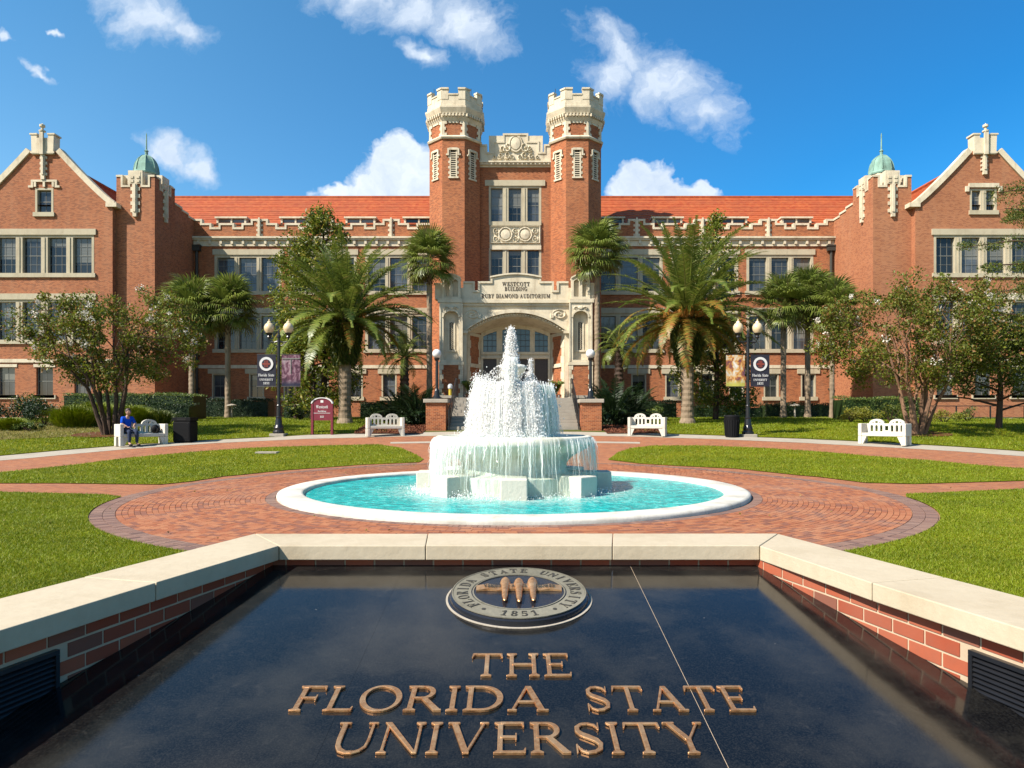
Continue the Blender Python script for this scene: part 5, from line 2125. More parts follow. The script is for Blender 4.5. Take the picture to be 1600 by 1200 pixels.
def bronze_word(txt, xc, d_base, d_cap, width):
    """raised bronze capitals lying on the slab, one object per letter"""
    ps, x_ = [], 0.0
    for ch in txt:
        P, W = roman(ch)
        ps.append((P, x_))
        x_ += W + .085
    kx = width / (x_ - .085)
    ky = (d_cap - d_base) / math.cos(TS)
    TL = Matrix.Translation(on_slab(xc, d_base)) @ Matrix.Rotation(TS, 4, 'X')
    for P, ox_ in ps:
        M = MB()
        for k, (o_, hl) in enumerate(P):
            s0 = len(M.v)
            h_ = .009 + k * .00025
            M.plate(o_, hl, -h_, -.0004)
            # the plate lives in XZ facing -y: lay it down so that -y becomes up
            for i in range(s0, len(M.v)):
                q = M.v[i]
                M.v[i] = ((q[0] + ox_) * kx - width / 2, q[2] * ky, -q[1])
        M.xf(TL)
        o_ = M.build('letter', BRONZE, G)
        b_ = o_.modifiers.new('bevel', 'BEVEL')
        b_.width = .0028
        b_.segments = 2
        b_.limit_method = 'ANGLE'
        b_.angle_limit = R(50)


yd = lambda py: 1.3 * F / (py - 511)
bronze_word('THE', .026, yd(1059), yd(1024), .380)
bronze_word('FLORIDA', (-.766 + .123) / 2, yd(1113.5), yd(1075), .885)
bronze_word('STATE', (.245 + .818) / 2 + .002, yd(1113.5), yd(1075), .572)
bronze_word('UNIVERSITY', .022, yd(1180.5), yd(1132), 1.185)

# ---- the cast seal
SD, SX, SR = 3.345, .024, .327
SEAL = thing('bronze_seal', 'round cast seal with a pale lettered ring and three bronze torches on the granite', 'seal', on_slab(SX, SD))
TSL = Matrix.Translation(on_slab(SX, SD)) @ Matrix.Rotation(TS, 4, 'X')


def seal_part(M, nm, mat, **k):
    M.xf(TSL)
    return M.build(nm, mat, SEAL, **k)


seal_part(MB().lathe([(0, .001), (SR + .012, .001), (SR + .012, .004), (SR + .004, .007), (SR + .002, .026), (SR - .012, .034), (SR - .02, .0345), (0, .0345)], 96), 'seal_disc', SEALBLK, smooth=False)
seal_part(MB().lathe([(SR + .0125, .0015), (SR + .022, .0015), (SR + .022, .005), (SR + .0125, .006)], 96), 'base_rim', CONCRETE)
RI, RO2 = .228, .314
seal_part(MB().lathe([(RI, .0346), (RI, .037), (RO2, .037), (RO2, .0346)], 96), 'letter_ring', RINGM)
seal_part(MB().lathe([(RI - .012, .0346), (RI - .012, .0385), (RI - .006, .0385), (RI - .006, .0346)], 96).lathe([(RO2 + .001, .0346), (RO2 + .001, .0395), (RO2 + .006, .0395), (RO2 + .006, .0346)], 96), 'ring_beads', RINGM)


def ring_text(txt, rad, h, a_mid, a_span, outward, depth=.003, z_=.0368, sc=.8):
    M = MB()
    n_ = len(txt)
    for i, ch in enumerate(txt):
        if ch == ' ': continue
        t_ = (i + .5) / n_ - .5
        a_ = a_mid - t_ * a_span if outward else a_mid + t_ * a_span
        me, co = glyph(ch, extrude=.05, offset=-.01, serif=True, bevel=.0, res=2)
        mn, mx2 = co.min(0), co.max(0)
        kk = h / (mx2[1] - mn[1])
        s0 = len(M.v)
        M.add([((c[0] - (mn[0] + mx2[0]) / 2) * kk * sc, (c[1] - (mn[1] + mx2[1]) / 2) * kk, (c[2] + .05) / .1 * depth) for c in co], [tuple(p.vertices) for p in me.polygons])
        rz = a_ - PI / 2 if outward else a_ + PI / 2
        M.xf(Matrix.Translation((rad * math.cos(a_), rad * math.sin(a_), z_)) @ Matrix.Rotation(rz, 4, 'Z'), s0)
    return M


rm = (RI + RO2) / 2
seal_part(ring_text('FLORIDA STATE UNIVERSITY', rm, .052, PI / 2, R(272), True), 'ring_lettering', BRONZE_DK)
seal_part(ring_text('1851', rm, .052, -PI / 2, R(38), False), 'ring_date', BRONZE_DK)
M = MB()
for a_ in (-90 - 36, -90 + 36):
    M.lathe([(0, .0401), (.009, .0401), (.010, .037)][::-1], 12, (rm * math.cos(R(a_)), rm * math.sin(R(a_))))
seal_part(M, 'ring_dots', BRONZE_DK)
for k in (-1, 0, 1):
    xk = k * .066
    M = MB()
    s0 = len(M.v)
    prof = [(0, 0), (.008, .004), (.010, .02), (.008, .03), (.013, .045), (.015, .10), (.018, .17), (.022, .18), (.020, .19), (.024, .20), (.026, .215), (.020, .222)]
    M.lathe([(r_, z_) for r_, z_ in prof], 14)
    # flame
    M.lathe([(.018, .218), (.024, .235), (.020, .255), (.014, .275), (.005, .295), (0, .30)], 10)
    M.xf(Matrix.Translation((xk, -.165 + abs(k) * .012, .050)) @ Matrix.Rotation(-PI / 2, 4, 'X') @ Matrix.Scale(.75, 4, (0, 1, 0)), s0)
    seal_part(M, 'torch', BRONZE, smooth=True)
# ribbon across the torches, with upturned swallow ends
rib = MB()
path = [(-.205, .012), (-.15, .035), (-.105, .012), (-.05, .030), (0, .038), (.05, .030), (.105, .012), (.15, .035), (.205, .012)]
for (a0, h0), (a1, h1) in zip(path, path[1:]):
    rib.add([(a0, -.010 + h0 * .3, .040 + h0 * .25), (a1, -.010 + h1 * .3, .040 + h1 * .25), (a1, .034 + h1 * .3, .046 + h1 * .3), (a0, .034 + h0 * .3, .046 + h0 * .3),
             (a0, -.010 + h0 * .3, .036), (a1, -.010 + h1 * .3, .036), (a1, .034 + h1 * .3, .036), (a0, .034 + h0 * .3, .036)],
            [(0, 1, 2, 3), (0, 4, 5, 1), (3, 2, 6, 7), (0, 3, 7, 4), (1, 5, 6, 2)])
seal_part(rib, 'ribbon', BRONZE)
for txt, xc_, w_ in (('VIRES', -.128, .085), ('ARTES', 0, .07), ('MORES', .128, .085)):
    M = text_mesh(txt, w_, .026, .002, True, .1, .4, 0)
    M.xf(Matrix.Translation((xc_, .008, .0535)) @ Matrix.Rotation(-PI / 2 + .12, 4, 'X'))
    seal_part(M, 'ribbon_lettering', BRONZE_DK)

# ------------------------------------------------------------------ the fountain
FT = thing('fountain', 'white tiered stone fountain with splashing water in a round turquoise pool', 'fountain', (FX, FY, 0))
RP = 4.5
rim = MB().lathe([(RP - .46, -.3), (RP - .46, .07), (RP - .44, .095), (RP - .40, .105), (RP - .05, .105), (RP, .088), (RP + .015, .05), (RP + .0, -.02)], 128, (FX, FY))
rim.build('pool_rim', mat_stone('pool_rim_stone', (0.80, 0.76, 0.67), (0.42, 0.38, 0.30), 0.75, 0.2), FT, smooth=True)
nW_ = 150
MB().lathe([(0.0, .035)] + [(RP * .105 * k, .035) for k in range(1, 9)] + [(RP - .455, .035)], 96, (FX, FY)).build('pool_water', WATER, FT, smooth=True)
# stone plinth with eight projecting blocks
MB().lathe([(1.42, -.05), (1.42, .34), (1.38, .36), (0, .36)], 48, (FX, FY)).build('plinth', FSTONE, FT)
for k in range(8):
    a = k * PI / 4
    M = MB()
    w_ = .235
    M.box(-w_, w_, -1.93, -1.1, -.06, .40)
    M.xf(Matrix.Translation((FX, FY, 0)) @ Matrix.Rotation(a, 4, 'Z'))
    M.build('plinth_block', BENCHM, FT, bevel=.02)
# stem and lower bowl
bowl = [(1.28, .36), (1.10, .40), (1.05, .48), (1.06, .58), (1.14, .68), (1.30, .78), (1.47, .87), (1.50, .91), (1.54, .93), (1.56, .97), (1.56, 1.07), (1.54, 1.10), (1.50, 1.11), (1.43, 1.11), (1.40, 1.05), (1.2, .98), (0, .95)]
MB().lathe(bowl, 96, (FX, FY)).build('lower_bowl', FSTONE, FT, smooth=True)
MB().lathe([(0, 1.065), (.8, 1.065), (1.402, 1.065)], 64, (FX, FY)).build('bowl_water', WATER, FT, smooth=True)
up = [(.34, 1.0), (.30, 1.2), (.24, 1.35), (.24, 1.55), (.34, 1.72), (.52, 1.86), (.68, 1.95), (.71, 1.98), (.72, 2.08), (.70, 2.11), (.64, 2.11), (.62, 2.06), (0, 2.03)]
MB().lathe(up, 64, (FX, FY)).build('upper_bowl', FSTONE, FT, smooth=True)
fin = [(.26, 2.03), (.22, 2.10), (.13, 2.16), (.11, 2.28), (.20, 2.36), (.24, 2.44), (.26, 2.48), (.22, 2.52), (.12, 2.54), (.09, 2.62), (.05, 2.66), (0, 2.68)]
MB().lathe(fin, 32, (FX, FY)).build('finial', FSTONE, FT, smooth=True)


def strands(n, gen, steps=7):
    """falling ribbons of water: gen() -> (list of points, start width)"""
    co, fc = [], []
    for _ in range(n):
        pts, w0 = gen()
        m_ = len(pts)
        base = len(co)
        view = rng.random() * PI
        for i, p in enumerate(pts):
            t_ = i / (m_ - 1)
            wd = w0 * (0.35 + 1.3 * math.sin(PI * min(1, t_ * .9 + .08))) * .5
            co.append((p[0] - wd * math.cos(view), p[1] - wd * math.sin(view), p[2]))
            co.append((p[0] + wd * math.cos(view), p[1] + wd * math.sin(view), p[2]))
        for i in range(m_ - 1):
            a_ = base + 2 * i
            fc.append((a_, a_ + 1, a_ + 3, a_ + 2))
    return np.array(co), np.array(fc)


def drops(P, size):
    """small elongated octahedra at points P, with size (n,) and vertical stretch"""
    n = len(P)
    o6 = np.array([(1, 0, 0), (-1, 0, 0), (0, 1, 0), (0, -1, 0), (0, 0, 1.8), (0, 0, -1.8)])
    co = (P[:, None, :] + o6[None, :, :] * size[:, None, None]).reshape(-1, 3)
    f8 = np.array([(0, 2, 4), (2, 1, 4), (1, 3, 4), (3, 0, 4), (2, 0, 5), (1, 2, 5), (3, 1, 5), (0, 3, 5)])
    fc = (f8[None, :, :] + 6 * np.arange(n)[:, None, None]).reshape(-1, 3)
    return co, fc


def water_obj(nm, co, fc, mat, kind='stuff'):
    me = np_mesh(nm, co, fc, mat, wloc(FT))
    o_ = link(nm, me, None, FT)
    if kind: o_['kind'] = kind
    return o_


# smooth water bell from the upper bowl into the lower one
def bell(r0, z0, r1, z1, nz=26, na=180, rough=.02):
    co, fc = [], []
    ph = rng.random(12) * 6
    for j in range(nz):
        t_ = j / (nz - 1)
        z_ = z0 + (z1 - z0) * t_
        r_ = r0 + (r1 - r0) * math.sqrt(t_)
        for i in range(na):
            a_ = 2 * PI * i / na
            wob = sum(math.sin(a_ * (5 + 4 * q) + ph[q] + t_ * (q - 2)) for q in range(6)) * rough / 4 * (0.3 + t_)
            co.append((FX + (r_ + wob) * math.cos(a_), FY + (r_ + wob) * math.sin(a_), z_))
    for j in range(nz - 1):
        for i in range(na):
            i2 = (i + 1) % na
            fc.append((j * na + i, j * na + i2, (j + 1) * na + i2, (j + 1) * na + i))
    return np.array(co), np.array(fc)


co, fc = bell(.735, 2.10, .87, 1.07)
water_obj('upper_water_bell', co, fc, SHEET, None).data.polygons.foreach_set('use_smooth', [True] * len(fc))
co, fc = bell(1.59, .98, 1.68, .04, 24, 240, .05)
water_obj('lower_water_curtain', co, fc, SHEETL, None).data.polygons.foreach_set('use_smooth', [True] * len(fc))


def fall(a_, r0, z0, dr, z1, w0, steps=8, jit=.02):
    pts = []
    aj = (rng.random() - .5) * .05
    for i in range(steps):
        t_ = i / (steps - 1)
        r_ = r0 + dr * math.sqrt(t_ + .001)
        aa = a_ + aj * t_
        pts.append((FX + r_ * math.sin(aa) + (rng.random() - .5) * jit * t_, FY - r_ * math.cos(aa) + (rng.random() - .5) * jit * t_, z0 + (z1 - z0) * t_))
    return pts, w0


def heavy_angle():
    """angle round the bowl, 0 = towards the viewer, negative = left; heavy on the left and in front"""
    q = rng.random()
    if q < .50: return -.95 + rng.normal() * .38
    if q < .74: return -.02 + rng.normal() * .11
    if q < .88: return .46 + rng.normal() * .09
    return rng.random() * 2 * PI


co, fc = strands(3600, lambda: fall(heavy_angle(), .74 + rng.random() * .03, 2.12 + rng.random() * .05, .06 + rng.random() * .13, 1.07, .004 + rng.random() ** 2 * .020, 10, .05))
water_obj('upper_falling_water', co, fc, SPRAY)
low = lambda: (-1.25 + rng.normal() * .40) if rng.random() < .55 else rng.random() * 2 * PI


def lowfall():
    z1 = .38 if rng.random() < .3 else 0.0
    t1 = rng.random() ** .7
    return fall(low(), 1.56 + rng.random() * .03, 1.08, (.01 + rng.random() * .12), 1.08 - (1.08 - z1) * max(.25, t1), .003 + rng.random() ** 2 * .012, 8, .05)


co, fc = strands(1500, lowfall)
water_obj('lower_falling_water', co, fc, SPRAY)


# jets: centre jet, front column, small cone behind
def jetpts(n, x0, y0, z0, z1, r0, r1, pw=1.0):
    t_ = rng.random(n)
    z_ = z0 + (z1 - z0) * t_
    r_ = (r0 + (r1 - r0) * t_ ** pw) * np.sqrt(rng.random(n))
    a_ = rng.random(n) * 2 * PI
    return np.stack([x0 + r_ * np.cos(a_), y0 + r_ * np.sin(a_), z_], 1)


P = np.concatenate([
    jetpts(5200, FX - .055, FY - .1, 2.60, 3.10, .13, .085),
    jetpts(1700, FX - .055, FY - .1, 2.98, 3.24, .085, .045),
    jetpts(4200, FX - .06, FY - .05, 2.28, 2.74, .27, .13, .6),
    jetpts(5200, FX - .06, FY - .80, 1.10, 2.55, .15, .08),
    jetpts(1500, FX + .33, FY + .35, 2.10, 2.36, .22, .06, .5),
    jetpts(500, FX + .34, FY + .35, 2.32, 2.66, .05, .012),
])
P += rng.normal(size=P.shape) * np.array([.022, .022, .03])
sz = .0028 + rng.random(len(P)) ** 2 * .0085
# drops leaping off the rims and where the water lands
n = 3600
a = np.array([heavy_angle() for _ in range(n)])
rr = .74 + np.abs(rng.normal(size=n)) * .05
zz = 2.08 + np.abs(rng.normal(size=n)) * .055 * (1 + 1.0 * (a < 0))
P2 = np.stack([FX + rr * np.sin(a), FY - rr * np.cos(a), zz], 1)
n = 5200
a = np.array([heavy_angle() for _ in range(n)])
rr = .92 + rng.normal(size=n) * .10
P3 = np.stack([FX + rr * np.sin(a), FY - rr * np.cos(a), 1.07 + np.abs(rng.normal(size=n)) * .07], 1)
n = 5200
a = rng.random(n) * 2 * PI
a[: n // 2] = -1.3 + rng.normal(size=n // 2) * .6
rr = 1.72 + rng.normal(size=n) * .18
P4 = np.stack([FX + rr * np.sin(a), FY - rr * np.cos(a), np.abs(rng.normal(size=n)) * .05 + .03], 1)
n = 15000                                                    # drops inside the upper curtain
a = np.array([heavy_angle() for _ in range(n)])
t_ = rng.random(n)
rr = .76 + .18 * np.sqrt(t_) + rng.normal(size=n) * .04
P5 = np.stack([FX + rr * np.sin(a), FY - rr * np.cos(a), 2.1 - 1.0 * t_], 1)
n = 700                                                      # thin arcs thrown from the finial
a = rng.random(n) * 2 * PI
t_ = rng.random(n)
rr = .12 + .42 * t_
P6 = np.stack([FX - .05 + rr * np.sin(a), FY - .05 - rr * np.cos(a), 2.52 + .10 * t_ - .42 * t_ ** 2], 1)
PP = np.concatenate([P, P2, P3, P4, P5, P6])
SZ = np.concatenate([sz, .0028 + rng.random(len(PP) - len(P)) ** 3 * .010])
co, fc = drops(PP, SZ)
water_obj('water_drops', co, fc, DROP)
co, fc = strands(24, lambda: ((lambda a_, r_: ([(FX - .055 + r_ * math.sin(a_) * (1.6 - t), FY - .1 - r_ * math.cos(a_) * (1.6 - t), 2.5 + .70 * t) for t in np.linspace(rng.random() * .5, rng.random() * .5 + .5, 6)], .010 + rng.random() * .02))(rng.random() * 2 * PI, rng.random() * .07)))
water_obj('centre_jet', co, fc, SPRAY)
co, fc = strands(260, lambda: ((lambda a_, r_: ([(FX - .06 + r_ * math.sin(a_), FY - .76 - r_ * math.cos(a_), 2.62 - 1.55 * t) for t in np.linspace(0, 1, 7)], .005 + rng.random() * .012))(rng.random() * 2 * PI, rng.random() * .13)))
water_obj('front_water_column', co, fc, SPRAY)

# ------------------------------------------------------------------ benches, bins, lamps, signs
def face_fountain(x, y):
    return math.atan2(x - FX, -(FY - y)) if False else math.atan2(-(FX - x), (y - FY))


def rz_towards(x, y, tx=FX, ty=FY):
    """rotation that turns local -y towards (tx, ty)"""
    dx, dy = tx - x, ty - y
    return math.atan2(dx, -dy)


class Local:
    """builds parts in local coordinates under a rotated root"""
    def __init__(self, root):
        self.r = root

    def __call__(self, M, nm, mat, smooth=False, bevel=0, parent=None):
        me = M.mesh(nm, mat, None, smooth)
        o_ = link(nm, me, None, parent or self.r)
        if bevel:
            b_ = o_.modifiers.new('bevel', 'BEVEL')
            b_.width = bevel
            b_.segments = 2
            b_.limit_method = 'ANGLE'
        return o_


def clone(root, loc, rz, label):
    r_ = root.copy()
    C.objects.link(r_)
    r_.location = loc
    r_.rotation_euler = (0, 0, rz)
    r_['label'] = label
    for ch in list(root.children):
        c_ = ch.copy()
        C.objects.link(c_)
        c_.parent = r_
        for g in ch.children:
            d_ = g.copy()
            C.objects.link(d_)
            d_.parent = c_
    return r_


def bench(label, loc, rz):
    t_ = thing('garden_bench', label, 'bench', loc, rz, 'white stone benches round the fountain')
    L_ = Local(t_)
    W_ = .84
    for sg in (-1, 1):
        x0_, x1_ = sorted((sg * W_, sg * (W_ - .13)))
        M = MB().box(x0_, x1_, -.28, .28, .34, .80)
        # tapering feet with an arch between them
        for (ya, yb_, tn) in ((-.28, -.10, -.24), (.28, .10, .24)):
            a_, b_ = sorted((ya, yb_))
            M.add([(x0_, a_, .339), (x1_, a_, .339), (x1_, b_, .339), (x0_, b_, .339), (x0_, a_ + (.03 if ya > 0 else 0), 0), (x1_, a_ + (.03 if ya > 0 else 0), 0), (x1_, b_ - (.03 if ya < 0 else 0), 0), (x0_, b_ - (.03 if ya < 0 else 0), 0)],
                  [(3, 2, 1, 0), (4, 5, 6, 7), (0, 1, 5, 4), (1, 2, 6, 5), (2, 3, 7, 6), (3, 0, 4, 7)])
        L_(M, 'armrest', BENCHM, bevel=.02)
        # bracket leg under the seat
        a_, b_ = W_ - .131, W_ - .30
        q = [(sg * a_, .32), (sg * b_, .32), (sg * (a_ - .02), .0), (sg * a_, .0)]
        if sg < 0: q = q[::-1]
        L_(MB().plate(q, [], -.25, -.13), 'leg', BENCHM)
    L_(MB().box(-W_ + .131, W_ - .131, -.27, .20, .33, .45), 'seat', BENCHM, bevel=.015)
    hx = W_ - .131
    top = [(hx, .44), (hx, .80)]
    for c_ in (.36, -.36):
        top += [(c_ + .27 * math.cos(a_), .80 + .17 * math.sin(a_)) for a_ in np.linspace(0, PI, 11)]
    top += [(-hx, .80), (-hx, .44)]
    hl = []
    for c_ in (-.36, .36):
        for dx in (-.17, 0, .17):
            hl.append([(c_ + dx - .045, .50), (c_ + dx + .045, .50), (c_ + dx + .045, .71), (c_ + dx, .75), (c_ + dx - .045, .71)])
        hl.append([(c_ - .045, .815), (c_ + .045, .815), (c_ + .045, .89), (c_ - .045, .89)])
        hl.append([(c_ - .17, .82), (c_ - .10, .82), (c_ - .10, .865)])
        hl.append([(c_ + .10, .82), (c_ + .17, .82), (c_ + .10, .865)])
    hl.append([(-.06, .54), (.06, .54), (.06, .71), (-.06, .71)])
    L_(MB().plate(top, hl, .20, .29), 'backrest', BENCHM)
    return t_


def gp(px, py):
    x_, y_ = hit(px, py)
    return x_, y_, gz(y_)


b4 = gp(1384, 695.5)
b1 = gp(219, 696.5)
b2 = gp(601, 682)
b3 = gp(1012, 681.5)
bn = bench('white stone bench under the multi-stemmed tree on the far right', (b4[0], b4[1] + .1, b4[2]), rz_towards(b4[0], b4[1]) )
clone(bn, (b1[0], b1[1] + .1, b1[2]), rz_towards(b1[0], b1[1]), 'white stone bench with a person in blue sitting on it')
clone(bn, (b2[0], b2[1] + .1, b2[2]), rz_towards(b2[0], b2[1]), 'white stone bench between the maroon sign and the left brick pier').scale = (.92, .92, .98)
clone(bn, (b3[0], b3[1] + .1, b3[2]), rz_towards(b3[0], b3[1]), 'white stone bench beside the right brick pier of the steps').scale = (.92, .92, .98)

# ---- litter bins
def bin_(label, px, py, r_, h_, round_):
    x_, y_, z_ = gp(px, py)
    t_ = thing('litter_bin', label, 'trash can', (x_, y_ + .2, z_), 0, 'black litter bins beside the walk')
    L_ = Local(t_)
    if round_:
        L_(MB().lathe([(0, 0), (r_ * .82, 0), (r_ * .84, .06), (r_ * .98, h_ * .80), (r_, h_ * .83), (r_, h_ * .86), (r_ * .94, h_ * .87)], 24), 'body', BLACKP)
        S_ = MB()
        for k in range(20):
            a_ = 2 * PI * k / 20
            S_.tube([(r_ * .87 * math.cos(a_), r_ * .87 * math.sin(a_), .08), (r_ * 1.0 * math.cos(a_), r_ * 1.0 * math.sin(a_), h_ * .79)], .015, 4)
        L_(S_, 'ribs', BLACKP)
        L_(MB().lathe([(r_ * .94, h_ * .87), (r_ * 1.0, h_ * .89), (r_ * 1.0, h_ * .96), (r_ * .9, h_), (r_ * .5, h_ + .01), (r_ * .45, h_ - .04), (0, h_ - .05)], 24), 'lid', BLACKP)
    else:
        L_(MB().box(-r_, r_, -r_, r_, .05, h_ * .84), 'body', BLACKP, bevel=.03)
        L_(MB().box(-r_ * .9, r_ * .9, -r_ * .9, r_ * .9, 0, .049), 'base', BLACKP)
        L_(MB().box(-r_ * 1.03, r_ * 1.03, -r_ * 1.03, r_ * 1.03, h_ * .86, h_).box(-r_ * .9, r_ * .9, -r_ * .9, r_ * .9, h_ * .84 + .001, h_ * .86 - .001), 'lid', BLACKP, bevel=.03)
        L_(MB().box(-r_ * .5, r_ * .5, -r_ * 1.04 - .002, -r_ * 1.03, h_ * .885, h_ * .96), 'flap', DARKIN)
        L_(MB().box(-r_ * .85, r_ * .85, -r_ * 1.02, -r_ * 1.0 - .001, .15, h_ * .78), 'door', BLACKP, bevel=.01)


bin_('square black litter bin beside the bench with the person', 286, 692, .33, .97, False)
bin_('round ribbed black litter bin between the right date palm and the lamp post', 1146, 684, .31, .92, True)


# ---- lamp posts with two lanterns and two banners
def seal_disc(L_, x_, z_, r_, y_, par):
    M = MB().lathe([(0, 0), (r_, 0), (r_, .006), (0, .006)], 28)
    M.xf(Matrix.Translation((x_, y_, z_)) @ Matrix.Rotation(PI / 2, 4, 'X'))
    L_(M, 'emblem_ring', LETTERW, parent=par)
    M = MB().lathe([(0, 0), (r_ * .66, 0), (r_ * .66, .010), (0, .010)], 24)
    M.xf(Matrix.Translation((x_, y_, z_)) @ Matrix.Rotation(PI / 2, 4, 'X'))
    L_(M, 'emblem_field', NAVY, parent=par)
    M = MB()
    for k in (-1, 0, 1):
        M.box(x_ + k * r_ * .2 - r_ * .06, x_ + k * r_ * .2 + r_ * .06, y_ - .016, y_ - .0105, z_ - r_ * .48, z_ + r_ * .5)
    M.box(x_ - r_ * .55, x_ + r_ * .55, y_ - .022, y_ - .0165, z_ - r_ * .12, z_ + r_ * .1)
    L_(M, 'emblem_torches', SIGNG, parent=par)


def mat_picture(name, stops, sc, warm):
    m, t, out = new_mat(name)
    pos = t.node('ShaderNodeTexCoord').outputs['Object']
    mp = t.node('ShaderNodeMapping', {'Vector': pos})
    mp.inputs['Scale'].default_value = sc
    n = t.noise(1.0, 4, 0.6, mp.outputs[0], 0.5)
    sp = t.node('ShaderNodeSeparateXYZ', {0: pos})
    zf = t.rng(sp.outputs[2], 2.05, 3.35, 0, 1)
    col = t.ramp(t.rng(n, 0.3, 0.7, 0, 1), stops)
    col = t.mix(t.rng(zf, 0.1, 0.26, 1, 0), col, warm)
    principled(t, out, col, 0.75, 0, 0.2)
    return m


PIC1 = mat_picture('festive_banner_print', [(0.0, (0.05, 0.04, 0.12)), (0.35, (0.34, 0.12, 0.06)), (0.52, (0.70, 0.38, 0.10)), (0.68, (0.62, 0.54, 0.40)), (1.0, (0.80, 0.76, 0.72))], (5, 5, 3.2), (0.50, 0.48, 0.10))
PIC2 = mat_picture('campus_banner_print', [(0.0, (0.03, 0.02, 0.03)), (0.4, (0.13, 0.05, 0.08)), (0.6, (0.28, 0.16, 0.20)), (1.0, (0.42, 0.34, 0.36))], (6, 6, 4), (0.03, 0.03, 0.06))


def lamp_post(label, px, py, s):
    """s = +1: lettered banner on the right"""
    x_, y_, z_ = gp(px, py)
    t_ = thing('lamp_post', label, 'lamp post', (x_, y_ + .2, z_), 0, 'twin-lantern lamp posts with banners')
    L_ = Local(t_)
    L_(MB().box(-.30, .30, -.30, .30, -.05, .12), 'footing', CONCRETE, bevel=.02)
    L_(MB().lathe([(0, .121), (.24, .121), (.24, .20), (.19, .26), (.20, .36), (.15, .48), (.12, .75), (.13, .80), (.09, .84), (.085, 1.25), (.10, 1.28), (.07, 1.33), (.058, 4.1), (.09, 4.12), (.09, 4.2), (.05, 4.25), (.04, 4.42), (0, 4.48)], 16), 'pole', BLACKM)
    M = MB()
    for sg in (-1, 1):
        M.tube([(0, 0, 3.98), (sg * .18, 0, 3.92), (sg * .34, 0, 3.94), (sg * .40, 0, 4.04), (sg * .40, 0, 4.12)], [.035, .03, .03, .03, .04], 8)
        M.tube([(0, 0, 3.75), (sg * .16, 0, 3.80), (sg * .30, 0, 3.92)], .018, 6)
    L_(M, 'cross_arm', BLACKM)
    for sg in (-1, 1):
        ln_ = L_(MB().lathe([(0, 4.10), (.07, 4.10), (.09, 4.14), (.06, 4.20), (.13, 4.27), (.15, 4.31), (0, 4.31)], 12).xf(Matrix.Translation((sg * .40, 0, 0))), 'lantern', BLACKM)
        L_(MB().lathe([(.12, 4.311), (.19, 4.42), (.205, 4.50), (.20, 4.58), (.15, 4.68), (.08, 4.73), (0, 4.73)], 16).xf(Matrix.Translation((sg * .40, 0, 0))), 'lantern_glass', AMBER, smooth=True, parent=ln_)
        L_(MB().lathe([(.09, 4.731), (.07, 4.78), (.025, 4.82), (.03, 4.86), (0, 4.90)], 10).xf(Matrix.Translation((sg * .40, 0, 0))), 'lantern_cap', AMBER, parent=ln_)
    for sg in (-1, 1):
        a_, b_ = sorted((sg * .12, sg * .90))
        M = MB()
        M.tube([(0, 0, 3.42), (sg * .92, 0, 3.42)], .014, 6)
        M.tube([(0, 0, 2.08), (sg * .92, 0, 2.08)], .014, 6)
        L_(M, 'banner_rod', BLACKM)
        nseg = 6
        M = MB()
        for k in range(nseg):
            xa_, xb_ = a_ + (b_ - a_) * k / nseg, a_ + (b_ - a_) * (k + 1) / nseg
            fa, fb = .03 * math.sin(k * 1.2), .03 * math.sin((k + 1) * 1.2)
            M.add([(xa_, fa * .4, 2.10), (xb_, fb * .4, 2.10), (xb_, fb * .2, 3.40), (xa_, fa * .2, 3.40), (xa_, fa * .4 + .006, 2.10), (xb_, fb * .4 + .006, 2.10), (xb_, fb * .2 + .006, 3.40), (xa_, fa * .2 + .006, 3.40)],
                  [(0, 1, 2, 3), (7, 6, 5, 4)])
        lettered = sg == s
        bn_ = L_(M, 'banner', NAVY if lettered else (PIC1 if s > 0 else PIC2))
        if lettered:
            cxb = (a_ + b_) / 2
            seal_disc(L_, cxb, 3.02, .29, -.025, bn_)
            for (tx, wd, hh, zz) in (('Florida State', .66, .11, 2.50), ('UNIVERSITY', .56, .09, 2.32), ('1851', .26, .09, 2.17)):
                M = text_mesh(tx, wd, hh, .004, True, .1, .4, 0)
                M.xf(Matrix.Translation((cxb, -.022, zz)))
                L_(M, 'banner_lettering', LETTERW, parent=bn_)
        else:
            M = MB()
            M.box(a_ + .02, b_ - .02, -.024, -.018, 3.22, 3.26)
            M.box((a_ + b_) / 2 - .015, (a_ + b_) / 2 + .015, -.024, -.018, 2.6, 3.22)
            if s < 0:
                L_(M, 'printed_frame', FRAME, parent=bn_)


lamp_post('black lamp post with two amber lanterns and banners behind the left lawn', 433, 682, -1)
lamp_post('black lamp post with two amber lanterns and banners beside the round bin', 1171, 683, 1)

# ---- maroon building sign
x_, y_, z_ = gp(502, 680)
t_ = thing('building_sign', 'maroon arched sign on two posts lettered Westcott in front of the left date palm', 'sign', (x_, y_ + .15, z_), R(-6))
L_ = Local(t_)
for sg in (-1, 1):
    L_(MB().box(sg * .43 - .045, sg * .43 + .045, -.05, .05, 0, 1.32), 'post', MAROON)
otl = [(-.38, .62), (.38, .62), (.38, 1.36)] + [(.38 * math.cos(a_) , 1.36 + .20 * math.sin(a_)) for a_ in np.linspace(.15, PI - .15, 9)] + [(-.38, 1.36)]
pn = L_(MB().plate(otl, [], -.03, .03), 'panel', MAROON)
cap = [(.47 * math.cos(a_) * 1.02, 1.33 + .26 * math.sin(a_)) for a_ in np.linspace(.0, PI, 13)]
cap2 = [(p[0] * .90, p[1] - .035 if 0 < i < 12 else p[1]) for i, p in enumerate(cap)]
L_(MB().plate(cap + cap2[::-1], [], -.06, .06), 'arched_cap', WHITEP)
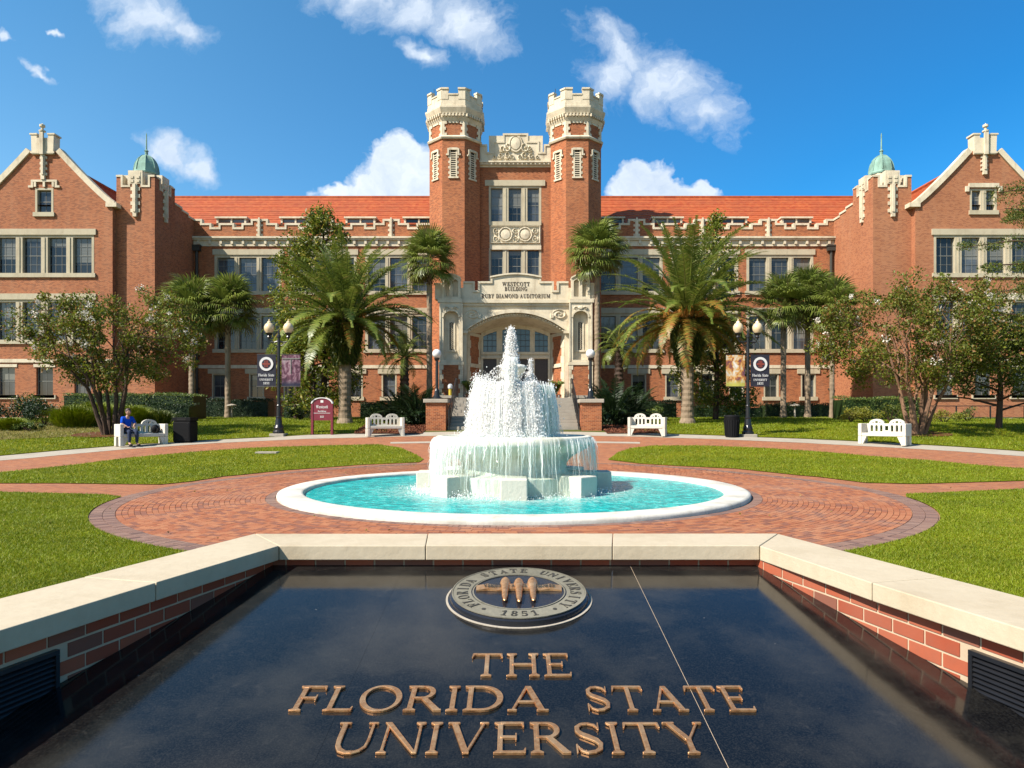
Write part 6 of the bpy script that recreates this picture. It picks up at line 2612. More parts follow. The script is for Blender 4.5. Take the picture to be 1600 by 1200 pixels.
L_(MB().plate([(-.06, 1.37), (.06, 1.37), (.06, 1.47), (-.06, 1.47)], [], -.038, -.031), 'emblem', WHITEP, parent=pn)
L_(text_mesh('Westcott', .52, .13, .006, True, .1, .4, 0).xf(Matrix.Translation((0, -.031, 1.13))), 'lettering', WHITEP, parent=pn)
L_(text_mesh('Building', .36, .06, .006, True, .1, .4, 0).xf(Matrix.Translation((0, -.031, .98))), 'lettering', LETTERW, parent=pn)
L_(MB().box(-.36, .36, -.036, -.031, .92, .935), 'rule', WHITEP, parent=pn)
L_(text_mesh('222', .16, .07, .006, True, .1, .4, 0).xf(Matrix.Translation((0, -.031, .74))), 'lettering', WHITEP, parent=pn)

# ---- path lights, yellow post, rail by the right wing, pots by the doors
for px, py, lab in ((362, 646, 'small pale path light on the left lawn before the shaded facade'), (1242, 648, 'small pale path light on the right lawn before the facade')):
    d_ = 44.0
    xx = X(px, d_)
    t_ = thing('path_light', lab, 'path light', (xx, d_, gz(d_)), 0, 'path lights')
    L_ = Local(t_)
    L_(MB().lathe([(0, 0), (.06, 0), (.06, .75), (0, .75)], 10), 'stem', CONCRETE)
    L_(MB().lathe([(.06, .751), (.30, .78), (.30, .84), (.1, .90), (0, .92)], 14), 'cap', CONCRETE)
t_ = thing('marker_post', 'short yellow post with a white top behind the left brick pier', 'post', (X(703.5, 34.6), 34.6, 2.4 - .0), 0)
L_ = Local(t_)
L_(MB().lathe([(0, -1.3), (.08, -1.3), (.08, .45), (0, .45)], 12), 'shaft', YELP)
L_(MB().lathe([(.10, .451), (.12, .50), (.12, .62), (.05, .70), (0, .70)], 12), 'top', WHITEP)

t_ = thing('iron_railing', 'thin dark iron railing in front of the right wing', 'railing', (24, 41, gz(41)), 0)
L_ = Local(t_)
for k in range(9):
    L_(MB().box(k * 2.0 - .03, k * 2.0 + .03, -.03, .03, 0, .78), 'post', BLACKM)
L_(MB().box(0, 16, -.02, .02, .781, .83).box(0, 16, -.015, .015, .12, .15), 'rail', BLACKM)


def leaf_np(P, D, size, wid=.5, curl=.15):
    """diamond leaves at points P pointing along D; two triangles each, slightly folded"""
    n_ = len(P)
    D = D / (np.linalg.norm(D, axis=1, keepdims=True) + 1e-9)
    up = rng.normal(size=(n_, 3))
    S_ = np.cross(D, up)
    S_ /= np.linalg.norm(S_, axis=1, keepdims=True) + 1e-9
    N_ = np.cross(S_, D)
    sz_ = size[:, None]
    a_ = P - D * sz_ * .5
    b_ = P + S_ * sz_ * wid * .5 + N_ * sz_ * curl
    c_ = P + D * sz_ * .5
    d_ = P - S_ * sz_ * wid * .5 + N_ * sz_ * curl
    co = np.stack([a_, b_, c_, d_], 1).reshape(-1, 3)
    fc = (np.array([(0, 1, 2), (0, 2, 3)])[None] + 4 * np.arange(n_)[:, None, None]).reshape(-1, 3)
    return co, fc


def leaves_obj(nm, P, size, mat, parent=None, D=None, wid=.5, kind=None):
    P = np.asarray(P)
    if D is None:
        D = rng.normal(size=P.shape)
        D[:, 2] -= .3
    sz_ = size * (.6 + .8 * rng.random(len(P)))
    co, fc = leaf_np(P, D, sz_, wid)
    me = np_mesh(nm, co, fc, mat, wloc(parent) if parent is not None else None)
    o_ = link(nm, me, None, parent)
    if kind: o_['kind'] = kind
    return o_


def clusters(cens, rad, n_per, flat=.8):
    out = []
    for c_ in cens:
        r_ = rad * (.6 + .8 * rng.random())
        n_ = int(n_per * (.6 + .8 * rng.random()))
        v_ = rng.normal(size=(n_, 3))
        v_ /= np.linalg.norm(v_, axis=1, keepdims=True)
        v_ *= (rng.random((n_, 1)) ** .45) * r_
        v_[:, 2] *= flat
        out.append(np.array(c_)[None] + v_)
    return np.concatenate(out)


def potted(px, d_, z_, lab, s_=1):
    t_ = thing('potted_palm', lab, 'potted plant', (X(px, d_), d_, z_), 0, 'potted palms beside the entrance')
    L_ = Local(t_)
    L_(MB().lathe([(0, 0), (.20, 0), (.30, .45), (.33, .47), (.33, .52), (.27, .52), (.26, .46), (0, .46)], 16), 'pot', TERRA)
    base = wloc(t_)
    n_ = 700
    a_ = rng.random(n_) * 2 * PI
    t2 = rng.random(n_)
    rr_ = .55 * t2 * (.5 + .5 * rng.random(n_))
    P_ = np.stack([base.x + rr_ * np.cos(a_), base.y + rr_ * np.sin(a_), base.z + .5 + 1.1 * t2 ** .7 * (1 - .25 * t2) + rng.normal(size=n_) * .05], 1)
    D_ = np.stack([np.cos(a_), np.sin(a_), .6 - 1.2 * t2], 1)
    leaves_obj('foliage', P_, .22, FAN, t_, D_, .25)


potted(733, 46.0, 2.4, 'potted palm left of the entrance doors')
potted(869, 46.0, 2.4, 'potted palm right of the entrance doors')

# ------------------------------------------------------------------ person on the left bench
def person():
    bx_, by_, bz_ = b1[0], b1[1] + .1, b1[2]
    rzb = rz_towards(b1[0], b1[1])
    p_ = thing('person', 'seated person in a bright blue shirt and dark jeans on the left bench', 'person', (bx_, by_, bz_), rzb)
    xs = -.47
    s_ = 1.0
    joints = {
        'pelvis': ((xs, .05, .56), .115), 'waist': ((xs, .08, .72), .105), 'chest': ((xs + .01, .10, .93), .125), 'neck': ((xs + .01, .07, 1.08), .05), 'head0': ((xs + .02, .04, 1.14), .065),
        'lsh': ((xs - .16, .09, 1.02), .055), 'lel': ((xs - .20, .0, .80), .043), 'lwr': ((xs - .08, -.16, .70), .03),
        'rsh': ((xs + .18, .09, 1.02), .055), 'rel': ((xs + .23, -.02, .80), .043), 'rwr': ((xs + .12, -.18, .70), .03),
        'lhip': ((xs - .09, .0, .55), .085), 'lkn': ((xs - .10, -.40, .54), .062), 'lan': ((xs - .10, -.38, .12), .042), 'lto': ((xs - .10, -.56, .05), .038),
        'rhip': ((xs + .09, .0, .55), .085), 'rkn': ((xs + .14, -.42, .54), .062), 'ran': ((xs + .15, -.40, .12), .042), 'rto': ((xs + .16, -.58, .05), .038)}
    edges = [('pelvis', 'waist'), ('waist', 'chest'), ('chest', 'neck'), ('neck', 'head0'), ('chest', 'lsh'), ('lsh', 'lel'), ('lel', 'lwr'), ('chest', 'rsh'), ('rsh', 'rel'), ('rel', 'rwr'),
             ('pelvis', 'lhip'), ('lhip', 'lkn'), ('lkn', 'lan'), ('lan', 'lto'), ('pelvis', 'rhip'), ('rhip', 'rkn'), ('rkn', 'ran'), ('ran', 'rto')]

    def skin(nm, names, eds, grow, mat, root):
        me = bpy.data.meshes.new(nm)
        idx = {n_: i for i, n_ in enumerate(names)}
        me.from_pydata([joints[n_][0] for n_ in names], [(idx[a_], idx[b_]) for a_, b_ in eds], [])
        me.materials.append(mat)
        o_ = link(nm, me, None, p_)
        sk = o_.modifiers.new('skin', 'SKIN')
        sk.use_smooth_shade = True
        for n_, i in idx.items():
            r_ = joints[n_][1] + grow
            me.skin_vertices[0].data[i].radius = (r_, r_)
            me.skin_vertices[0].data[i].use_root = n_ == root
        sb = o_.modifiers.new('sub', 'SUBSURF')
        sb.levels = sb.render_levels = 2
        return o_
    skin('body', list(joints), edges, 0, SKIN, 'pelvis')
    tn = ['pelvis', 'waist', 'chest', 'lsh', 'lel', 'rsh', 'rel']
    skin('shirt', tn, [e for e in edges if e[0] in tn and e[1] in tn], .018, BLUEC, 'pelvis')
    jn = ['pelvis', 'lhip', 'lkn', 'lan', 'rhip', 'rkn', 'ran']
    skin('trousers', jn, [e for e in edges if e[0] in jn and e[1] in jn], .014, DENIM, 'pelvis')
    L_ = Local(p_)
    hc_ = (xs + .02, .02, 1.235)
    hd = MB().sphere(hc_, .098, 20, 16, (.86, 1.0, 1.18))
    hd.v = [tuple(q) for q in hd.v]
    hd.sphere((hc_[0], hc_[1] - .10, hc_[2] - .005), .018, 8, 6, (.8, 1, 1.3))
    hd.sphere((hc_[0] - .085, hc_[1], hc_[2] - .005), .022, 8, 6, (.5, 1, 1.4)).sphere((hc_[0] + .085, hc_[1], hc_[2] - .005), .022, 8, 6, (.5, 1, 1.4))
    L_(hd, 'head', SKIN, smooth=True)
    L_(MB().sphere((hc_[0] - .03, hc_[1] - .088, hc_[2] + .02), .011, 8, 6).sphere((hc_[0] + .03, hc_[1] - .088, hc_[2] + .02), .011, 8, 6), 'eyes', DARKIN)
    L_(MB().sphere((hc_[0], hc_[1] + .022, hc_[2] + .035), .108, 18, 12, (.90, 1.0, 1.05)), 'hair', HAIR, smooth=True)
    for sg, w_ in ((-1, 'lwr'), (1, 'rwr')):
        wx, wy, wz = joints[w_][0]
        H_ = MB().sphere((wx + (-.0) * sg, wy - .045, wz - .01), .036, 10, 8, (.95, 1.25, .5))
        for f in range(4):
            fx = wx - .027 + f * .018
            ln_ = (.055, .068, .064, .050)[f]
            H_.tube([(fx, wy - .075, wz - .008), (fx, wy - .075 - ln_ * .5, wz - .012), (fx, wy - .075 - ln_ * .85, wz - .032)], [.0085, .008, .006], 6)
        H_.tube([(wx - sg * .03, wy - .04, wz), (wx - sg * .05, wy - .07, wz + .004), (wx - sg * .045, wy - .095, wz)], [.010, .009, .007], 6)
        L_(H_, 'hand', SKIN, smooth=True)
    for k in ('l', 'r'):
        tx, ty, tz = joints[k + 'to'][0]
        L_(MB().sphere((tx, ty + .04, tz + .0), .055, 12, 8, (.85, 2.1, .85)), 'shoe', BLACKP, smooth=True)


person()
b_ = thing('backpack', 'dark backpack lying on the right end of the left bench seat', 'bag', (b1[0], b1[1] + .1, b1[2]), rz_towards(b1[0], b1[1]))
L_ = Local(b_)
L_(MB().sphere((.50, .02, .60), .17, 16, 12, (.9, .7, 1.0)), 'bag_body', BLACKP, smooth=True)
L_(MB().tube([(.44, -.10, .70), (.50, -.15, .62), (.48, -.13, .50)], .014, 6), 'strap', BLACKM)

# ------------------------------------------------------------------ palms
def frond_mesh(nm, length, droop, n_l, leaf_len, mat, vee=.35, seed=0, width=.035):
    """feather frond growing along +x from the origin, arching down by droop radians; leaflets folded along the rachis"""
    g = np.random.default_rng(seed)
    N = 14
    s_ = np.linspace(0, 1, N)
    ang = .12 - droop * s_ ** 1.5
    dx, dz = np.cos(ang) * length / (N - 1), np.sin(ang) * length / (N - 1)
    px = np.concatenate([[0], np.cumsum(dx[:-1])])
    pz_ = np.concatenate([[0], np.cumsum(dz[:-1])])
    co, fc = [], []
    # rachis: thin three-sided spine
    for i in range(N):
        w_ = .045 * (1 - s_[i]) + .006
        co += [(px[i], -w_, pz_[i]), (px[i], w_, pz_[i]), (px[i], 0, pz_[i] - w_ * 1.4)]
    for i in range(N - 1):
        for k in range(3):
            k2 = (k + 1) % 3
            fc += [(i * 3 + k, (i + 1) * 3 + k, (i + 1) * 3 + k2), (i * 3 + k, (i + 1) * 3 + k2, i * 3 + k2)]
    for i in range(n_l):
        t = .10 + .90 * (i + .5) / n_l
        bx_ = np.interp(t, s_, px)
        bz = np.interp(t, s_, pz_)
        a_ = np.interp(t, s_, ang)
        ll = leaf_len * (math.sin(PI * min(1, (t + .10) ** .8)) ** .55 * .85 + .15) * (1 if t > .2 else .5)
        for sd in (-1, 1):
            fwd = .75 + .5 * t + g.normal() * .10
            lift = vee + g.normal() * .14 - .25 * t
            l_ = ll * (.85 + .3 * g.random())
            d_ = np.array([math.cos(fwd), sd * math.sin(fwd), 0])
            d_ = np.array([d_[0] * math.cos(a_) - 0, d_[1], d_[0] * math.sin(a_) + lift * .7])
            d_ /= np.linalg.norm(d_)
            p0 = np.array([bx_, 0, bz])
            p1 = p0 + d_ * l_ * .55
            p2 = p0 + d_ * l_ + np.array([0, 0, -.14 * l_])
            up = np.array([math.cos(a_), 0, math.sin(a_)]) * width * .5
            b0 = len(co)
            co += [tuple(p0 - up), tuple(p0 + up), tuple(p1 + up * 1.2), tuple(p1 - up * 1.2), tuple(p2)]
            fc += [(b0, b0 + 1, b0 + 2), (b0, b0 + 2, b0 + 3), (b0 + 3, b0 + 2, b0 + 4)]
    return np_mesh(nm, np.array(co), np.array(fc), mat)


def fan_mesh(nm, stalk, rad, n_seg, mat, seed=0):
    """costapalmate leaf: a stalk along +x and a pleated drooping fan"""
    g = np.random.default_rng(seed)
    co = [(0, -.02, 0), (0, .02, 0), (stalk, .015, 0), (stalk, -.015, 0)]
    fc = [(0, 1, 2), (0, 2, 3)]
    for i in range(n_seg):
        a_ = (-1.9 + 3.8 * (i + .5) / n_seg)
        r_ = rad * (.75 + .25 * math.cos(a_ * .6)) * (.9 + .2 * g.random())
        d_ = np.array([math.cos(a_), math.sin(a_), .22 * math.sin(i * PI) + .12 + g.normal() * .05])
        s_ = np.array([-math.sin(a_), math.cos(a_), 0]) * .050
        p0 = np.array([stalk, 0, 0])
        p1 = p0 + d_ * r_ * .55
        p2 = p0 + d_ * r_ * .82 + np.array([0, 0, -.10 * r_])
        p3 = p0 + d_ * r_ + np.array([0, 0, -.38 * r_])
        b0 = len(co)
        co += [tuple(p0), tuple(p1 - s_), tuple(p1 + s_), tuple(p2 - s_ * .6), tuple(p2 + s_ * .6), tuple(p3)]
        fc += [(b0, b0 + 1, b0 + 2), (b0 + 1, b0 + 3, b0 + 4), (b0 + 1, b0 + 4, b0 + 2), (b0 + 3, b0 + 5, b0 + 4)]
    return np_mesh(nm, np.array(co), np.array(fc), mat)


DATE_F = [frond_mesh('frond', 4.9, .75 + .28 * k, 84, .50, FROND, .34, 10 + k, .042) for k in range(4)]
DATE_Y = [frond_mesh('frond', 3.9, 1.3 + .3 * k, 70, .46, FRONDY, .28, 20 + k, .040) for k in range(3)]
FAN_M = [fan_mesh('fan_leaf', 1.0, 1.25, 32, FAN, 30 + k) for k in range(3)]
CYC_M = [frond_mesh('frond', 1.7, .9 + .3 * k, 30, .30, LEAF_DARK, .3, 40 + k, .035) for k in range(2)]
SML_M = [frond_mesh('frond', 2.1, 1.7 + .3 * k, 34, .42, FAN, .1, 50 + k, .03) for k in range(2)]


def crown(root, meshes, n_, el0, el1, z_, scale=1.0, name='frond', lean=None, r0=.12, golden=2.39996):
    """n fronds spiralling round the top of the stem, from upright to drooping"""
    for i in range(n_):
        t = (i + .5) / n_
        az = i * golden + rng.normal() * .08
        el = R(el0 + (el1 - el0) * t ** 1.05) + rng.normal() * .07
        me = meshes[int(rng.integers(len(meshes)))]
        o_ = bpy.data.objects.new(name, me)
        C.objects.link(o_)
        o_.parent = root
        o_.location = (r0 * math.cos(az), r0 * math.sin(az), z_ + .25 * (1 - t))
        o_.rotation_euler = (rng.normal() * .12, -el, az)
        k = scale * (.88 + .24 * rng.random()) * (1 - .12 * t)
        o_.scale = (k, k, k)


def palm_trunk(M, r0, r1, h, rough=.02, seg=14, flare=1.35):
    n_ = int(h / .14)
    pr = []
    for i in range(n_ + 1):
        t = i / n_
        r_ = r0 + (r1 - r0) * t
        if t < .12: r_ *= 1 + (flare - 1) * (1 - t / .12) ** 2
        pr.append((r_ + (rough if i % 2 else 0), h * t))
    pr = [(0, 0)] + pr + [(0, h)]
    M.lathe(pr, seg)
    for i, q in enumerate(M.v):
        M.v[i] = (q[0] * (1 + .05 * math.sin(q[2] * 3.1 + 1)) + rng.normal() * .004, q[1] + rng.normal() * .004, q[2])
    return M


def date_palm(px, py, lab, yellow):
    x_, y_, z_ = gp(px, py)
    t_ = thing('date_palm', lab, 'palm tree', (x_, y_, z_), rng.random() * 0.0, 'big feathery date palms')
    L_ = Local(t_)
    H = 5.3
    L_(palm_trunk(MB(), .31, .29, 3.7, .025, 18, 1.35), 'trunk', PALMB)
    # ball of old frond bases
    M = MB()
    M.lathe([(0, 3.6), (.30, 3.6), (.48, 4.1), (.62, 4.7), (.66, 5.1), (.5, 5.5), (0, 5.7)], 18)
    for k in range(150):
        a_, t = k * 2.4, k / 150
        zz = 3.75 + 1.7 * t
        rr_ = .32 + .34 * math.sin(min(1, t * 1.2) * PI / 2)
        s0 = len(M.v)
        M.add([(0, -.08, 0), (0, .08, 0), (.26, .035, .26), (.26, -.035, .26), (.02, 0, .12)], [(0, 1, 2, 3), (0, 3, 4), (1, 4, 2), (3, 2, 4)])
        M.xf(Matrix.Translation((rr_ * math.cos(a_), rr_ * math.sin(a_), zz)) @ Matrix.Rotation(a_, 4, 'Z'), s0)
    L_(M, 'frond_bases', BARKD)
    crown(t_, DATE_F, 70, 80, -6, 5.1 if not yellow else 5.35, .98 if not yellow else 1.08, r0=.25)
    crown(t_, DATE_Y if yellow else [DATE_F[3], DATE_F[2], DATE_Y[1]], 30, 16, -26, 5.1, 1.12 if yellow else 1.0, r0=.35)
    # ferns and creeper hanging round the top of the trunk
    base = wloc(t_)
    n_ = 5200
    a_ = rng.random(n_) * 2 * PI
    zz = 3.0 + 2.4 * rng.random(n_) ** .8
    rr_ = .34 + .42 * np.sin(np.clip((zz - 2.4) / 2.6, 0, 1) * PI / 2) * (.6 + .7 * rng.random(n_))
    P_ = np.stack([base.x + rr_ * np.cos(a_), base.y + rr_ * np.sin(a_), base.z + zz], 1)
    D_ = np.stack([np.cos(a_) * .5, np.sin(a_) * .5, -1 + 0 * a_], 1)
    leaves_obj('hanging_ferns', P_, .26, LEAF_OAK, t_, D_, .22, kind='stuff')
    # orange fruit stalks
    M = MB()
    for k in range(26 if yellow else 6):
        a_ = rng.random() * 2 * PI
        l_ = .8 + rng.random() * .6
        pts = [(.3 * math.cos(a_), .3 * math.sin(a_), 5.4), ((.3 + l_ * .6) * math.cos(a_), (.3 + l_ * .6) * math.sin(a_), 5.9), ((.3 + l_) * math.cos(a_), (.3 + l_) * math.sin(a_), 5.65)]
        M.tube(pts, [.02, .018, .012], 4)
        for q in range(12):
            dx, dy = rng.normal() * .06, rng.normal() * .06
            e = pts[2]
            M.tube([e, (e[0] + dx * 2, e[1] + dy * 2, e[2] - .15), (e[0] + dx * 2.6, e[1] + dy * 2.6, e[2] - .38)], [.012, .014, .008], 3)
    o_ = L_(M, 'fruit_stalks', ORANGE)
    o_['kind'] = 'stuff'


date_palm(539, 662, 'large feathery date palm with a stout trunk behind the maroon sign', False)
date_palm(1074, 662, 'large date palm with yellowing lower fronds left of the round bin', True)


def cabbage_palm(px, d_, top_py, lab, s_=1.0, tr=.17, shaggy=False, n_=44):
    x_ = X(px, d_)
    z_ = gz(d_)
    H = Z(top_py, d_) - z_
    t_ = thing('cabbage_palm', lab, 'palm tree', (x_, d_, z_), 0, 'cabbage palms in front of the facade')
    L_ = Local(t_)
    L_(palm_trunk(MB(), tr * 1.1, tr, H - .2, .012, 12, 1.3), 'trunk', PALMB)
    if shaggy or True:
        M = MB()
        for k in range(40):
            a_, t = k * 2.4, k / 40
            s0 = len(M.v)
            M.add([(0, -.05, 0), (0, .05, 0), (.16, .02, .22), (.16, -.02, .22)], [(0, 1, 2, 3)])
            M.xf(Matrix.Translation((tr * math.cos(a_), tr * math.sin(a_), H - (1.3 if not shaggy else 2.6) * (1 - t) - .2)) @ Matrix.Rotation(a_, 4, 'Z'), s0)
        L_(M, 'leaf_bases', BARKD)
    crown(t_, FAN_M, n_, 82, -48, H, s_, 'fan_leaf', r0=.08)


cabbage_palm(671, 46.1, 412, 'slim cabbage palm in front of the left tower', 1.0)
cabbage_palm(933, 46.1, 400, 'slim cabbage palm in front of the right tower', 1.08)
cabbage_palm(300, 43.5, 492, 'dark cabbage palm left of the downpipe behind the left flowering tree', 1.08, .17)
cabbage_palm(356, 44.0, 488, 'cabbage palm in the shade in front of the leftmost windows of the main front', 1.02, .16)
cabbage_palm(1224, 44.4, 482, 'cabbage palm nearest the right lamp post', .98, .16)
cabbage_palm(1262, 45.0, 470, 'tall cabbage palm between two others left of the right downpipe', .98, .16)
cabbage_palm(1300, 43.6, 488, 'cabbage palm with a bare pale trunk beside the right turret', .98, .13)


def small_palm(px, d_, top_py, lab):
    x_, z_ = X(px, d_), gz(d_)
    H = Z(top_py, d_) - z_
    t_ = thing('drooping_palm', lab, 'palm tree', (x_, d_, z_), 0, 'small drooping palms beside the porch')
    L_ = Local(t_)
    L_(palm_trunk(MB(), .26, .22, H, .05, 12, 1.2), 'trunk', BARKD)
    crown(t_, SML_M, 26, 75, -30, H, 1.0, 'frond', r0=.1)


small_palm(632, 42.5, 560, 'small drooping palm left of the porch')
small_palm(967, 42.5, 545, 'small drooping palm with a dark shaggy trunk right of the porch')


def clump(px, d_, w_, h_, lab, n_=26, sc=1.0):
    x_, z_ = X(px, d_), gz(d_)
    t_ = thing('palmetto_clump', lab, 'shrub', (x_, d_, z_), 0, 'dark palmetto clumps beside the steps')
    crown(t_, CYC_M, n_, 80, 14, .35, sc, 'frond', r0=.25)
    leaves_obj('undergrowth', clusters([(x_ + q, d_, z_ + .4) for q in (-w_ * .3, 0, w_ * .3)], .55, 420), .16, LEAF_DARK, t_)


clump(652, 33.4, 1.6, 1.4, 'dark palmetto clump left of the left brick pier', 30, 1.05)
clump(628, 34.8, 1.6, 1.4, 'dark leafy palmetto behind the second bench', 24, 1.0)
clump(958, 33.2, 1.6, 1.5, 'dark palmetto clump right of the right brick pier', 32, 1.15)
clump(990, 34.8, 1.4, 1.2, 'low palmetto behind the third bench', 22, 1.0)


# ------------------------------------------------------------------ broadleaf trees
def limbs(M, p, d, length, rad, depth, tips, spread=.55, taper=.62, seg=7, kink=.12, child=(2, 3), shrink=.72):
    n_ = 5
    pts = [Vector(p)]
    dv = Vector(d).normalized()
    for i in range(n_):
        dv = (dv + Vector((rng.normal(), rng.normal(), rng.normal() * .6)) * kink).normalized()
        pts.append(pts[-1] + dv * length / n_)
    rs = [rad * (1 - (1 - taper) * i / n_) for i in range(n_ + 1)]
    M.tube(pts, rs, seg)
    if depth == 0:
        tips.append((pts[-1], dv))
        tips.append((pts[3], dv))
        return
    k = int(rng.integers(child[0], child[1] + 1))
    a0 = rng.random() * 2 * PI
    for i in range(k):
        a_ = a0 + 2 * PI * i / k + rng.normal() * .3
        side = dv.orthogonal().normalized()
        side.rotate(Matrix.Rotation(a_, 3, dv))
        nd = (dv * math.cos(spread) + side * math.sin(spread) * (.8 + .4 * rng.random()) + Vector((0, 0, .10))).normalized()
        limbs(M, pts[-1], nd, length * shrink * (.8 + .4 * rng.random()), rs[-1] * .72, depth - 1, tips, spread, taper, max(4, seg - 1), kink, child, shrink)
    if depth >= 1:
        tips.append((pts[-1], dv))


def crape_myrtle(px, py, width, ztop, zbot, lab, bark, seed, n_stem=7, lean=0.0, cx_off=0.0, dens=1.0, flowers=36):
    x_, y_, z_ = gp(px, py)
    t_ = thing('crape_myrtle', lab, 'tree', (x_, y_, z_), 0)
    M, tips = MB(), []
    for k in range(n_stem):
        a_ = 2 * PI * k / n_stem + rng.random() * .4
        o_ = Vector((x_ + .22 * math.cos(a_), y_ + .18 * math.sin(a_), z_ - .05))
        tilt = .20 + .20 * rng.random()
        d_ = (math.cos(a_) * tilt + lean, math.sin(a_) * tilt * .8, 1)
        limbs(M, o_, d_, 2.1, .085 + .03 * rng.random(), 3, tips, .42, .7, 8, .07, (2, 2), .70)
    M.build('trunk', bark, t_)
    cx_ = x_ + cx_off
    cens = []
    # cloud of twig ends filling the crown envelope
    while len(cens) < int(165 * dens):
        v_ = rng.normal(size=3)
        v_ /= np.linalg.norm(v_)
        v_ *= (.35 + .65 * rng.random()) ** .6
        q = (cx_ + v_[0] * width / 2, y_ + v_[1] * width * .38, (ztop + zbot) / 2 + v_[2] * (ztop - zbot) / 2 * (1.0 if v_[2] > 0 else .85))
        # scallop the outline
        if rng.random() < .5 + .5 * math.sin(q[0] * 2.3 + q[2] * 1.7): cens.append(q)
    tip_c = [tuple(t[0]) for t in tips if t[0].z > zbot - .3]
    P_ = clusters(cens, .46, 105, .8)
    P2 = clusters([tip_c[i] for i in rng.integers(0, len(tip_c), 60)], .35, 50, .8) if tip_c else P_[:10]
    leaves_obj('crown', np.concatenate([P_, P2]), .115, LEAF_MYRTLE, t_, None, .6, kind='stuff')
    # thin twigs to the clusters
    K = MB()
    for c_ in cens[::2]:
        if not tips: break
        b_ = min(tips, key=lambda t: (t[0] - Vector(c_)).length)[0]
        m_ = (b_ + Vector(c_)) / 2 + Vector((0, 0, .1))
        K.tube([b_, m_, c_], [.018, .012, .005], 3)
    K.build('twigs', bark, t_)['kind'] = 'stuff'
    outer_c = [c_ for c_ in cens if abs(c_[0] - cx_) > width * .22 or c_[2] > zbot + (ztop - zbot) * .6 or rng.random() < .3]
    fl = [outer_c[i] for i in rng.integers(0, len(outer_c), flowers)]
    fl = [(f_[0], f_[1] - .35, f_[2] + .15) for f_ in fl]
    leaves_obj('blossoms', clusters(fl, .15, 40, 1.1), .06, FLOWER, t_, None, .8, kind='stuff')


crape_myrtle(172, 680, 7.7, Z(447, 29.4), Z(618, 29.4), 'multi-stemmed flowering tree with dark stems behind the left bench', BARKD, 1, 7, .0, -.0, 1.05, 40)
crape_myrtle(1434, 679, 9.0, Z(420, 29.6), Z(628, 29.6), 'multi-stemmed flowering tree with peeling tan bark behind the right bench', BARK, 2, 8, .0, -.1, 1.35, 44)


def broad_tree(px, d_, w_, z0, z1, lab, mat, leafs, n_c, n_per, trunk=.22, taper_top=.35, name='magnolia_tree', cat='tree', rad=.62, depth_k=.8):
    x_, zg = X(px, d_), gz(d_)
    t_ = thing(name, lab, cat, (x_, d_, zg), 0)
    M = MB()
    M.tube([(x_, d_, zg - .1), (x_ + .1, d_, zg + (z1 - zg) * .4), (x_, d_, z1 - .6)], [trunk, trunk * .7, .04], 9)
    for k in range(14):
        t = .18 + .7 * k / 14
        a_ = k * 2.4
        zz = zg + (z1 - zg) * t
        r_ = w_ / 2 * .8 * (1 - (1 - taper_top) * t)
        M.tube([(x_, d_, zz), (x_ + r_ * .5 * math.cos(a_), d_ + r_ * .5 * math.sin(a_), zz + .35), (x_ + r_ * math.cos(a_), d_ + r_ * math.sin(a_), zz + .5)], [trunk * .4, trunk * .25, .02], 5)
    M.build('trunk', BARKD, t_)
    cens = []
    for _ in range(n_c):
        t = rng.random() ** .85
        prof = (math.sin(PI * min(1, .22 + t * .55)) * (1 - t) + taper_top * t * (1 - t ** 6))
        r_ = w_ / 2 * max(.06, prof) * (rng.random() ** .4)
        a_ = rng.random() * 2 * PI
        cens.append((x_ + r_ * math.cos(a_), d_ + r_ * math.sin(a_) * depth_k, z0 + (z1 - z0) * t))
    leaves_obj('crown', clusters(cens, rad, n_per), leafs, mat, t_, None, .45, kind='stuff')
    return t_


broad_tree(505, 41.5, 6.0, 2.2, Z(322, 41.5), 'tall glossy-leaved magnolia with a ragged top behind the left date palm', LEAF_MAG, .22, 150, 62, .2, .62)
broad_tree(462, 42.5, 3.6, 5.5, Z(366, 42.5), 'narrower yellow-green magnolia left of the tall one', LEAF_MAG, .20, 60, 60, .14, .5)
broad_tree(488, 40.5, 6.0, 1.9, Z(512, 40.5), 'low spreading magnolia in front of the ground floor windows left of the date palm trunk', LEAF_MAG, .20, 95, 70, .16, .6)
broad_tree(1118, 42.0, 4.4, 4.0, Z(338, 42.0), 'thin-topped magnolia behind the right date palm', LEAF_MAG, .20, 85, 46, .14, .45)
broad_tree(1118, 40.0, 5.2, 1.8, Z(500, 40.0), 'bushy magnolia behind the banners of the right lamp post', LEAF_MAG, .20, 110, 70, .18, .62)
broad_tree(1560, 31.5, 6.2, 2.6, Z(512, 31.5), 'dark leafy tree low against the right wing', LEAF_OAK, .15, 130, 95, .15, .7, 'small_tree')


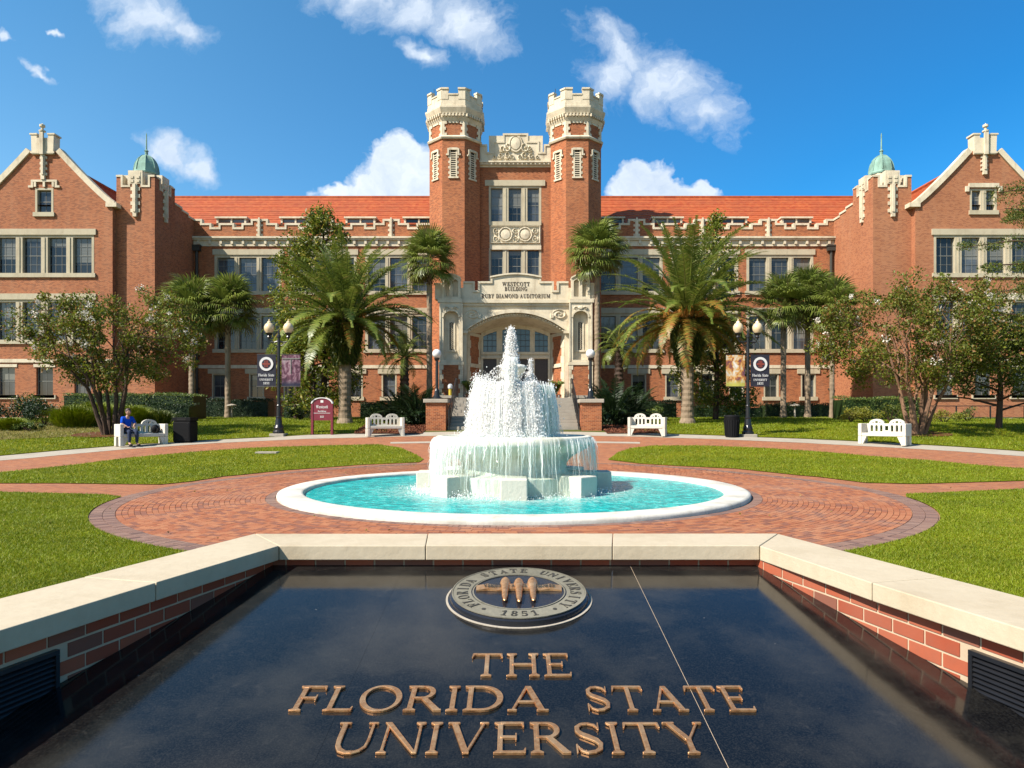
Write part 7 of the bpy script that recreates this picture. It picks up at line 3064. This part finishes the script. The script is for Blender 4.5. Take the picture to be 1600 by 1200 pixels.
def cypress_boughs():
    """tall tree standing just outside the frame on the right; its boughs reach into the picture"""
    x_, d_ = 23.7, 29.5
    zg = gz(d_)
    t_ = thing('tall_oak', 'tall dark tree at the right edge with boughs hanging in front of the right wing', 'tree', (x_, d_, zg), 0)
    M = MB()
    M.tube([(x_, d_, zg - .1), (x_ + .1, d_, 5), (x_ - .1, d_, 10), (x_, d_, 13)], [.32, .26, .18, .05], 10)
    cens = []
    for k in range(34):
        t = k / 34
        a_ = k * 2.4
        zz = 3.2 + 8.6 * t
        ln_ = 5.4 * (1 - t * .35) * (.7 + .4 * rng.random())
        e = (x_ + ln_ * math.cos(a_), d_ + ln_ * math.sin(a_), zz + .4)
        M.tube([(x_, d_, zz), (x_ + ln_ * .5 * math.cos(a_), d_ + ln_ * .5 * math.sin(a_), zz + .45), e], [.07, .045, .012], 5)
        for q in range(8):
            f = .3 + .7 * q / 7
            cens.append((x_ + ln_ * f * math.cos(a_) + rng.normal() * .2, d_ + ln_ * f * math.sin(a_) + rng.normal() * .2, zz + .35 + rng.normal() * .12))
    M.build('trunk', BARKD, t_)
    leaves_obj('crown', clusters(cens, .52, 120, .45), .11, LEAF_OAK, t_, None, .35, kind='stuff')


cypress_boughs()


# ------------------------------------------------------------------ hedges and shrubs
def hedge(px0, px1, d_, py_top, depth_, lab, mat, n_=None, name='hedge', rough=.06, leafs=.085):
    x0_, x1_, zg = X(px0, d_), X(px1, d_), gz(d_)
    h_ = Z(py_top, d_) - zg
    t_ = thing(name, lab, 'hedge', ((x0_ + x1_) / 2, d_, zg), 0)
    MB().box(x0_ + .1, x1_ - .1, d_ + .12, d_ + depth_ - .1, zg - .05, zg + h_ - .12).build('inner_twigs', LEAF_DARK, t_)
    A = (x1_ - x0_) * h_ + (x1_ - x0_) * depth_
    n_ = n_ or int(A * 230)
    f = rng.random(n_) < (h_ / (h_ + depth_))
    X_ = x0_ + (x1_ - x0_) * rng.random(n_)
    Y_ = np.where(f, d_ + rng.random(n_) * .12, d_ + depth_ * rng.random(n_))
    Z_ = np.where(f, zg + h_ * rng.random(n_), zg + h_ - .12 + rng.random(n_) * .16)
    wob = np.sin(X_ * 2.1) * rough + np.sin(X_ * 5.7 + 1) * rough * .6
    leaves_obj('foliage', np.stack([X_, Y_ + wob, Z_ + wob * f.__invert__()], 1), leafs, mat, t_, None, .6, kind='stuff')


def shrub(px, d_, w_, h_, lab, mat, leafs=.12, n_c=14, n_per=70, name='shrub', flat=.8, wid=.5):
    x_, zg = X(px, d_), gz(d_)
    t_ = thing(name, lab, 'shrub', (x_, d_, zg), 0)
    M = MB()
    for k in range(7):
        a_ = k * .9
        M.tube([(x_, d_, zg - .03), (x_ + .25 * w_ * math.cos(a_), d_ + .2 * w_ * math.sin(a_), zg + h_ * .6)], [.03, .01], 4)
    M.build('stems', BARKD, t_)
    cens = []
    for _ in range(n_c):
        a_, r_ = rng.random() * 2 * PI, math.sqrt(rng.random())
        cens.append((x_ + r_ * w_ / 2 * math.cos(a_), d_ + r_ * w_ * .3 * math.sin(a_), zg + h_ * (.25 + .62 * rng.random() * math.sqrt(max(.1, 1 - r_ * r_)))))
    leaves_obj('foliage', clusters(cens, min(w_, h_) * .26, n_per, flat), leafs, mat, t_, None, wid, kind='stuff')


def grass_clump(px, d_, w_, h_, lab, mat=None, n_=2200):
    x_, zg = X(px, d_), gz(d_)
    t_ = thing('ornamental_grass', lab, 'plant', (x_, d_, zg), 0)
    a_ = rng.random(n_) * 2 * PI
    r_ = np.sqrt(rng.random(n_))
    bx_ = x_ + r_ * w_ * .28 * np.cos(a_)
    by_ = d_ + r_ * w_ * .2 * np.sin(a_)
    hh = h_ * (.35 + .65 * rng.random(n_)) * (1 - .35 * r_ ** 2)
    out = w_ * .25 * (r_ + rng.random(n_) * .6)
    wd = .012
    p0 = np.stack([bx_, by_, np.full(n_, zg)], 1)
    p1 = p0 + np.stack([out * .35 * np.cos(a_), out * .35 * np.sin(a_), hh * .8], 1)
    p2 = p0 + np.stack([out * np.cos(a_), out * np.sin(a_), hh * .85], 1)
    s_ = np.stack([np.full(n_, wd), np.zeros(n_), np.zeros(n_)], 1)
    co = np.stack([p0 - s_, p0 + s_, p1 + s_, p1 - s_, p2], 1).reshape(-1, 3)
    fc = (np.array([(0, 1, 2), (0, 2, 3), (3, 2, 4)])[None] + 5 * np.arange(n_)[:, None, None]).reshape(-1, 3)
    o_ = link('blades', np_mesh('blades', co, fc, mat or BLADE, wloc(t_)), None, t_)
    o_['kind'] = 'stuff'


hedge(95, 302, 40.0, 615, 2.0, 'long clipped hedge with a sunlit top under the left wing', LEAF_HEDGE)
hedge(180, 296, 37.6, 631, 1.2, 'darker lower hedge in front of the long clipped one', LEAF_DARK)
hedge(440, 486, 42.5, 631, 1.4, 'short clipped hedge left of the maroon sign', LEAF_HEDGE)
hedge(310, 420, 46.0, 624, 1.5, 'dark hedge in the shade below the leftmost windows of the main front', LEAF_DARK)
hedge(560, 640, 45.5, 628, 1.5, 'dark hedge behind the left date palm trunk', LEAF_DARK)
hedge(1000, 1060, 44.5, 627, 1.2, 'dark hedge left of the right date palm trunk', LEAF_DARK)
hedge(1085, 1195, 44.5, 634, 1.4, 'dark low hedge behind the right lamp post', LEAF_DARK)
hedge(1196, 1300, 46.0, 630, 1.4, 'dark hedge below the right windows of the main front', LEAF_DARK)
hedge(1320, 1440, 39.5, 621, 1.8, 'light green hedge in front of the right turret', LEAF_HEDGE)
hedge(1455, 1660, 40.5, 655, 1.2, 'low ground hedge under the iron railing', LEAF_OAK)
shrub(70, 33.5, 1.7, 1.55, 'dark rounded shrub at the left end of the beds', LEAF_DARK, .10, 22, 90)
shrub(20, 35, 2.4, 1.5, 'dark shrub under the first window of the left wing', LEAF_DARK, .11, 22, 80)
shrub(48, 37.5, 2.0, 1.9, 'upright shrub between the wing and the grasses on the left', LEAF_OAK, .11, 20, 80)
grass_clump(118, 32.5, 2.8, 1.35, 'arching bright green grass mound left of the flowering tree')
grass_clump(150, 33.5, 2.8, 1.5, 'tall arching grass mound behind the flowering tree stems')
grass_clump(205, 34.2, 2.4, 1.3, 'arching grass mound right of the flowering tree stems')
grass_clump(248, 34.6, 1.8, 1.0, 'small dark grass mound behind the left bench', LEAF_OAK, 1000)
grass_clump(20, 31.0, 1.6, .7, 'low pale grass tuft at the left edge of the beds')
shrub(44, 30.6, 1.3, .5, 'low yellow-green shrub at the front of the left bed', LEAF_HEDGE, .09, 12, 70)
shrub(1352, 36.5, 1.6, .95, 'yellow-green shrub left of the right bench tree', LEAF_YEL, .09, 16, 80)
shrub(1392, 36.8, 1.8, 1.15, 'dull green shrub behind the right bench', LEAF_OAK, .10, 16, 80)
shrub(1330, 37.0, 1.2, .9, 'small yellow-green shrub at the end of the right hedge', LEAF_YEL, .08, 12, 70)
shrub(1475, 37.0, 2.4, .85, 'low yellow-leaved shrub right of the peeling tree', LEAF_YEL, .09, 18, 70)
shrub(1512, 38.0, 1.6, .8, 'low green shrub by the iron railing', LEAF_HEDGE, .09, 14, 70)
shrub(470, 40.2, 2.0, .9, 'low shrub at the foot of the left magnolias', LEAF_DARK, .11, 14, 70)
shrub(600, 37.5, 1.6, 1.3, 'yellow-green leafy shrub behind the second bench', LEAF_HEDGE, .12, 14, 70)
shrub(1015, 37.8, 2.0, 1.0, 'light leafy shrub between the palmettos and the right date palm', LEAF_HEDGE, .11, 14, 70)
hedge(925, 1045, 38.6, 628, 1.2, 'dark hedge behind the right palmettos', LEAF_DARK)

# ------------------------------------------------------------------ turf: real blades over the lawns
def in_poly(P, poly):
    x_, y_ = P[:, 0], P[:, 1]
    ins = np.zeros(len(P), bool)
    n_ = len(poly)
    j = n_ - 1
    for i in range(n_):
        xi, yi = poly[i]
        xj, yj = poly[j]
        c_ = ((yi > y_) != (yj > y_)) & (x_ < (xj - xi) * (y_ - yi) / ((yj - yi) + 1e-12) + xi)
        ins ^= c_
        j = i
    return ins


KDa, KZa = np.array(KD), np.array(KZ)


def turf(nm, poly, density, dmax, mat, hgt=.045, keep=None, near=3.0, dz=.018):
    """blades per square metre fall off with the square of the distance, their width grows with it"""
    poly = [tuple(p) for p in poly]
    xs = [p[0] for p in poly]
    ys = [p[1] for p in poly]
    x0_, x1_, y0_, y1_ = min(xs), max(xs), max(min(ys), 1.5), min(max(ys), dmax)
    out = []
    yb_ = y0_
    while yb_ < y1_:
        ye = min(y1_, yb_ * 1.12 + .05)
        ym = (yb_ + ye) / 2
        xl, xr = max(x0_, -(ym * .80 + 1.2)), min(x1_, ym * .80 + 1.2)
        if xr > xl:
            dn_ = density / max(1.0, (ym / near) ** 1.75)
            n_ = int(dn_ * (xr - xl) * (ye - yb_))
            P_ = np.stack([xl + (xr - xl) * rng.random(n_), yb_ + (ye - yb_) * rng.random(n_)], 1)
            out.append(P_)
        yb_ = ye
    P_ = np.concatenate(out)
    P_ = P_[in_poly(P_, poly)]
    if keep is not None: P_ = P_[keep(P_)]
    n_ = len(P_)
    d_ = P_[:, 1]
    zg = np.interp(d_, KDa, KZa) + dz
    h_ = hgt * (.5 + .9 * rng.random(n_)) * (1 + d_ * .012)
    wd = (.0011 + d_ * .00040) * (.7 + .6 * rng.random(n_))
    a_ = rng.random(n_) * 2 * PI
    ln = rng.normal(size=(n_, 2)) * h_[:, None] * .55
    s_ = np.stack([np.cos(a_) * wd, np.sin(a_) * wd, np.zeros(n_)], 1)
    b_ = np.stack([P_[:, 0], P_[:, 1], zg], 1)
    t_ = b_ + np.stack([ln[:, 0], ln[:, 1], h_], 1)
    co = np.stack([b_ - s_, b_ + s_, t_], 1).reshape(-1, 3)
    fc = np.arange(3 * n_).reshape(-1, 3)
    o_ = link(nm, np_mesh(nm, co, fc, mat), None)
    tag(o_, None, None, None, 'stuff')
    return o_


o_ = turf('grass', lawn_near_l, 26000, 20, BLADE, .023)
tag(o_, 'short bright green turf of the near left lawn', 'grass')
o_ = turf('grass', lawn_near_r, 26000, 20, BLADE, .023)
tag(o_, 'short bright green turf of the near right lawn', 'grass')
o_ = turf('grass', hits(isl_l), 15000, 30, BLADE, .032, lambda P: ~((np.abs(P[:, 0] - cv[0]) < .38) & (np.abs(P[:, 1] - cv[1]) < .22)))
tag(o_, 'turf of the left lawn island beyond the fountain', 'grass')
o_ = turf('grass', hits(isl_r), 15000, 30, BLADE, .032)
tag(o_, 'turf of the right lawn island beyond the fountain', 'grass')
o_ = turf('grass', lawn_bl, 13000, 46, BLADE, .045, lambda P: ~in_poly(P, bed_l))
tag(o_, 'turf of the lawn before the left half of the building', 'grass')
o_ = turf('grass', lawn_br, 13000, 46, BLADE, .045)
tag(o_, 'turf of the lawn before the right half of the building', 'grass')
o_ = turf('dry_grass', bed_l, 7000, 40, BLADE_DRY, .05, dz=.03)
tag(o_, 'thin dry grass under the left flowering tree', 'grass')
# mulch chips by the steps
for poly, lab in (([(-6.8, 29.6), (-3.95, 29.6), (-3.95, 34.5), (-7.2, 34.5)], 'red mulch left of the steps'), ([(3.95, 29.6), (6.6, 29.8), (6.6, 34.5), (3.95, 34.5)], 'red mulch right of the steps')):
    n_ = 3500
    P_ = np.stack([min(p[0] for p in poly) + 3.3 * rng.random(n_), 29.6 + 4.9 * rng.random(n_)], 1)
    P_ = P_[in_poly(P_, poly)]
    P3_ = np.stack([P_[:, 0], P_[:, 1], np.interp(P_[:, 1], KDa, KZa) + .05 + .04 * rng.random(len(P_))], 1)
    o_ = leaves_obj('mulch', P3_, .10, LEAF_RED, None, None, .4, kind='stuff')
    tag(o_, lab, 'mulch')
# a few fallen leaves on the near lawn and paving
P_ = np.stack([-9 + 18 * rng.random(260), 5.2 + 18 * rng.random(260)], 1)
P_ = P_[(np.hypot(P_[:, 0], P_[:, 1] - 14) > 4.7) & (np.abs(P_[:, 0]) > 1.5)]
P3_ = np.stack([P_[:, 0], P_[:, 1], np.interp(P_[:, 1], KDa, KZa) + .045], 1)
D_ = np.stack([rng.normal(size=len(P_)), rng.normal(size=len(P_)), np.zeros(len(P_))], 1)
o_ = leaves_obj('fallen_leaves', P3_, .045, BLADE_DRY, None, D_, .6, kind='stuff')
tag(o_, 'scattered dry fallen leaves', 'leaves')
